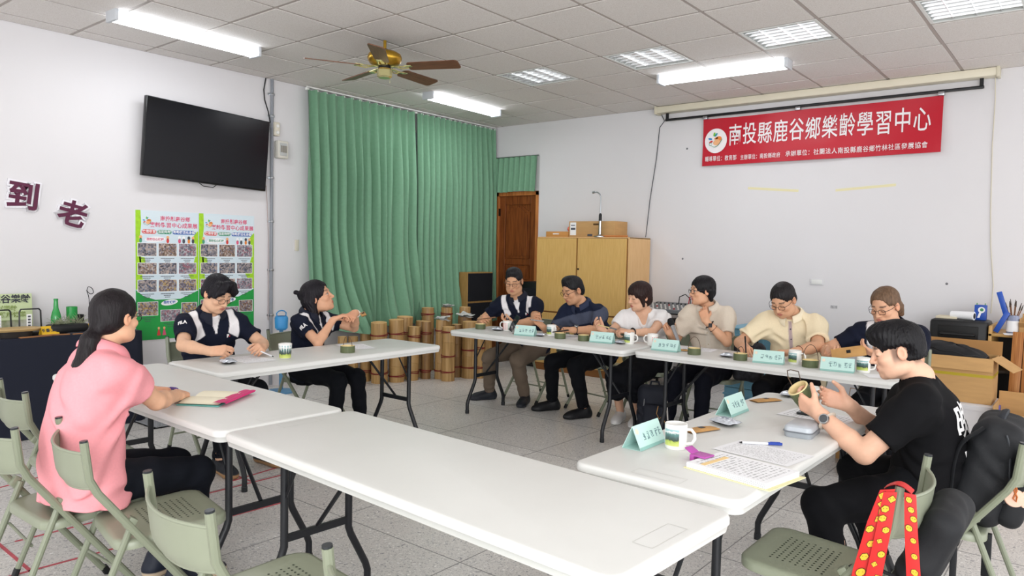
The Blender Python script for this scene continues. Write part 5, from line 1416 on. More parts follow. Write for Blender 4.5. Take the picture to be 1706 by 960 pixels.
    for sd, sh, el, wr, A in arms:
        if not T.get('long'):
            d = unit(el-sh); e2 = sh+(el-sh)*sl
            rr = 0.16
            def fn(X, Y, Z, e2=e2, d=d): return -((X-e2[0])*d[0]+(Y-e2[1])*d[1]+(Z-e2[2])*d[2])
            # square cuff: cut with a plane, then hollow it round the arm
            def cut(X, Y, Z, e2=e2, d=d):
                a = (X-e2[0])*d[0]+(Y-e2[1])*d[1]+(Z-e2[2])*d[2]
                r_ = np.sqrt(np.maximum((X-e2[0])**2+(Y-e2[1])**2+(Z-e2[2])**2, 0))
                return np.maximum(-a, r_-0.105*sc)
            f.put(e2-0.11, e2+0.11, cut, 0.0, 's')
            k = S_.get('arm_r', 1.0)*sc
            f.cap(e2-d*0.012, e2+d*0.05, 0.048*k*tw, 0.050*k*tw, 0.0, 's')
    # neckline
    nf = unit(N-P); 
    f.cap(N+up*0.01+fw*0.012, N+up*0.12+fw*0.02, T.get('neck_r', 0.066)*sc, 0.085*sc, 0.006, 's')
    if T.get('vneck'):
        L_ = T['vneck']
        f.cap(N+up*0.025+fw*0.065*sc, N-up*L_+fw*0.098*sc, T.get('vw', 0.062)*sc, 0.034, 0.004, 's')
    v, q = f.mesh()
    tt = ((v-P)@unit(N-P))/np.linalg.norm(N-P); rt = unit(rt-unit(N-P)*(rt@unit(N-P))); uu = (v-P)@rt; vv = (v-P)@np.cross(unit(N-P), rt)
    onarm = np.zeros(len(v))
    for sd, sh, el, wr, A in arms:
        d = unit(el-sh); a_ = (v-sh)@d; pr = np.linalg.norm(v-sh-a_[:, None]*d[None, :], axis=1)
        onarm = np.maximum(onarm, sstep(a_, 0.040, 0.052)*(pr < 0.085))
    ee = (np.abs(uu)/sc/0.168)**2.3+(np.abs(vv/sc-0.01+bow*4*np.clip(tt, 0, 1)*(1-np.clip(tt, 0, 1)))/0.122)**2.3
    offb = sstep(vv/sc+bow*4*np.clip(tt, 0, 1)*(1-np.clip(tt, 0, 1)), 0.155, 0.170)
    inf = dict(arm=onarm, off=offb, t=tt, u=uu/sc, f=vv/sc, v=v, P=P, N=N, rt=rt, fw=fw, arms=arms, sl=sl, sc=sc)
    col = T['col'](inf) if callable(T['col']) else np.tile(np.array(lin(T['col']))[None, :], (len(v), 1))
    shirt = np_mesh(T.get('name', 'shirt'), v, q, CLOTH, col, body)
    if T.get('label'): shirt['label'] = T['label']
    nfw = np.cross(unit(N-P), rt)
    if T.get('collar'):
        b = MB(); cc = T['collar']; up3 = unit(N-P)
        def ring(a, r, z):    # a=0 front
            return N+nfw*(math.cos(a)*r*1.0+0.008)*sc+rt*math.sin(a)*r*sc+up3*z*sc
        g0 = T.get('collar_gap', 0.30)
        def cf(u, v_):
            a = g0+(2*PI-2*g0)*u
            fr = (math.cos(a)+1)/2
            if v_ < 0.4:
                k = v_/0.4; return ring(a, 0.076-0.006*k, 0.005+0.046*k-0.040*fr)
            k = (v_-0.4)/0.6
            pt = 0.040*max(0.0, math.cos(a*0.9))**4
            return ring(a, 0.070+0.030*k+0.010*math.sin(PI*k), 0.051-0.048*k-0.040*fr-pt*k)
        b.grid(cf, 40, 8); b.grid(lambda u, v_: tuple(np.asarray(cf(u, v_))-nfw*0.002-up3*0.003), 40, 8, True)
        o_ = b.obj('collar', M('collar_'+cc, cc, 0.85, bump=0.05, bs=300), body, 180)
        if T.get('collar_label'): o_['label'] = T['collar_label']
    if T.get('buttons'):
        bc, ts = T['buttons']
        for tb in ts:
            m = np.abs(tt-tb)+np.abs(uu)*2+np.where(vv < 0, 9, 0); i = int(np.argmin(m)); p = v[i]
            bb = MB(); bb.at(tuple(p+nfw*0.001), Matrix((tuple(rt), tuple(unit(N-P)), tuple(nfw))).transposed().to_euler()[:]).lathe([(0, .003), (.005, .003), (.006, 0), (0, -.001)], 10)
            bb.obj('button', M('button_'+bc, bc, 0.4), body, 30)
    # ---- trousers or skirt
    B_ = S_['bottom']
    kz = max(l[2][2] for l in legs)
    f = Field(rng(lo[0], hi[0], 0.009), rng(lo[1], hi[1], 0.009), rng(0.0, P[2]+0.20, 0.009))
    wr_ = B_.get('w', 1.0)
    hq = B_.get('hip', 1.0)
    f.loft(P-up*0.10, P+up*0.12, hr, [(0, 0.165*sc*hq, 0.125*sc*hq, 0), (0.5, 0.17*sc*hq, 0.122*sc*hq, 0), (1, 0.16*sc*hq, 0.112*sc*hq, 0)], 0)
    for sd, hp, kn, an, G in legs:
        dn = unit(kn-hp)
        if B_.get('skirt'):
            f.chain([hp, hp*0.15+kn*0.85+V(0, 0, -0.005), kn+V(0, 0, 0.01)], [0.095*sc, 0.082*sc, 0.075*sc], 0.05)
            f.cap(kn+V(0, 0, -0.005), kn-hf*0.05+V(0, 0, -0.13), 0.075*sc, 0.088*sc, 0.04)
        else:
            f.chain([hp, hp*0.5+kn*0.5, kn], [0.094*sc*wr_, 0.083*sc*wr_, 0.066*sc*wr_], 0.04)
            e = kn+(an-kn)*B_.get('len', 0.97)
            f.chain([kn, kn*0.62+e*0.38, e], [0.066*sc*wr_, 0.061*sc*wr_, B_.get('hem', 0.050)*sc*wr_], 0.025)
    if B_.get('skirt'):
        a, b = legs[0], legs[1]
        f.cap((a[1]+b[1])/2, (a[2]+b[2])/2, 0.10*sc, 0.075*sc, 0.05)
    f.noise(B_.get('wr', 0.005), B_.get('wf', 42), S_.get('seed', 1)+7)
    for sd, hp, kn, an, G in legs:
        if not B_.get('skirt'):
            d = unit(an-kn); e = kn+(an-kn)*B_.get('len', 0.97)
            def cut(X, Y, Z, e=e, d=d):
                a = (X-e[0])*d[0]+(Y-e[1])*d[1]+(Z-e[2])*d[2]
                return np.maximum(-a, np.sqrt((X-e[0])**2+(Y-e[1])**2+(Z-e[2])**2)-0.10)
            f.put(e-0.1, e+0.1, cut, 0.0, 's')
            f.cap(e-d*0.03, e+d*0.04, 0.040*sc, 0.040*sc, 0.0, 's')
    if f.v.min() < 0:
        v, q = f.mesh()
        tr = np_mesh('skirt' if B_.get('skirt') else 'trousers', v, q, CLOTH, np.tile(np.array(lin(B_['col']))[None, :], (len(v), 1)), body)
    # ---- shoes
    Sh = S_['shoes']
    for sd, hp, kn, an, G in legs:
        if Sh is None: break
        Rf = rotm(G.get('yaw', S_['yaw'])); ff, fr_ = Rf[:, 1], Rf[:, 0]
        c0 = V(an[0], an[1], 0)
        f = Field(rng(c0[0]-0.25, c0[0]+0.25, 0.006), rng(c0[1]-0.25, c0[1]+0.25, 0.006), rng(-0.012, 0.16, 0.006))
        z = lambda a, zz, s=0: c0+ff*a*sc+fr_*s*sc+V(0, 0, zz)
        f.cap(z(-0.035, 0.030), z(0.13, 0.026), 0.040*sc, 0.043*sc, 0.02)
        f.ell(z(0.15, 0.022), (0.043*sc, 0.060*sc, 0.034*sc), Rf, 0.03); f.ell(z(-0.035, 0.035), (0.038*sc, 0.045*sc, 0.042*sc), Rf, 0.02)
        f.cap(z(-0.025, 0.05), z(-0.02, Sh.get('top', 0.085)), 0.040*sc, 0.042*sc, 0.03); f.cap(z(0.0, 0.06), z(0.10, 0.04), 0.040*sc, 0.035*sc, 0.03)
        f.put(c0-V(.3, .3, .05), c0+V(.3, .3, 0.0), lambda X, Y, Z: (Z-0.002)+0*X+0*Y, 0.0, 's')
        f.cap(an+V(0, 0, 0.0), an+V(0, 0, 0.12), 0.036*sc, 0.05*sc, 0, 's')
        v, q = f.mesh()
        cc = np.tile(np.array(lin(Sh['col']))[None, :], (len(v), 1))
        if 'sole' in Sh: cc = mixc(cc, lin(Sh['sole']), 1-sstep(v[:, 2], Sh.get('sole_h', 0.022)-0.004, Sh.get('sole_h', 0.022)+0.002))
        np_mesh('shoe', v, q, SHOE, cc, body)
    # ---- hair
    if S_.get('hair'):
        f = Field(rng(Hc[0]-0.26, Hc[0]+0.26, 0.0042), rng(Hc[1]-0.26, Hc[1]+0.26, 0.0042), rng(Hc[2]-S_.get('hair_low', 0.18), Hc[2]+0.17, 0.0042))
        g = lambda x, y, z_: Hc+Rh@(np.array([x, y, z_])*hs)
        HF = dict(e=lambda c_, r_, k=0.0, mode='u': f.ell(g(*c_), np.array(r_)*hs, Rh, k*hs, mode), c=lambda a, b, r1, r2, k=0.0, mode='u': f.cap(g(*a), g(*b), r1*hs, r2*hs, k*hs, mode), f=f, g=g, Hc=Hc, Rh=Rh, hs=hs, N=N, up=up, fw=fw, rt=rt)
        S_['hair'](HF)
        X, Y, Z = f.xyz((slice(None),)*3); ra = S_.get('ridge', 0.0014)
        qx = (X-Hc[0])*Rh[0, 0]+(Y-Hc[1])*Rh[1, 0]+(Z-Hc[2])*Rh[2, 0]; qy = (X-Hc[0])*Rh[0, 1]+(Y-Hc[1])*Rh[1, 1]+(Z-Hc[2])*Rh[2, 1]+0.035; qz = (X-Hc[0])*Rh[0, 2]+(Y-Hc[1])*Rh[1, 2]+(Z-Hc[2])*Rh[2, 2]
        ph = np.arctan2(qx, qy)
        f.v += (ra*(np.sin(38*ph+2.5*np.sin(45*qz+3*ph))+0.7*np.sin(71*ph+2*np.sin(60*qz)+1.0))*np.clip((qx*qx+qy*qy)*350-0.12, 0, 1)).astype(F32)
        f.noise(S_.get('hair_n', 0.0016), 80, 5, S_.get('hair_dir', (1, 1, 0.35)))
        v, q = f.mesh()
        np_mesh('hair', v, q, hair_mat(S_['hair_col']), None, body)
    # ---- spectacles
    if S_.get('glasses') is not None:
        G = S_['glasses']; b = MB(); r = G.get('r', 0.0015); wx, wz = G.get('size', (0.0225, 0.017)); yy = 0.100
        g = lambda x, y, z_: tuple(Hc+Rh@(np.array([x, y, z_])*hs))
        for sx in (-1, 1):
            loop = []
            for k in range(24):
                a = 2*PI*k/24; n_ = G.get('n', 2.6)
                cx = math.copysign(abs(math.cos(a))**(2/n_), math.cos(a)); sz = math.copysign(abs(math.sin(a))**(2/n_), math.sin(a))
                loop.append(g(sx*0.033+wx*cx, yy-0.006*abs(cx*0.5+sx*0.5)*1.0, -0.004+wz*sz))
            b.tube(loop, r, 6, closed=True)
            b.tube([g(sx*0.056, yy-0.006, 0.002), g(sx*0.076, 0.06, 0.004), g(sx*0.081, 0.0, 0.006), g(sx*0.080, -0.02, -0.004)], r*1.1, 6)
        b.tube([g(-0.011, yy, 0.001), g(0, yy+0.005, 0.005), g(0.011, yy, 0.001)], r, 6)
        go = b.obj('spectacles', G.get('mat', FRAME), body)
    return body, dict(arms=arms, legs=legs, Hc=Hc, Rh=Rh, hs=hs, N=N, P=P, rt=rt, fw=nfw, up=up, root=root, sc=sc)
# ------------------------------------------------------------------ the ten people
NAVY, WHT = lin('14192a'), lin('eeecee')
def col_polo(inf):
    """navy polo with white shoulder insets, white placket and a thin white edge"""
    t, u, f = inf['t'], inf['u'], inf['f']
    c = np.tile(np.array(NAVY)[None, :], (len(t), 1)).astype(float)
    a = np.abs(u)
    front = f > 0.0
    inner = 0.074+0.030*np.clip((t-0.70)/0.22, 0, 1); outer = 0.146+0.006*np.clip((t-0.7)/0.2, 0, 1)
    low = 0.735-0.10*np.clip((a-0.074)/0.072, 0, 1)
    m = sstep(a, inner-0.003, inner+0.003)*(1-sstep(a, outer-0.003, outer+0.003))*sstep(t, low-0.006, low+0.006)*front*(1-inf['off'])
    wv = 0.007+0.028*np.clip((t-0.76)/0.18, 0, 1)
    m = np.maximum(m, (1-sstep(a, wv-0.002, wv+0.002))*sstep(t, 0.725, 0.735)*front)
    return mixc(c, WHT, m)
def col_stripe(inf):
    t = inf['t']; u = inf['u']
    c = np.tile(np.array(lin('1a2136'))[None, :], (len(t), 1)).astype(float)
    m = sstep(t, 0.66, 0.67)*(1-sstep(t, 0.86, 0.87)); c = mixc(c, lin('4a5062'), m)
    m2 = sstep(t, 0.50, 0.51)*(1-sstep(t, 0.54, 0.55)); c = mixc(c, lin('262e47'), m2)
    return c
def col_placket(base, strip, w=0.017):
    def fn(inf):
        c = np.tile(np.array(lin(base))[None, :], (len(inf['t']), 1)).astype(float)
        m = (1-sstep(np.abs(inf['u']), w-0.003, w+0.003))*(inf['f'] > 0)*(inf['t'] < 0.93)
        return mixc(c, lin(strip), m)
    return fn
# ---- hair styles
def crown(H, k=0.0, ex=(1, 1, 1), line=0.0, back=0.0, side=0.0, face=True):
    H['e']((0, -0.016, 0.034), (0.0785*ex[0], 0.098*ex[1], 0.0880*ex[2]))
    H['e']((0, -0.055, -0.025), (0.068*ex[0], 0.052*ex[1], 0.060), 0.03)
    if face:
        H['e']((0, 0.126, -0.046-line), (0.100, 0.104, 0.112), 0.010, 's')
        for x in (-1, 1): H['e']((x*0.096, 0.050, -0.045-side), (0.056, 0.062, 0.078), 0.010, 's')
        H['e']((0, -0.055, -0.145-back), (0.13, 0.12, 0.070), 0.012, 's')
def hair_short(line=0.0, ex=(1, 1, 1)):
    def fn(H):
        crown(H, ex=ex, line=line)
        for x in (-1, 1): H['e']((x*0.107, -0.005, -0.045), (0.046, 0.090, 0.060), 0.012, 's')
        H['e']((0, 0.020, 0.098), (0.058, 0.052, 0.034), 0.03)
    return fn
def hair_p2(H):      # thick, parted in the middle, falling over both temples
    crown(H, ex=(1.10, 1.05, 1.07), line=0.004, side=0.01)
    for x in (-1, 1):
        H['c']((x*0.012, 0.066, 0.108), (x*0.050, 0.090, 0.066), 0.024, 0.016, 0.022)
        H['c']((x*0.050, 0.088, 0.064), (x*0.078, 0.066, 0.012), 0.017, 0.009, 0.018)
        H['c']((x*0.055, 0.045, 0.085), (x*0.085, 0.030, -0.005), 0.026, 0.012, 0.025)
def hair_p1(H):      # long hair tied low, tail down the back
    crown(H, ex=(1.07, 1.05, 1.05), line=-0.004, side=0.012, face=False)
    H['e']((0, 0.112, -0.036), (0.066, 0.075, 0.092), 0.012, 's')
    for x in (-1, 1): H['e']((x*0.092, 0.046, -0.075), (0.045, 0.052, 0.060), 0.010, 's')
    g = H['g']; f = H['f']; p = g(0, -0.095, -0.050); bk = -H['Rh'][:, 1]*np.array([1, 1, 0]); dn = V(0, 0, -1)
    f.cap(g(0, -0.07, -0.03), p, 0.040, 0.026, 0.02)
    q = p+bk*0.035+dn*0.045; r_ = q+bk*0.030+dn*0.10; t_ = r_+bk*0.015+dn*0.12+H['Rh'][:, 0]*0.0; z_ = t_+bk*0.0+dn*0.06-H['Rh'][:, 0]*0.02
    f.chain([p, q, r_, t_, z_], [0.020, 0.034, 0.040, 0.030, 0.006], 0.012)
def hair_p3(H):      # half tied up with a small knot, the rest to the shoulders
    crown(H, ex=(1.07, 1.06, 1.05), line=-0.012, face=False)
    H['e']((0, 0.112, -0.026), (0.070, 0.078, 0.098), 0.012, 's')
    for x in (-1, 1):
        H['e']((x*0.095, 0.055, -0.075), (0.045, 0.052, 0.070), 0.010, 's')
        H['c']((x*0.060, -0.045, -0.02), (x*0.062, -0.065, -0.185), 0.042, 0.034, 0.03)
    H['c']((0, -0.075, -0.02), (0, -0.085, -0.190), 0.050, 0.042, 0.03)
    H['e']((0, -0.118, 0.055), (0.022, 0.022, 0.020), 0.006); H['e']((0.005, -0.138, 0.072), (0.015, 0.019, 0.017), 0.004); H['e']((0.0, -0.12, 0.035), (0.012, 0.02, 0.03), 0.006)
def hair_p6(H):      # short rounded bob with a fringe
    H['e']((0, -0.014, 0.036), (0.089, 0.106, 0.093))
    H['e']((0, -0.045, -0.035), (0.083, 0.062, 0.070), 0.03)
    for x in (-1, 1): H['c']((x*0.070, 0.02, 0.01), (x*0.070, 0.018, -0.075), 0.024, 0.012, 0.02)
    H['e']((0, 0.118, -0.058), (0.068, 0.078, 0.095), 0.012, 's')
    for x in (-1, 1): H['e']((x*0.06, 0.080, -0.09), (0.05, 0.045, 0.07), 0.010, 's')
    H['e']((0, -0.055, -0.165), (0.13, 0.12, 0.070), 0.012, 's')
def hair_p7(H):      # short bob swept to one side, tucked behind the ears
    crown(H, ex=(1.10, 1.07, 1.07), line=-0.006, face=False)
    H['e']((0, 0.115, -0.034), (0.068, 0.078, 0.096), 0.012, 's')
    for x in (-1, 1):
        H['e']((x*0.092, 0.045, -0.070), (0.042, 0.050, 0.062), 0.010, 's')
        H['c']((x*0.076, -0.040, 0.0), (x*0.066, -0.050, -0.080), 0.026, 0.016, 0.02)
    H['e']((0, -0.055, -0.175), (0.13, 0.12, 0.070), 0.012, 's')
def hair_p8(H):      # thinning on top, dark at the sides
    crown(H, ex=(1.03, 1.02, 1.0), line=-0.008)
def hair_p9(H):      # combed straight back from a high forehead, longer at the nape
    crown(H, ex=(1.04, 1.03, 1.01), line=-0.022, back=0.03)
    for x in (-1, 1): H['c']((x*0.050, -0.07, -0.04), (x*0.045, -0.085, -0.100), 0.028, 0.018, 0.02)
    H['c']((0, -0.08, -0.04), (0, -0.09, -0.105), 0.035, 0.022, 0.02)
def hair_p10(H):     # thick, cropped round the ears, straight fringe
    crown(H, ex=(1.07, 1.09, 1.10), line=0.014, side=-0.002, back=-0.030)
    for x in (-1, 1): H['e']((x*0.104, -0.005, -0.030), (0.046, 0.090, 0.060), 0.012, 's')
    H['e']((0, 0.030, 0.080), (0.072, 0.072, 0.052), 0.02)

polo = dict(col=col_polo, collar='151a2b', name='polo_shirt', label='navy polo shirt with white shoulder panels', buttons=('e8e8e8', (0.86, 0.76)), collar_label='dark navy collar')
PPL = {}
def add(key, label, **S_): PPL[key] = person(label, S_)

add('p1', 'woman in a pink polo shirt with a low ponytail, seen from behind',
    pelvis=(3.66, -6.66, 0.54), neck=(3.62, -6.575, 1.045), head=(3.618, -6.525, 1.170), head_rot=(22, 4, 0), yaw=2, sh_yaw=-4, fem=True, scale=1.0, sh_w=0.145, arm_r=1.0,
    h=0.0048, bow=0.045, belly=0.0, skin='dfae8e', seed=3, head_scale=0.90,
    armR=dict(wrist=(3.50, -6.215, 0.785), pole=(1.0, 0.3, -1.6), dir=(-0.70, 0.62, -0.05), palm=(-0.25, -0.1, -1), pose='relax'),
    armL=dict(wrist=(3.31, -6.25, 0.79), pole=(-1.0, -0.1, -0.9), dir=(0.65, 0.55, 0.0), palm=(0.3, -0.1, -1), pose='pen'),
    legR=dict(foot=(3.72, -6.30, 0), yaw=5), legL=dict(foot=(3.52, -6.30, 0), yaw=8),
    top=dict(col='ee9fa6', name='polo_shirt', collar='ea979f', fit=1.14, sleeve=0.60, sleeve_r=1.02, hem=-0.17, wr=0.010, wf=42), bottom=dict(col='11141c', w=0.94, hip=0.88),
    shoes=dict(col='1b2233', sole='d8c3a8', sole_h=0.03), hair=hair_p1, hair_col='191417', ridge=0.0007, hair_low=0.50, glasses=dict(), face=dict())

add('p2', 'young man in glasses with parted black hair, reading at the side table',
    pelvis=(1.88, -5.17, 0.53), neck=(1.965, -5.215, 1.01), head=(2.045, -5.205, 1.14), head_rot=(-80, 30, 0), yaw=-90, sh_yaw=-94, sh_w=0.165, head_scale=1.02,
    h=0.0050, bow=0.035, skin='e0b394', seed=5,
    armR=dict(wrist=(2.40, -5.45, 0.800), pole=(-0.2, -1, -0.5), dir=(0.80, 0.55, 0.12), palm=(-0.3, 0.8, -0.6), pose='pen'),
    armL=dict(wrist=(2.39, -5.08, 0.795), pole=(-0.3, 1, -0.6), dir=(0.75, -0.62, 0.05), palm=(-0.2, -0.8, -0.6), pose='grip'),
    legR=dict(foot=(2.36, -5.36, 0), yaw=-95), legL=dict(foot=(2.36, -5.05, 0), yaw=-85),
    top=dict(polo, fit=1.03, sleeve=0.72, h=0.0052), bottom=dict(col='15171d', w=1.0), shoes=dict(col='22252b', sole='a8825a', sole_h=0.03),
    hair=hair_p2, hair_col='15131a', glasses=dict(size=(0.024, 0.019), n=2.2), face=dict())

add('p10', 'man in a black t-shirt and smartwatch, turning a bamboo cup in his hands',
    pelvis=(6.20, -4.42, 0.53), neck=(6.165, -4.475, 0.985), head=(6.085, -4.52, 1.100), head_rot=(110, 16, 0), yaw=92, sh_yaw=100, sh_w=0.18, arm_r=1.06, head_scale=0.94,
    h=0.0045, bow=0.05, belly=0.01, skin='e3b59a', seed=9,
    armL=dict(wrist=(5.835, -4.67, 0.825), pole=(-0.9, -0.5, -1), dir=(-0.80, 0.30, 0.30), palm=(-0.15, 0.9, 0.35), pose='cup'),
    armR=dict(wrist=(5.89, -4.42, 0.83), pole=(0.3, 1.0, -1), dir=(-0.80, -0.35, 0.25), palm=(-0.2, -0.9, 0.3), pose='cup'),
    legL=dict(foot=(5.99, -4.80, 0), yaw=112, pole=(-0.8, -0.6, 0.8)), legR=dict(foot=(5.98, -4.16, 0), yaw=80, pole=(-0.8, 0.5, 0.8)),
    top=dict(col='0d0d10', name='t_shirt', fit=1.08, sleeve=0.72, sleeve_r=1.12, wr=0.005, hem=-0.16), bottom=dict(col='0f1014', w=1.06), shoes=dict(col='15161a', sole='d8d8d8'),
    hair=hair_p10, hair_col='0e0d11', face=dict(jaw=1.06, fade=0.7))

add('p3', 'woman in a navy polo with a small hair knot, looking up past the curtains',
    pelvis=(1.90, -4.36, 0.52), neck=(1.965, -4.395, 0.965), head=(1.985, -4.345, 1.085), head_rot=(-52, -18, 6), yaw=-80, sh_yaw=-70, fem=True, scale=0.94, sh_w=0.155, head_scale=1.08,
    skin='d9a686', seed=11,
    armR=dict(wrist=(2.20, -4.36, 0.92), pole=(0.2, -1.0, -1.0), dir=(0.35, 0.75, 0.35), palm=(0.3, 0.5, -0.8), pose='relax'),
    armL=dict(wrist=(2.22, -4.16, 0.965), pole=(0.3, 1, -0.6), dir=(0.35, -0.7, -0.25), palm=(-0.2, -0.5, -0.8), pose='grip'),
    legR=dict(foot=(2.30, -4.42, 0), yaw=-75), legL=dict(foot=(2.30, -4.16, 0), yaw=-65),
    top=dict(polo, fit=0.98, sleeve=0.60), bottom=dict(col='0d0f15', w=1.0), shoes=dict(col='16181e'),
    hair=hair_p3, hair_low=0.26, hair_col='17131a', face=dict(eyes='open', gaze=-0.002, brow_amt=0.6))

add('p4', 'man with glasses and tan trousers at the door end of the back row',
    pelvis=(2.36, -2.08, 0.53), neck=(2.285, -2.225, 1.03), head=(2.28, -2.28, 1.18), head_rot=(203, 20, 0), yaw=190, sh_yaw=203, sh_w=0.165, head_scale=1.03,
    skin='d3a27f', seed=13,
    armR=dict(wrist=(2.16, -2.60, 0.80), pole=(-1, 0, -0.7), dir=(0.55, -0.6, 0.25), palm=(0.5, 0.2, -0.3), pose='grip'),
    armL=dict(wrist=(2.55, -2.58, 0.80), pole=(1, 0.2, -0.7), dir=(-0.75, -0.5, 0.15), palm=(-0.3, 0.2, 0.9), pose='cup'),
    legR=dict(foot=(2.06, -2.36, 0), yaw=150), legL=dict(foot=(2.46, -2.30, 0), yaw=205),
    top=dict(polo, fit=1.03, sleeve=0.68), bottom=dict(col='6f6154', w=1.06), shoes=dict(col='1b1e26', sole='2d3038'),
    hair=hair_short(-0.020, (1.02, 1.02, 1.05)), hair_col='1b1b1f', glasses=dict(), face=dict(jaw=1.05, fade=0.6))

add('p5', 'man in a navy and grey striped polo shirt and glasses',
    pelvis=(3.12, -2.06, 0.53), neck=(3.015, -2.20, 1.0), head=(2.965, -2.275, 1.125), head_rot=(160, 22, 0), yaw=172, sh_yaw=186, sh_w=0.165, head_scale=1.04,
    skin='cd9b78', seed=17,
    armR=dict(wrist=(2.86, -2.58, 0.80), pole=(-0.4, 0, -1), dir=(-0.55, -0.35, 0.5), palm=(0.6, 0.1, 0.3), pose='grip'),
    armL=dict(wrist=(3.20, -2.60, 0.80), pole=(1, 0.2, -0.6), dir=(-0.85, -0.35, 0.0), palm=(-0.2, 0.2, -0.8), pose='grip'),
    legR=dict(foot=(2.80, -2.32, 0), yaw=150), legL=dict(foot=(3.19, -2.38, 0), yaw=155),
    top=dict(col=col_stripe, collar='27304a', name='polo_shirt', fit=1.04, sleeve=0.70, buttons=('3a4257', (0.86, 0.78))), bottom=dict(col='0e0f14', w=1.04), shoes=dict(col='101115'),
    hair=hair_short(-0.014, (1.01, 1.0, 1.03)), hair_col='16161a', glasses=dict(), face=dict(jaw=1.04, stubble=0.25, fade=0.6))

add('p6', 'woman in a white short-sleeved blouse and dark skirt, whittling a thin strip',
    pelvis=(3.68, -2.06, 0.52), neck=(3.655, -2.19, 0.985), head=(3.638, -2.245, 1.105), head_rot=(152, 12, 0), yaw=182, sh_yaw=192, fem=True, scale=0.94, sh_w=0.17, head_scale=1.02,
    skin='dcaf92', seed=19,
    armR=dict(wrist=(3.52, -2.60, 0.815), pole=(-0.8, 0, -1), dir=(-0.35, -0.45, 0.35), palm=(0.4, -0.2, 0.6), pose='cup'),
    armL=dict(wrist=(3.76, -2.60, 0.825), pole=(1, 0, -0.8), dir=(-0.85, -0.30, 0.2), palm=(-0.3, 0.1, -0.8), pose='pen'),
    legR=dict(foot=(3.49, -2.26, 0), yaw=195), legL=dict(foot=(3.66, -2.26, 0), yaw=195),
    top=dict(col='eceaea', name='blouse', label='white blouse with puffed short sleeves', fit=1.02, sleeve=0.52, sleeve_r=1.18, vneck=0.115, neck_r=0.080, vw=0.070), bottom=dict(col='101117', skirt=True), shoes=dict(col='d5d3d2', sole='f0f0ee', top=0.075),
    hair=hair_p6, hair_col='2a1917', face=dict(brow_amt=0.5, lip='b8605c'))

add('p7', 'woman in a beige shirt with glasses holding the microphone, hand at her neck',
    pelvis=(4.22, -2.02, 0.53), neck=(4.205, -2.13, 1.055), head=(4.18, -2.185, 1.180), head_rot=(138, 4, 0), yaw=186, sh_yaw=196, fem=True, scale=0.97, sh_w=0.155, head_scale=0.97,
    skin='dba988', seed=23,
    armR=dict(wrist=(4.02, -2.42, 0.83), pole=(-0.4, 0.2, -1), dir=(-0.15, -0.45, 0.85), palm=(0.75, -0.6, -0.1), pose='mic'),
    armL=dict(wrist=(4.285, -2.33, 0.945), pole=(0.55, -0.35, -1), dir=(-0.45, 0.35, 0.85), palm=(-0.3, 0.9, -0.2), pose='relax'),
    legR=dict(foot=(4.02, -2.42, 0), yaw=178), legL=dict(foot=(4.30, -2.40, 0), yaw=185),
    top=dict(col=col_placket('d9cdbd', 'ded4c6'), collar='dacfc0', name='shirt', fit=1.06, sleeve=0.74, sleeve_r=1.12, vneck=0.05, vw=0.050, buttons=('bfae8e', (0.80, 0.62, 0.44))), bottom=dict(col='0d0f1a', w=1.02), shoes=dict(col='1a1b20'),
    hair=hair_p7, hair_col='121014', glasses=dict(size=(0.025, 0.018), r=0.0017), face=dict(eyes='open', lip='b9605a', brow_amt=0.6))

add('p8', 'man in a cream short-sleeved shirt writing with a dark pen, head bent',
    pelvis=(4.93, -2.05, 0.54), neck=(4.905, -2.19, 1.04), head=(4.875, -2.30, 1.150), head_rot=(172, 34, 0), yaw=180, sh_yaw=188, sh_w=0.172, head_scale=1.05, arm_r=1.05,
    skin='d6a584', seed=29, belly=0.02,
    armR=dict(wrist=(4.70, -2.58, 0.81), pole=(-0.9, 0.1, -0.6), dir=(0.35, -0.75, -0.1), palm=(0.35, 0.0, -0.9), pose='pen'),
    armL=dict(wrist=(5.06, -2.60, 0.80), pole=(1, 0.0, -0.5), dir=(-0.95, -0.2, 0.0), palm=(0, -0.1, -1), pose='relax'),
    legR=dict(foot=(4.78, -2.40, 0), yaw=175), legL=dict(foot=(5.05, -2.40, 0), yaw=185),
    top=dict(col=col_placket('efe0bf', 'b9a5a8', 0.013), collar='f0e4c8', name='shirt', fit=1.10, sleeve=0.78, sleeve_r=1.18, buttons=('45424f', (0.82, 0.68, 0.54))), bottom=dict(col='0c0d13', w=1.05), shoes=dict(col='141519'),
    hair=hair_p8, hair_col='1d191b', glasses=dict(), face=dict(jaw=1.05))

add('p9', 'man in a navy polo with swept-back greying brown hair, opening a brown paper packet',
    pelvis=(5.60, -2.07, 0.53), neck=(5.595, -2.20, 1.02), head=(5.567, -2.285, 1.150), head_rot=(162, 24, 0), yaw=182, sh_yaw=190, sh_w=0.168, head_scale=1.05,
    skin='d6a586', seed=31,
    armR=dict(wrist=(5.27, -2.56, 0.80), pole=(-1, 0.1, -0.5), dir=(0.55, -0.55, 0.05), palm=(0.4, -0.1, 0.8), pose='cup'),
    armL=dict(wrist=(5.62, -2.56, 0.835), pole=(1, 0, -0.6), dir=(-0.75, -0.35, 0.2), palm=(-0.3, 0.2, 0.6), pose='cup'),
    legR=dict(foot=(5.46, -2.44, 0), yaw=170), legL=dict(foot=(5.66, -2.38, 0), yaw=180),
    top=dict(polo, fit=1.03, sleeve=0.70), bottom=dict(col='101116', w=1.02), shoes=dict(col='c9c7c3', sole='efefed'),
    hair=hair_p9, hair_col='6b5340', glasses=dict(), face=dict(jaw=1.02))
# ------------------------------------------------------------------ on the tables
TZ = 0.7405
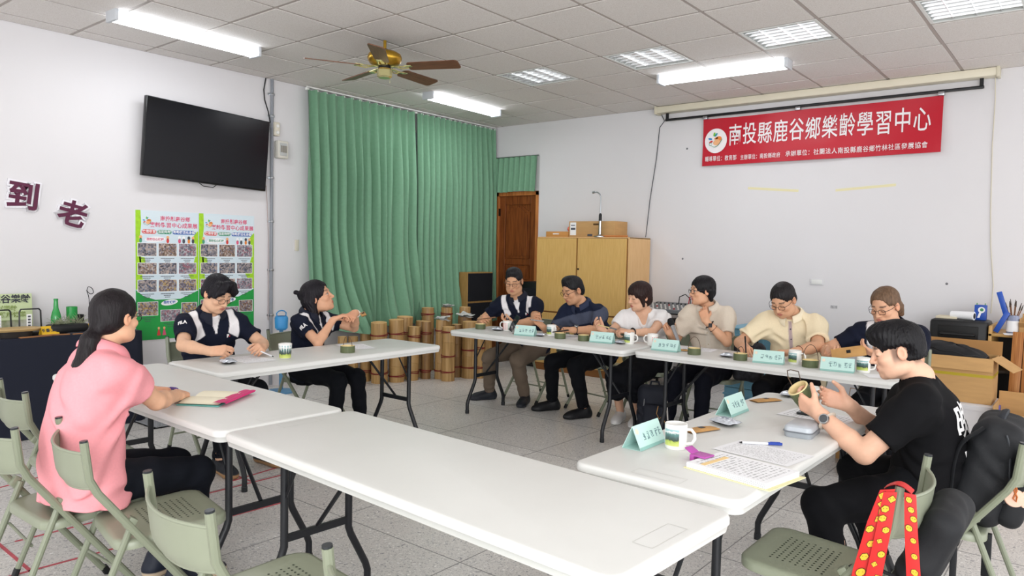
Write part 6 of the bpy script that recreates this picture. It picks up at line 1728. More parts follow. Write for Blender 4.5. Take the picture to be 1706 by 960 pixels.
# printed page: rows of small dark dashes on white
def page_mat(name, rows=34, cols=84, hi=None):
    m = M(name, 'f1f2f5', 0.8); nt = m.node_tree; b = nt.nodes['Principled BSDF']; N = nt.nodes.new; L = nt.links.new
    tc = N('ShaderNodeTexCoord'); sp = N('ShaderNodeSeparateXYZ'); L(tc.outputs['Generated'], sp.inputs[0])
    def math_(op, a, b_=None, c=None):
        n = N('ShaderNodeMath'); n.operation = op
        for i, q in enumerate((a, b_)):
            if q is None: continue
            if isinstance(q, (int, float)): n.inputs[i].default_value = q
            else: L(q, n.inputs[i])
        return n.outputs[0]
    r = math_('MULTIPLY', sp.outputs[1], rows); fr = math_('FRACT', r); row = math_('FLOOR', r)
    inrow = math_('MULTIPLY', math_('GREATER_THAN', fr, 0.30), math_('LESS_THAN', fr, 0.72))
    cb = N('ShaderNodeCombineXYZ'); L(math_('FLOOR', math_('MULTIPLY', sp.outputs[0], cols)), cb.inputs[0]); L(row, cb.inputs[1])
    wn = N('ShaderNodeTexWhiteNoise'); L(cb.outputs[0], wn.inputs['Vector'])
    ink = math_('MULTIPLY', inrow, math_('GREATER_THAN', wn.outputs['Value'], 0.42))
    mg = math_('MULTIPLY', math_('MULTIPLY', math_('GREATER_THAN', sp.outputs[0], 0.09), math_('LESS_THAN', sp.outputs[0], 0.91)), math_('MULTIPLY', math_('GREATER_THAN', sp.outputs[1], 0.07), math_('LESS_THAN', sp.outputs[1], 0.93)))
    fac = math_('MULTIPLY', ink, mg)
    mx = N('ShaderNodeMix'); mx.data_type = 'RGBA'; L(math_('MULTIPLY', fac, 0.45), mx.inputs[0]); mx.inputs[6].default_value = (*lin('f1f2f5'), 1); mx.inputs[7].default_value = (*lin('3a3c44'), 1)
    L(mx.outputs[2], b.inputs['Base Color']); return m
PAGE = page_mat('printed_page'); PAGE2 = page_mat('printed_list', 18, 44)
def sheet(x, y, w, h, deg, label, m=None, z=TZ, name='paper_sheet'):
    b = MB().grid(lambda u, v: ((u-.5)*w, (v-.5)*h, 0.0006+0.0012*math.sin(3*u+1)*v), 6, 6).grid(lambda u, v: ((u-.5)*w, (v-.5)*h, 0.0012*math.sin(3*u+1)*v), 6, 6, True)
    o = b.obj(name, m or PAGE, None, 180, fixn=False, loc=(x, y, z), rot=(0, 0, R(deg)))
    return tag(o, label, 'paper')
# ---- name plates
MINT = M('mint_card', 'c3e4dd', 0.6); MINTP = M('mint_print', '8fbcb4', 0.6); BLOS = M('blossom_print', 'e6d9c4', 0.6)
def plate(x, y, deg, label, w=0.20, seed=0):
    t = thing('name_plate', label, 'name plate', (x, y, TZ), R(deg), 'mint green name plates')
    h, a = 0.095, 25
    for s in (-1, 1):
        f = MB().at((0, s*0.040, 0), (R(s*a), 0, 0)).b2((-w/2, -.0008, 0), (w/2, .0008, h)).obj('panel', MINT, t, 0)
    MB().b2((-w/2, -.040, 0), (w/2, .040, .0008)).obj('base_panel', MINT, t, 0)
    rnd = random.Random(seed); b = MB().at((0, -0.040, 0), (R(-a), 0, 0))
    xs_ = [-.040, -.012, .016, .052, .076]
    for x_ in xs_:
        for q in range(4):
            zz = rnd.uniform(.032, .064); l = rnd.uniform(.005, .010); o_ = rnd.uniform(-.004, .004); b.b2((x_-l+o_, -.0016, zz), (x_+l+o_, -.0006, zz+.0026))
        for q in range(3):
            xx = x_+rnd.uniform(-.009, .007); z1 = rnd.uniform(.031, .048); b.b2((xx, -.0016, z1), (xx+.0026, -.0006, z1+rnd.uniform(.010, .020)))
    b.obj('name_print', M('plate_ink', '6f8f93', 0.6), t, 0)
    c = MB().at((0, -0.040, 0), (R(-a), 0, 0)).prism([(-w/2+.018+.012*math.cos(k*1.257), .072+.012*math.sin(k*1.257)) for k in range(5)], -.0016, -.0006, 1); c.obj('blossom', BLOS, t, 0)
    MB().at((0, -0.040, 0), (R(-a), 0, 0)).b2((-w/2, -.0014, 0), (w/2, -.0006, .012)).obj('lower_band', MINTP, t, 0)
    return t
plate(2.86, -2.825, 12, 'mint name plate before the man at the door end of the back row', .19, 1)
plate(3.585, -2.740, 8, 'mint name plate before the woman in the white blouse', .20, 2)
plate(4.185, -2.800, 3, 'mint name plate before the woman with the microphone, partly hiding a mug', .21, 3)
plate(4.975, -2.835, 10, 'mint name plate before the man in cream, right against a white mug', .20, 4)
plate(5.425, -2.850, 8, 'mint name plate before the man with greying hair, left of a mug', .20, 5)
plate(5.420, -4.550, 90, 'mint name plate nearest the middle of the right-hand table', .20, 6)
plate(5.395, -5.340, 90, 'mint name plate at the near end of the right-hand table, beside the big mug', .20, 7)
# ---- mugs with a landscape print
MUGW = M('mug_white', 'efeeea', 0.25, spec=0.5)
def land():
    m = M('mug_landscape', 'ffffff', 0.3); nt = m.node_tree; b = nt.nodes['Principled BSDF']; N = nt.nodes.new; L = nt.links.new
    tc = N('ShaderNodeTexCoord'); sp = N('ShaderNodeSeparateXYZ'); L(tc.outputs['Generated'], sp.inputs[0])
    nz = N('ShaderNodeTexNoise'); nz.inputs['Scale'].default_value = 5; L(tc.outputs['Generated'], nz.inputs['Vector'])
    ad = N('ShaderNodeMath'); ad.operation = 'MULTIPLY_ADD'; L(nz.outputs[0], ad.inputs[0]); ad.inputs[1].default_value = 0.28; L(sp.outputs[2], ad.inputs[2])
    r = N('ShaderNodeValToRGB'); e = r.color_ramp.elements
    for p, c in ((0.10, 'd3da86'), (0.40, 'b3c45c'), (0.48, '3d4b40'), (0.66, '4a6060'), (0.86, '5a8580'), (1.0, '9cc0c2')):
        q = e.new(p); q.color = (*lin(c), 1)
    e.remove(e[0]); L(ad.outputs[0], r.inputs[0]); L(r.outputs[0], b.inputs['Base Color']); return m
LAND = land()
def mug(x, y, deg, label, print_at=-60, ph=60, r=0.042, h=0.094, handle=True, text=False, name='mug', cat='mug', tall=False):
    t = thing(name, label, cat, (x, y, TZ), R(deg), 'white mugs' if cat == 'mug' else 'landscape cups')
    k = 0.80 if tall else 1.0
    MB().lathe([(0, 0), (r*.90*k, 0), (r*(.97 if not tall else .84), .006), (r, h-.003), (r-.0015, h), (r-.004, h-.002), (r*.92*k, .010), (0, .008)], 32).obj('body', MUGW, t, 50)
    if handle:
        MB().tube([(r-.004, 0, h*.80), (r+.016, 0, h*.82), (r+.029, 0, h*.66), (r+.030, 0, h*.46), (r+.020, 0, h*.28), (r-.004, 0, h*.22)], .0058, 10).obj('handle', MUGW, t)
    a0, a1 = R(print_at-ph), R(print_at+ph)
    if not text:
        def pf(u, v):
            a = a0+(a1-a0)*u; zz = (h*.06+h*.84*v) if tall else (h*.16+h*.66*v)
            rr = r*((.84+.16*zz/h) if tall else (.972+.028*zz/h))+.0007
            return (rr*math.cos(a), rr*math.sin(a), zz)
        MB().grid(pf, 14, 6).obj('landscape_print', LAND, t, 180)
    else:
        for q in range(5):
            a = R(print_at-40+20*q); b = MB()
            for s in range(5): b.box(((r+.0004)*math.cos(a), (r+.0004)*math.sin(a), h*.2+h*.13*s), (.003, .005, .007))
            b.obj('lettering_print', PR if q < 4 else PG_, t, 0)
    return t
mug(2.520, -2.66, 195, 'white mug with red lettering, first mug from the wooden door', 90, 60, text=True)
mug(3.020, -2.665, -20, 'white mug with landscape print before the man in stripes', -95)
mug(3.785, -2.655, 5, 'white mug with landscape print before the woman in the white blouse', -118)
mug(3.965, -2.600, 190, 'white mug behind the name plate of the woman with the microphone', 150, text=True)
mug(5.120, -2.740, -5, 'white mug with landscape print right of the plate before the man in cream', -112)
mug(5.560, -2.765, 0, 'white mug with landscape print before the man with greying hair', -98)
mug(5.505, -5.300, 10, 'white mug with landscape print, biggest and nearest, beside the purple clip', -100, 42)
mug(5.650, -4.150, 0, 'tapered landscape cup under the hands of the man in black', -90, 175, .045, .10, False, name='landscape_cup', cat='cup', tall=True)
mug(2.620, -5.060, 0, 'tapered landscape cup between the young man and the woman looking up', -60, 175, .043, .098, False, name='landscape_cup', cat='cup', tall=True)
# ---- short bamboo cups with wire loops
BG = M('bamboo_green_skin', '5b6444', 0.5, var=.1, vs_=20, stretch=(3, 3, .4)); BTOP = M('bamboo_pale', 'e7d39e', .6)
def bcup(x, y, label, loop=0, deg=0, r=.047, h=.048):
    t = thing('bamboo_cup', label, 'bamboo cup', (x, y, TZ), R(deg), 'short green bamboo cups')
    MB().lathe([(0, 0), (r, 0), (r*1.01, h*.5), (r, h-.001)], 26).obj('skin', BG, t, 40)
    MB().lathe([(r, h-.001), (r*.985, h), (r*.86, h), (r*.85, h-.010), (0, h-.012)], 26).obj('cut_top', BTOP, t, 40)
    if loop:
        MB().tube([((r-.004)*math.cos(PI*k/12), 0, h-.004+loop*math.sin(PI*k/12)) for k in range(13)], .0022, 6).obj('wire_loop', M('loop_brown', '54402f', .6), t)
    return t
bcup(2.260, -2.735, 'bamboo cup nearest the door at the corner of the back table')
bcup(3.190, -2.775, 'bamboo cup with a thin wire loop before the man in stripes', .06)
bcup(3.410, -2.750, 'bamboo cup with a bare pale top, left of the white-blouse name plate')
bcup(4.425, -2.825, 'bamboo cup with a tall arched wire loop before the woman with the microphone', .085, 10)
bcup(4.780, -2.845, 'bamboo cup beside the writing hand of the man in cream', .05, 80)
bcup(5.240, -2.800, 'bamboo cup with a wire loop between the two rightmost back row name plates', .105, 20, .052)
bcup(2.665, -4.590, 'bamboo cup with a rod loop on the table of the woman looking up', .07, 0, .050)
# ---- foil packets
FOIL = M('foil_white', 'cdd3dc', .25, .35, var=.25, vs_=45); FOILB = M('foil_black', '1b1a1e', .35)
def packet(x, y, deg, label, w=.10, d=.08, seed=1):
    t = thing('foil_packet', label, 'packet', (x, y, TZ), R(deg), 'small foil packets'); rnd = random.Random(seed); p = rnd.uniform(0, 6)
    def top(u, v):
        q = (4*u*(1-u)*4*v*(1-v))**.5
        return ((u-.5)*w, (v-.5)*d, .014+.016*q+.003*math.sin(17*u+p)*math.sin(13*v))
    def bot(u, v):
        q = (4*u*(1-u)*4*v*(1-v))**.5
        return ((u-.5)*w*.97, (v-.5)*d*.97, .0135-.0125*q)
    MB().grid(top, 14, 12).obj('front_foil', FOIL, t, 180); MB().grid(bot, 14, 12, True).obj('back_foil', FOILB, t, 180)
    MB().b2((-w*.16, -d*.12, .0315), (w*.16, d*.12, .0325)).obj('label_print', M('packet_print', '8f9aa6', .5), t, 0)
packet(2.455, -2.72, 20, 'foil packet beside the red-lettered mug', seed=1); packet(4.655, -2.775, 10, 'foil packet left of the writing hand of the man in cream', seed=2)
packet(5.49, -4.80, -20, 'foil packet in the middle of the right-hand table, beside a kraft packet', .115, .09, seed=3); packet(5.50, -3.95, 10, 'foil packet at the far end of the right-hand table', .12, .09, 4)
packet(2.57, -5.43, -10, 'foil packet before the bespectacled young man', .10, .085, 5); packet(3.735, -2.71, 0, 'dark foil packet left of the mug before the white blouse', .08, .06, 6); packet(2.995, -2.79, 25, 'dark foil packet behind the first name plate', .08, .05, 7)
KR = M('kraft_paper', 'bd9058', .75, var=.08, vs_=20)
def kraft(x, y, z, deg, label, tilt=(0, 0), l=.16, w=.065):
    t = thing('kraft_packet', label, 'packet', (x, y, z), 0, 'brown kraft packets', rot=(R(tilt[0]), R(tilt[1]), R(deg)))
    MB().grid(lambda u, v: ((u-.5)*l, (v-.5)*w, .004+.009*(4*v*(1-v))**.5*(1-abs(u-.5)**2*3)), 12, 8).grid(lambda u, v: ((u-.5)*l, (v-.5)*w, .0035-.003*(4*v*(1-v))**.5), 12, 8, True).obj('packet', KR, t, 180)
    MB().b2((-.012, -.010, .0128), (.014, .012, .0138)).obj('stamp', BLACK, t, 0)
kraft(5.46, -4.975, TZ, 70, 'kraft packet behind the biggest mug'); kraft(5.435, -4.16, TZ, 62, 'kraft packet at the far end of the right-hand table by the foil packet'); kraft(4.29, -2.70, TZ, 10, 'kraft packet half hidden behind the microphone woman\'s name plate')
kraft(5.44, -2.66, .845, 15, 'kraft packet held in both hands by the man with greying hair', (60, -12), .21, .075)
# ---- papers and pens
sheet(2.50, -5.24, .21, .297, 88, 'white sheet under the hands of the bespectacled young man'); sheet(2.46, -4.36, .21, .297, 70, 'white sheet on the table before the woman looking up')
sheet(5.775, -5.135, .21, .297, 82, 'printed sheet under the blue-capped pen on the right-hand table'); sheet(5.74, -4.34, .21, .297, 85, 'white sheet under the black phone of the man in black', PAGE2)
sheet(4.30, -2.53, .297, .21, 8, 'white sheet before the woman with the microphone'); sheet(4.88, -2.62, .297, .21, -4, 'white sheet the man in cream writes on'); sheet(5.70, -2.86, .21, .15, 30, 'white slip at the right end of the back row table', PAPER)
sheet(3.13, -2.62, .28, .19, 12, 'white sheet under the hand of the man in stripes')
t = thing('paper_stack', 'thick clipped stack of printed sheets on a pale yellow folder, front right', 'papers', (5.815, -5.435, TZ), R(80))
MB().b2((-.112, -.165, 0), (.118, .155, .003)).obj('folder', M('folder_yellow', 'e9e4b4', .7), t, 0)
for k in range(6): MB().at((.001*(k % 3), .001*(k % 2), .004+.003*k), (0, 0, R(.3*(k % 3-1)))).box((0, 0, 0), (.21, .297, .0022)).obj('sheet', PAGE2 if k == 5 else PAPER, t, 0)
MB().b2((-.09, .085, .0202), (.06, .105, .0207)).obj('highlight_print', M('highlight_orange', 'f1d295', .7), t, 0)
VIO = M('clip_violet', 'b14fa4', .4)
t = thing('binder_clip', 'violet plastic clip gripping the stack of papers', 'clip', (5.795, -5.435, TZ+.022), R(80)); MB().b2((-.03, .105, 0), (.03, .165, .006), .002).obj('upper_jaw', VIO, t); MB().b2((-.03, .15, -.018), (.03, .168, .004), .002).obj('hinge', VIO, t); MB().at((0, .165, .002), (R(28), 0, 0)).b2((-.022, 0, 0), (.022, .035, .005), .002).obj('handle', VIO, t)
def pen(x, y, z, deg, label, body, cap, tilt=0, l=.14):
    t = thing('pen', label, 'pen', (x, y, z), 0, rot=(0, R(tilt), R(deg)))
    MB().tube([(-l/2, 0, 0), (l*.18, 0, 0)], .0048, 10).obj('barrel', body, t); MB().tube([(l*.15, 0, 0), (l/2, 0, 0)], .0058, 10).obj('cap', cap, t); MB().tube([(-l/2-.012, 0, 0), (-l/2, 0, 0)], [.001, .0045], 8).obj('tip', BLACK, t); MB().b2((l*.2, -.0015, .005), (l*.45, .0015, .0075)).obj('clip', cap, t, 0)
WB = M('pen_white', 'e8e9ee', .35); CB = M('cap_blue', '23419c', .4); PP = M('pen_violet', '5d4591', .4)
pen(5.735, -5.03, TZ+.007, 33, 'white pen with a blue cap lying on the printed sheet', WB, CB, 0, .15)
pen(2.47, -5.135, TZ+.035, -125, 'violet capped pen in the left hand of the bespectacled young man', WB, PP, -25)
pen(3.345, -6.19, TZ+.055, 20, 'violet pen held by the woman in pink', PP, PP, 0); pen(4.745, -2.665, TZ+.085, 120, 'dark pen in the writing hand of the man in cream', BLACK, BLACK, -60)
pen(3.60, -2.70, .865, -8, 'thin bamboo strip and blade held by the woman in the white blouse', M('strip_bamboo', 'd8c48e', .6), STEEL, 6, .20)
pen(3.13, -2.68, TZ+.05, 20, 'dark thin pen between the fingers of the man in stripes', BLACK, BLACK, -10); pen(2.86, -2.66, .86, 20, 'clear thin rod in the raised hand of the man in stripes', STEEL, STEEL, 5, .12)
pen(2.27, -2.66, .835, 40, 'brown bamboo strip in the hands of the man at the door end', M('strip_brown', '7d5a3c', .6), M('strip_brown', '7d5a3c', .6), -8, .17)
kraft(2.31, -4.16, .955, -30, 'small folded tan paper pinched by the woman looking up', (20, 10), .10, .04)
# notebook
t = thing('notebook', 'open notebook with cream pages and a bright pink cover flap', 'notebook', (3.50, -6.035, TZ), R(124))
MB().b2((-.155, -.10, 0), (.155, .10, .006), .002).obj('cover', M('cover_teal', '5c9a92', .5), t)
for s in (-1, 1): MB().grid(lambda u, v: (s*.152*u, (v-.5)*.19, .007+.012*math.sin(PI*min(1, u*1.15))**.7+.003), 14, 2, s < 0).obj('page_block', M('cream_page', 'f1ebd3', .8), t, 180)
MB().grid(lambda u, v: ((v-.5)*.31, -.10-.028*math.sin(PI*u)*1.0-.005, .004+.016*(1-math.cos(PI*u))/2+.006*math.sin(PI*u)), 10, 4).grid(lambda u, v: ((v-.5)*.31, -.105+.035*u, .020+.002*math.sin(PI*u)), 4, 4).obj('flap', M('cover_pink', 'd81f74', .45), t, 180)
MB().tube([(.15, -.115, .012), (.17, -.115, .012)], .004, 8).obj('pen_tip', STEEL, t)
# phones, case
def phone(x, y, z, label, rot, m=None):
    t = thing('phone', label, 'phone', (x, y, z), 0, rot=rot); MB().box((0, 0, 0), (.075, .155, .009), .003).obj('body', BLACK, t); MB().b2((-.034, -.073, .0043), (.034, .073, .0052)).obj('screen', M('phone_glass', '20262c', .08, spec=.6), t, 0)
phone(5.73, -4.335, TZ+.0075, 'black phone lying on the paper before the man in black', (0, 0, R(-88)))
phone(2.60, -2.66, TZ+.075, 'dark phone tilted in the hand of the man at the door end', (R(62), R(12), R(-25)))
GREYC = M('case_grey', '9aa0a6', .4)
t = thing('zip_case', 'small grey rectangular zip case on the right-hand table', 'case', (5.795, -4.735, TZ), R(4))
b = MB(); loft(b, [[(x, y, 0.0) for x, y in rrect(.105, .175, .02)], [(x, y, .022) for x, y in rrect(.112, .182, .024)]]); b.obj('lower_shell', GREYC, t)
b = MB(); loft(b, [[(x, y, .024) for x, y in rrect(.112, .182, .024)], [(x, y, .042) for x, y in rrect(.108, .178, .024)], [(x, y, .048) for x, y in rrect(.09, .16, .02)]]); b.obj('upper_shell', M('case_pale', 'b9bfc6', .35), t)
MB().tube([(x, y, .023) for x, y in rrect(.114, .184, .024)], .003, 6, closed=True).obj('zip', M('zip_grey', '6d7278', .5), t)
t = thing('glass', 'small clear tumbler just left of the first name plate', 'glass', (2.72, -2.80, TZ)); MB().lathe([(0, 0), (.024, 0), (.030, .07), (.028, .07), (.023, .006), (0, .006)], 20).obj('body', M('clear_glass', 'ffffff', .03, trans=1, ior=1.3), t)
# microphone
t = thing('microphone', 'black-headed silver microphone in the hand of the woman in beige', 'microphone', (4.085, -2.50, .895), 0, rot=(R(0), R(-36), R(-25)))
MB().lathe([(0, .075), (.018, .070), (.027, .05), (.027, .03), (.019, .005)], 18).obj('head', M('mic_foam', '101114', .9), t); MB().lathe([(.019, .005), (.016, -.02), (.012, -.14), (0, -.14)], 14).obj('body', M('mic_grey', '9ea0a3', .3, .6), t); MB().lathe([(.0125, -.135), (.0125, -.16), (0, -.16)], 12).obj('end_cap', BLACK, t)
# bamboo cup in the hands of the man in black
t = thing('bamboo_cup', 'tall bamboo cup tilted in the hands of the man in black', 'bamboo cup', (5.748, -4.585, .872), 0, rot=Vector((-.42, -.50, .76)).to_track_quat('Z', 'Y').to_euler())
MB().lathe([(0, -.045), (.045, -.045), (.047, .0), (.046, .044)], 28).obj('skin', BG, t); MB().lathe([(.046, .044), (.0445, .047), (.039, .047), (.037, -.03), (0, -.032)], 28).obj('cut_rim', BTOP, t, 40)
MB().tube([(-.042, 0, .04), (-.075, .02, .07), (-.115, .05, .075), (-.13, .07, .06), (-.09, .08, .05), (-.03, .04, .042)], .0022, 6).obj('wire_loop', M('loop_brown', '54402f', .6), t)
# ------------------------------------------------------------------ bags, straps, watches, prints on clothing
from mathutils.bvhtree import BVHTree
NYL = M('nylon_black', '16181c', 0.7, bump=0.15, bs=500); NYL2 = M('nylon_dark_grey', '2a2d33', 0.7, bump=0.15, bs=500); NYLN = M('nylon_navy', '131724', 0.75, bump=0.1, bs=400)
def soft_box(name, c, half, Rm, r, parent, mat, noise=0.004, seed=1, h=0.008):
    """rounded soft box polygonised from a field; c and half in the parent's space"""
    c = np.array(c, float); half = np.array(half, float); m = np.linalg.norm(half)+0.03
    f = Field(rng(c[0]-m, c[0]+m, h), rng(c[1]-m, c[1]+m, h), rng(c[2]-m, c[2]+m, h))
    def fn(X, Y, Z):
        p = [X-c[0], Y-c[1], Z-c[2]]
        q = [np.abs(p[0]*Rm[0, i]+p[1]*Rm[1, i]+p[2]*Rm[2, i])-(half[i]-r) for i in range(3)]
        o = np.sqrt(np.maximum(q[0], 0)**2+np.maximum(q[1], 0)**2+np.maximum(q[2], 0)**2)
        return o+np.minimum(np.maximum(np.maximum(q[0], q[1]), q[2]), 0)-r
    f.put(c-m, c+m, fn, 0.0); f.noise(noise, 40, seed)
    v, q = f.mesh()
    return np_mesh(name, v, q, mat, None, parent)
def eul(x=0, y=0, z=0): return np.array(Euler((R(x), R(y), R(z))).to_matrix())
# big black backpack on the chair of the man in black
t = thing('backpack', 'big black backpack leaning on the chair back behind the man in black', 'backpack', (6.415, -4.40, 0.452), 0)
B = eul(0, 14, 0)
soft_box('body', (0.005, 0, 0.205), (0.095, 0.160, 0.21), B, 0.07, t, NYL, 0.006, 3)
soft_box('front_pocket', (0.10, 0, 0.14), (0.045, 0.135, 0.135), B, 0.04, t, NYL, 0.005, 4)
soft_box('top_flap', (0.045, 0.0, 0.345), (0.078, 0.148, 0.06), B, 0.05, t, NYL2, 0.004, 5)
MB().tube(smooth_path([(0.03, -.06, .385), (0.035, -.045, .415), (0.04, 0, .428), (0.035, .045, .415), (0.03, .06, .385)]), 0.020, 10, sy=.6).obj('carry_handle', NYL2, t)
for y in (-.10,): MB().tube(smooth_path([(-.01, y-.045, .385), (-.085, y-.07, .30), (-.105, y-.07, .12), (-.09, y-.07, -.02), (-.085, y-.07, -.10)]), 0.016, 8, sy=.4).obj('shoulder_strap', NYL, t)
MB().b2((-.095, -.185, -.36), (-.075, -.150, -.06), .002).obj('strap_tail', NYL, t); MB().box((-.09, -.165, -.055), (.045, .05, .05), .006).obj('buckle', BLACK, t)
MB().b2((.0, -.11, -.20), (.03, -.09, -.03), .002).obj('strap_tail', NYL, t)
MB().tube([(.055+.115*math.cos(a)*.2, -.150-.012*math.sin(a), .24+.14*math.sin(a)) for a in [R(-70+14*k) for k in range(11)]], .004, 6).obj('zip', M('zip_black', '3a3d42', .4), t)
t = thing('charm', 'round pink charm with two little bumps and an orange cord, hanging from the black backpack', 'charm', (6.515, -4.585, 0.60), R(12))
PK = M('charm_pink', 'e9bfa9', .5)
MB().at((0, 0, 0), (R(90), 0, 0)).lathe([(0, .006), (.031, .005), (.034, 0), (.031, -.005), (0, -.006)], 26).obj('disc', PK, t)
for z in (.020, -.022): MB().at((.030, 0, z), (R(90), 0, 0)).lathe([(0, .005), (.009, .004), (.010, 0), (.009, -.004), (0, -.005)], 14).obj('bump', PK, t)
OC = M('cord_orange', 'b5652f', .6)
MB().tube([(0, -.004, .062), (.004, -.008, .03), (-.006, -.009, .0), (.004, -.009, -.010), (.006, -.009, .008), (-.004, -.008, .03), (0, -.004, .062)], .003, 6).obj('cord', OC, t); MB().tube([(.009*math.cos(a), -.004, .072+.010*math.sin(a)) for a in [2*PI*k/12 for k in range(12)]], .0022, 6, closed=True).obj('ring', STEEL, t)
MB().tube([(0, -.004, .080), (.002, .0, .125)], .002, 6).obj('cord', BLACK, t)
# black bag hung on the near chair and the red patterned ribbon
t = thing('shoulder_bag', 'black shoulder bag hanging behind the red patterned ribbon, lower right', 'bag', (6.325, -5.22, 0.43), 0)
soft_box('body', (0.02, 0.03, 0.13), (0.055, 0.165, 0.17), eul(0, 20, 0), .05, t, NYL, .007, 8)
MB().tube(smooth_path([(-.02, -.14, .06), (-.14, -.17, .09), (-.20, -.165, .02), (-.17, -.16, -.06), (-.05, -.13, -.08)]), .010, 8, sy=.5).obj('strap', NYL, t)
t = thing('ribbon', 'red ribbon strap with small yellow figures draped over the near chair back', 'ribbon', (0, 0, 0))
RR = M('ribbon_red', 'c91f1d', .5); YL = M('ribbon_yellow', 'eab52e', .5); YD = M('ribbon_line', '5a2a10', .6)
def strand(path, w, seed, face):
    """flat ribbon along a path; w its width direction"""
    P_ = [Vector(p) for p in path]; wv = Vector(w)
    def fn(u, v):
        q = u*(len(P_)-1); i = min(int(q), len(P_)-2); p = P_[i].lerp(P_[i+1], q-i)
        return p+wv*(v-.5)*(0.75+.25*u)
    fv = Vector(face)
    MB().grid(lambda u, v: tuple(fn(u, v)+fv*.0012*math.cos((v-.5)*3)), 24, 4).grid(lambda u, v: tuple(fn(u, v)-fv*.0008), 24, 4, True).obj('band', RR, t, 180, fixn=False)
    rnd = random.Random(seed); up = (P_[-1]-P_[0]).normalized(); sd = wv.normalized(); k = 0.06
    while k < .97:
        c = fn(k, .5+rnd.uniform(-.22, .22))+fv*.0022; r_ = rnd.uniform(.0085, .012)*wv.length/.05
        n = rnd.choice((4, 6, 12)); a0 = rnd.uniform(0, 1)
        for rr, m, lf in ((r_*1.18, YD, 0), (r_, YL, .0006)):
            MB()._add([tuple(c+fv*lf+sd*rr*math.cos(2*PI*q/n+a0)+up*rr*math.sin(2*PI*q/n+a0)) for q in range(n)], [tuple(range(n))]).obj('printed_patch', m, t, 0, fixn=False)
        for s in (-.4, .4): MB()._add([tuple(c+fv*.0012+sd*(s*r_+.0013*math.cos(2*PI*q/6))+up*(-.15*r_+.0013*math.sin(2*PI*q/6))) for q in range(6)], [tuple(range(6))]).obj('printed_mark', YD, t, 0, fixn=False)
        k += rnd.uniform(.075, .105)
CD = (0.15, -0.985, 0.05)
strand([(6.272, -5.495, .800), (6.245, -5.500, .70), (6.215, -5.503, .55), (6.185, -5.505, .34)], (.052, .008, .012), 1, CD)
strand([(6.280, -5.498, .795), (6.268, -5.506, .68), (6.250, -5.508, .55), (6.228, -5.510, .34)], (.046, .008, .006), 2, CD)
strand([(6.330, -5.492, .800), (6.338, -5.500, .70), (6.352, -5.503, .55), (6.372, -5.505, .34)], (.040, .006, -.004), 3, CD)
MB().grid(lambda u, v: (6.262+.072*u, -5.498+.045*v, .802+.018*math.sin(PI*u)), 8, 3).grid(lambda u, v: (6.262+.072*u, -5.498+.045*v, .800+.018*math.sin(PI*u)), 8, 3, True).obj('loop_over_rail', RR, t, 180)
# navy backpack under the back tables
t = thing('backpack', 'navy backpack standing on the floor under the gap of the back tables', 'backpack', (3.93, -2.47, 0), R(15))
soft_box('body', (0, 0, .20), (.135, .085, .20), eul(-6, 0, 0), .06, t, NYLN, .006, 11); soft_box('front_pocket', (0.02, -.085, .14), (.10, .04, .12), eul(-6, 0, 0), .035, t, NYLN, .004, 12)
MB().tube([(-.04, 0, .39), (-.03, 0, .43), (.03, 0, .43), (.04, 0, .39)], .008, 8).obj('carry_handle', NYLN, t)
MB().tube([(-.06, -.10, .30), (-.065, -.105, .20), (-.07, -.10, .12)], .004, 6).obj('zip', M('zip_silver', '9a9ca0', .3, .8), t); MB().tube([(.06, -.13, .26), (.05, -.14, .20), (.075, -.145, .16), (.10, -.14, .19), (.12, -.135, .13)], .003, 6).obj('tag_cord', M('cord_tan', 'b98a4c', .6), t)
MB().tube([(.12, -.10, .30), (.135, -.11, .15)], .006, 8).obj('bottle_edge', M('pale_plastic', 'cfc9c4', .4), t)
# dark bag on the chair of the man in cream
t = thing('handbag', 'black patterned bag on the chair left of the man in cream', 'bag', (4.52, -2.00, .45), R(10))
soft_box('body', (0, 0, .16), (.12, .07, .16), eul(-8, 0, 0), .05, t, M('bag_pattern', '24242b', .7, var=.6, vs_=40), .006, 15)
MB().tube([(-.07, 0, .30), (-.05, 0, .38), (.05, 0, .38), (.07, 0, .30)], .007, 8).obj('handle', NYL, t)
# kraft bags seen under the right end of the back row
for i, (x, y, lab) in enumerate(((5.36, -2.12, 'brown paper bag on the floor under the right end of the back row, left one'), (5.47, -2.22, 'brown paper bag on the floor under the right end of the back row, right one'))):
    t = thing('paper_bag', lab, 'bag', (x, y, 0), R(20*i)); b = MB(); loft(b, [[(p, q, 0) for p, q in rrect(.20, .12, .01)], [(p, q, .30) for p, q in rrect(.21, .10, .01)], [(p, q, .46-.10*i) for p, q in rrect(.22, .03, .008)]]); b.obj('bag', KR, t)
    MB().tube([(-.04, 0, .45-.10*i), (-.03, 0, .52-.10*i), (.03, 0, .52-.10*i), (.04, 0, .45-.10*i)], .003, 6).obj('handle', KR, t)
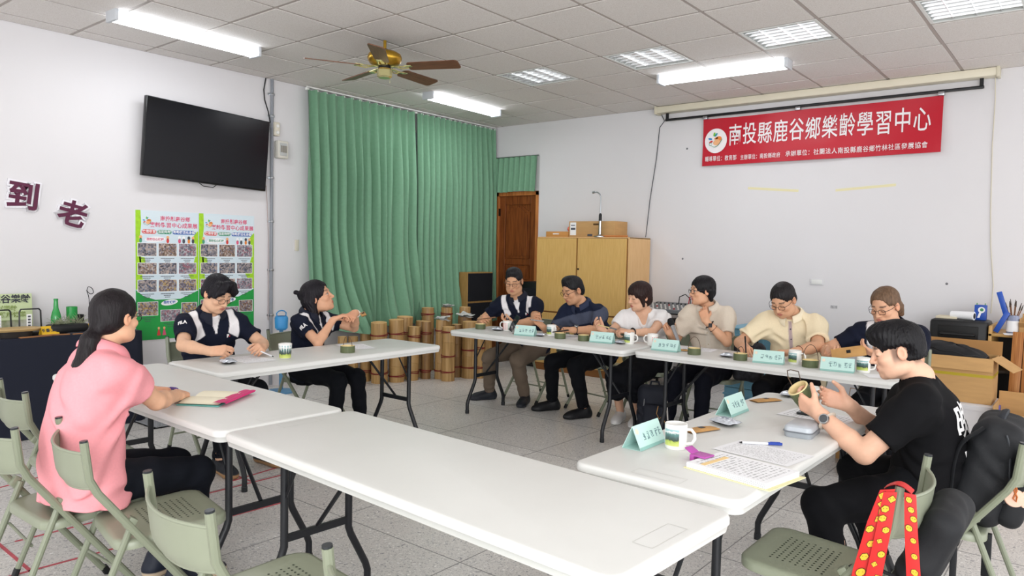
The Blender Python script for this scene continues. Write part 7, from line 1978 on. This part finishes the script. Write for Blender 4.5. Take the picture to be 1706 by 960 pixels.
# ---- watches and bands
def watch(key, sd, face_r, m_band, m_face, off=0.16, width=.009, square=False, label=None):
    body, inf = PPL[key]
    for s_, sh, el, wr, A in inf['arms']:
        if s_ != sd: continue
        ax = unit(el-wr); c = wr+ax*off*.245*1.0; r = .034*inf['sc']
        a = unit(np.cross(ax, [0, 0, 1])); b_ = np.cross(ax, a)
        band = MB().tube([tuple(c+(a*math.cos(q)+b_*math.sin(q))*r) for q in [2*PI*k/24 for k in range(24)]], width, 8, closed=True, sy=.30)
        o = band.obj('watch_band' if face_r else 'bracelet', m_band, body)
        if label: o['label'] = label
        if face_r:
            n = -unit(np.asarray(A['palm'], float)); n = unit(n-ax*(n@ax))
            if key == 'p10': n = unit(V(0.12, -1, 0.22)-ax*(V(0.12, -1, 0.22)@ax))
            q = Vector(tuple(n)).to_track_quat('Z', 'Y').to_euler()
            d = MB().at(tuple(c+n*(r+.001)), q[:])
            if square: d.box((0, 0, .004), (face_r*1.7, face_r*2, .009), .003)
            else: d.lathe([(0, .010), (face_r*.92, .010), (face_r, .007), (face_r, 0), (0, 0)], 24)
            d.obj('watch_case', STEEL if not square else BLACK, body)
            d2 = MB().at(tuple(c+n*(r+.001)), q[:])
            if square: d2.box((0, 0, .009), (face_r*1.4, face_r*1.6, .001))
            else: d2.disc(face_r*.80, .0105)
            d2.obj('watch_face', m_face, body, 0)
WF = M('watch_glass', '33363b', .15); BANDB = M('band_black', '1c1b1d', .6); BANDS = M('band_sand', 'cfc3b4', .5)
watch('p10', -1, .021, BANDS, WF, .22, .011); watch('p7', -1, .016, BANDB, WF, .18, .011, True); watch('p5', -1, .017, BANDB, WF, .10); watch('p6', -1, 0, BANDB, WF, .12, .010); watch('p7', -1, 0, M('band_brown', '5a3a2a', .6), WF, .36, .005); watch('p8', -1, 0, M('band_brown', '5a3a2a', .6), WF, .25, .004); watch('p3', -1, 0, M('beads_white', 'e6e0d6', .5), WF, .06, .006)
# ---- prints on the shirts, laid onto the cloth
def shirt_of(body):
    for c in kids(body):
        if c.name.split('.')[0] in ('polo_shirt', 't_shirt', 'shirt'): return c
def lay_text(key, name, txt, size, mat, p, n, up, bold=.001, sx=1.0, lift=.0025):
    body, inf = PPL[key]; sh = shirt_of(body); me = sh.data
    bvh = BVHTree.FromPolygons([v.co for v in me.vertices], [tuple(q.vertices) for q in me.polygons])
    n = Vector(tuple(n)).normalized(); up = Vector(tuple(up)); up = (up-n*up.dot(n)).normalized(); rt_ = up.cross(n)
    o = text_obj(name, txt, size, mat, body, (0, 0, 0), (0, 0, 0), 0.0, bold, 1.0)
    bm = bmesh.new(); bm.from_mesh(o.data); bmesh.ops.triangulate(bm, faces=bm.faces[:])
    for _ in range(2): bmesh.ops.subdivide_edges(bm, edges=[e for e in bm.edges if e.calc_length() > size*.12], cuts=1); bmesh.ops.triangulate(bm, faces=bm.faces[:])
    c = Vector(tuple(p))
    for v in bm.verts:
        q = c+rt_*v.co.x*sx+up*v.co.y+n*.12
        hit = bvh.ray_cast(q, -n, .30)
        v.co = (hit[0]+n*lift) if hit[0] else (c+rt_*v.co.x*sx+up*v.co.y)
    bm.to_mesh(o.data); bm.free()
    return o
PRW = M('shirt_print_white', 'eceaea', .7); PRR = M('shirt_print_red', 'b3243a', .7)
def chest(key):
    body, i = PPL[key]; return i
i = chest('p10'); up_ = i['up']
nb = -i['fw']*0.80-i['rt']*0.60
c0 = i['P']+(i['N']-i['P'])*0.62-i['fw']*0.12-i['rt']*0.05
lay_text('p10', 'back_print', '晚', .135, PRW, c0+up_*.02, nb, up_, .002, .95); lay_text('p10', 'back_print', '点', .12, PRW, c0-up_*.115, nb, up_, .002, .95)
for key, sz in (('p2', .030), ('p3', .030)):
    i = chest(key); a = [q for q in i['arms'] if q[0] == 1][0]
    m = a[1]+(a[2]-a[1])*.40; ax = unit(a[2]-a[1]); n = V(.85, -.65, .1); n = unit(n-ax*(n@ax))
    lay_text(key, 'sleeve_print', 'FILA', sz, PRW, m, n, -ax, .0012)
i = chest('p4'); a = [q for q in i['arms'] if q[0] == 1][0]
for key in ('p2', 'p4'):
    i = chest(key); c = i['P']+(i['N']-i['P'])*.68-i['rt']*.075+i['fw']*.12
    lay_text(key, 'chest_print', 'F', .028, PRW, c, i['fw'], i['up'], .003); lay_text(key, 'chest_print', '▪', .03, PRR, c+i['up']*-.004+i['rt']*-.012, i['fw'], i['up'], .001)
# ---- red tape laid out on the terrazzo
for p, q in (((3.11, -5.80), (3.135, -5.36)), ((2.675, -5.76), (2.69, -5.06)), ((1.96, -5.335), (2.66, -5.325)), ((2.66, -6.60), (2.675, -6.05)), ((2.62, -6.66), (3.12, -6.668)), ((3.07, -6.76), (3.10, -6.25)), ((2.57, -5.40), (2.46, -4.50)), ((1.70, -6.42), (1.57, -5.86)), ((3.11, -5.80), (2.70, -5.76))):
    tape(p, q)
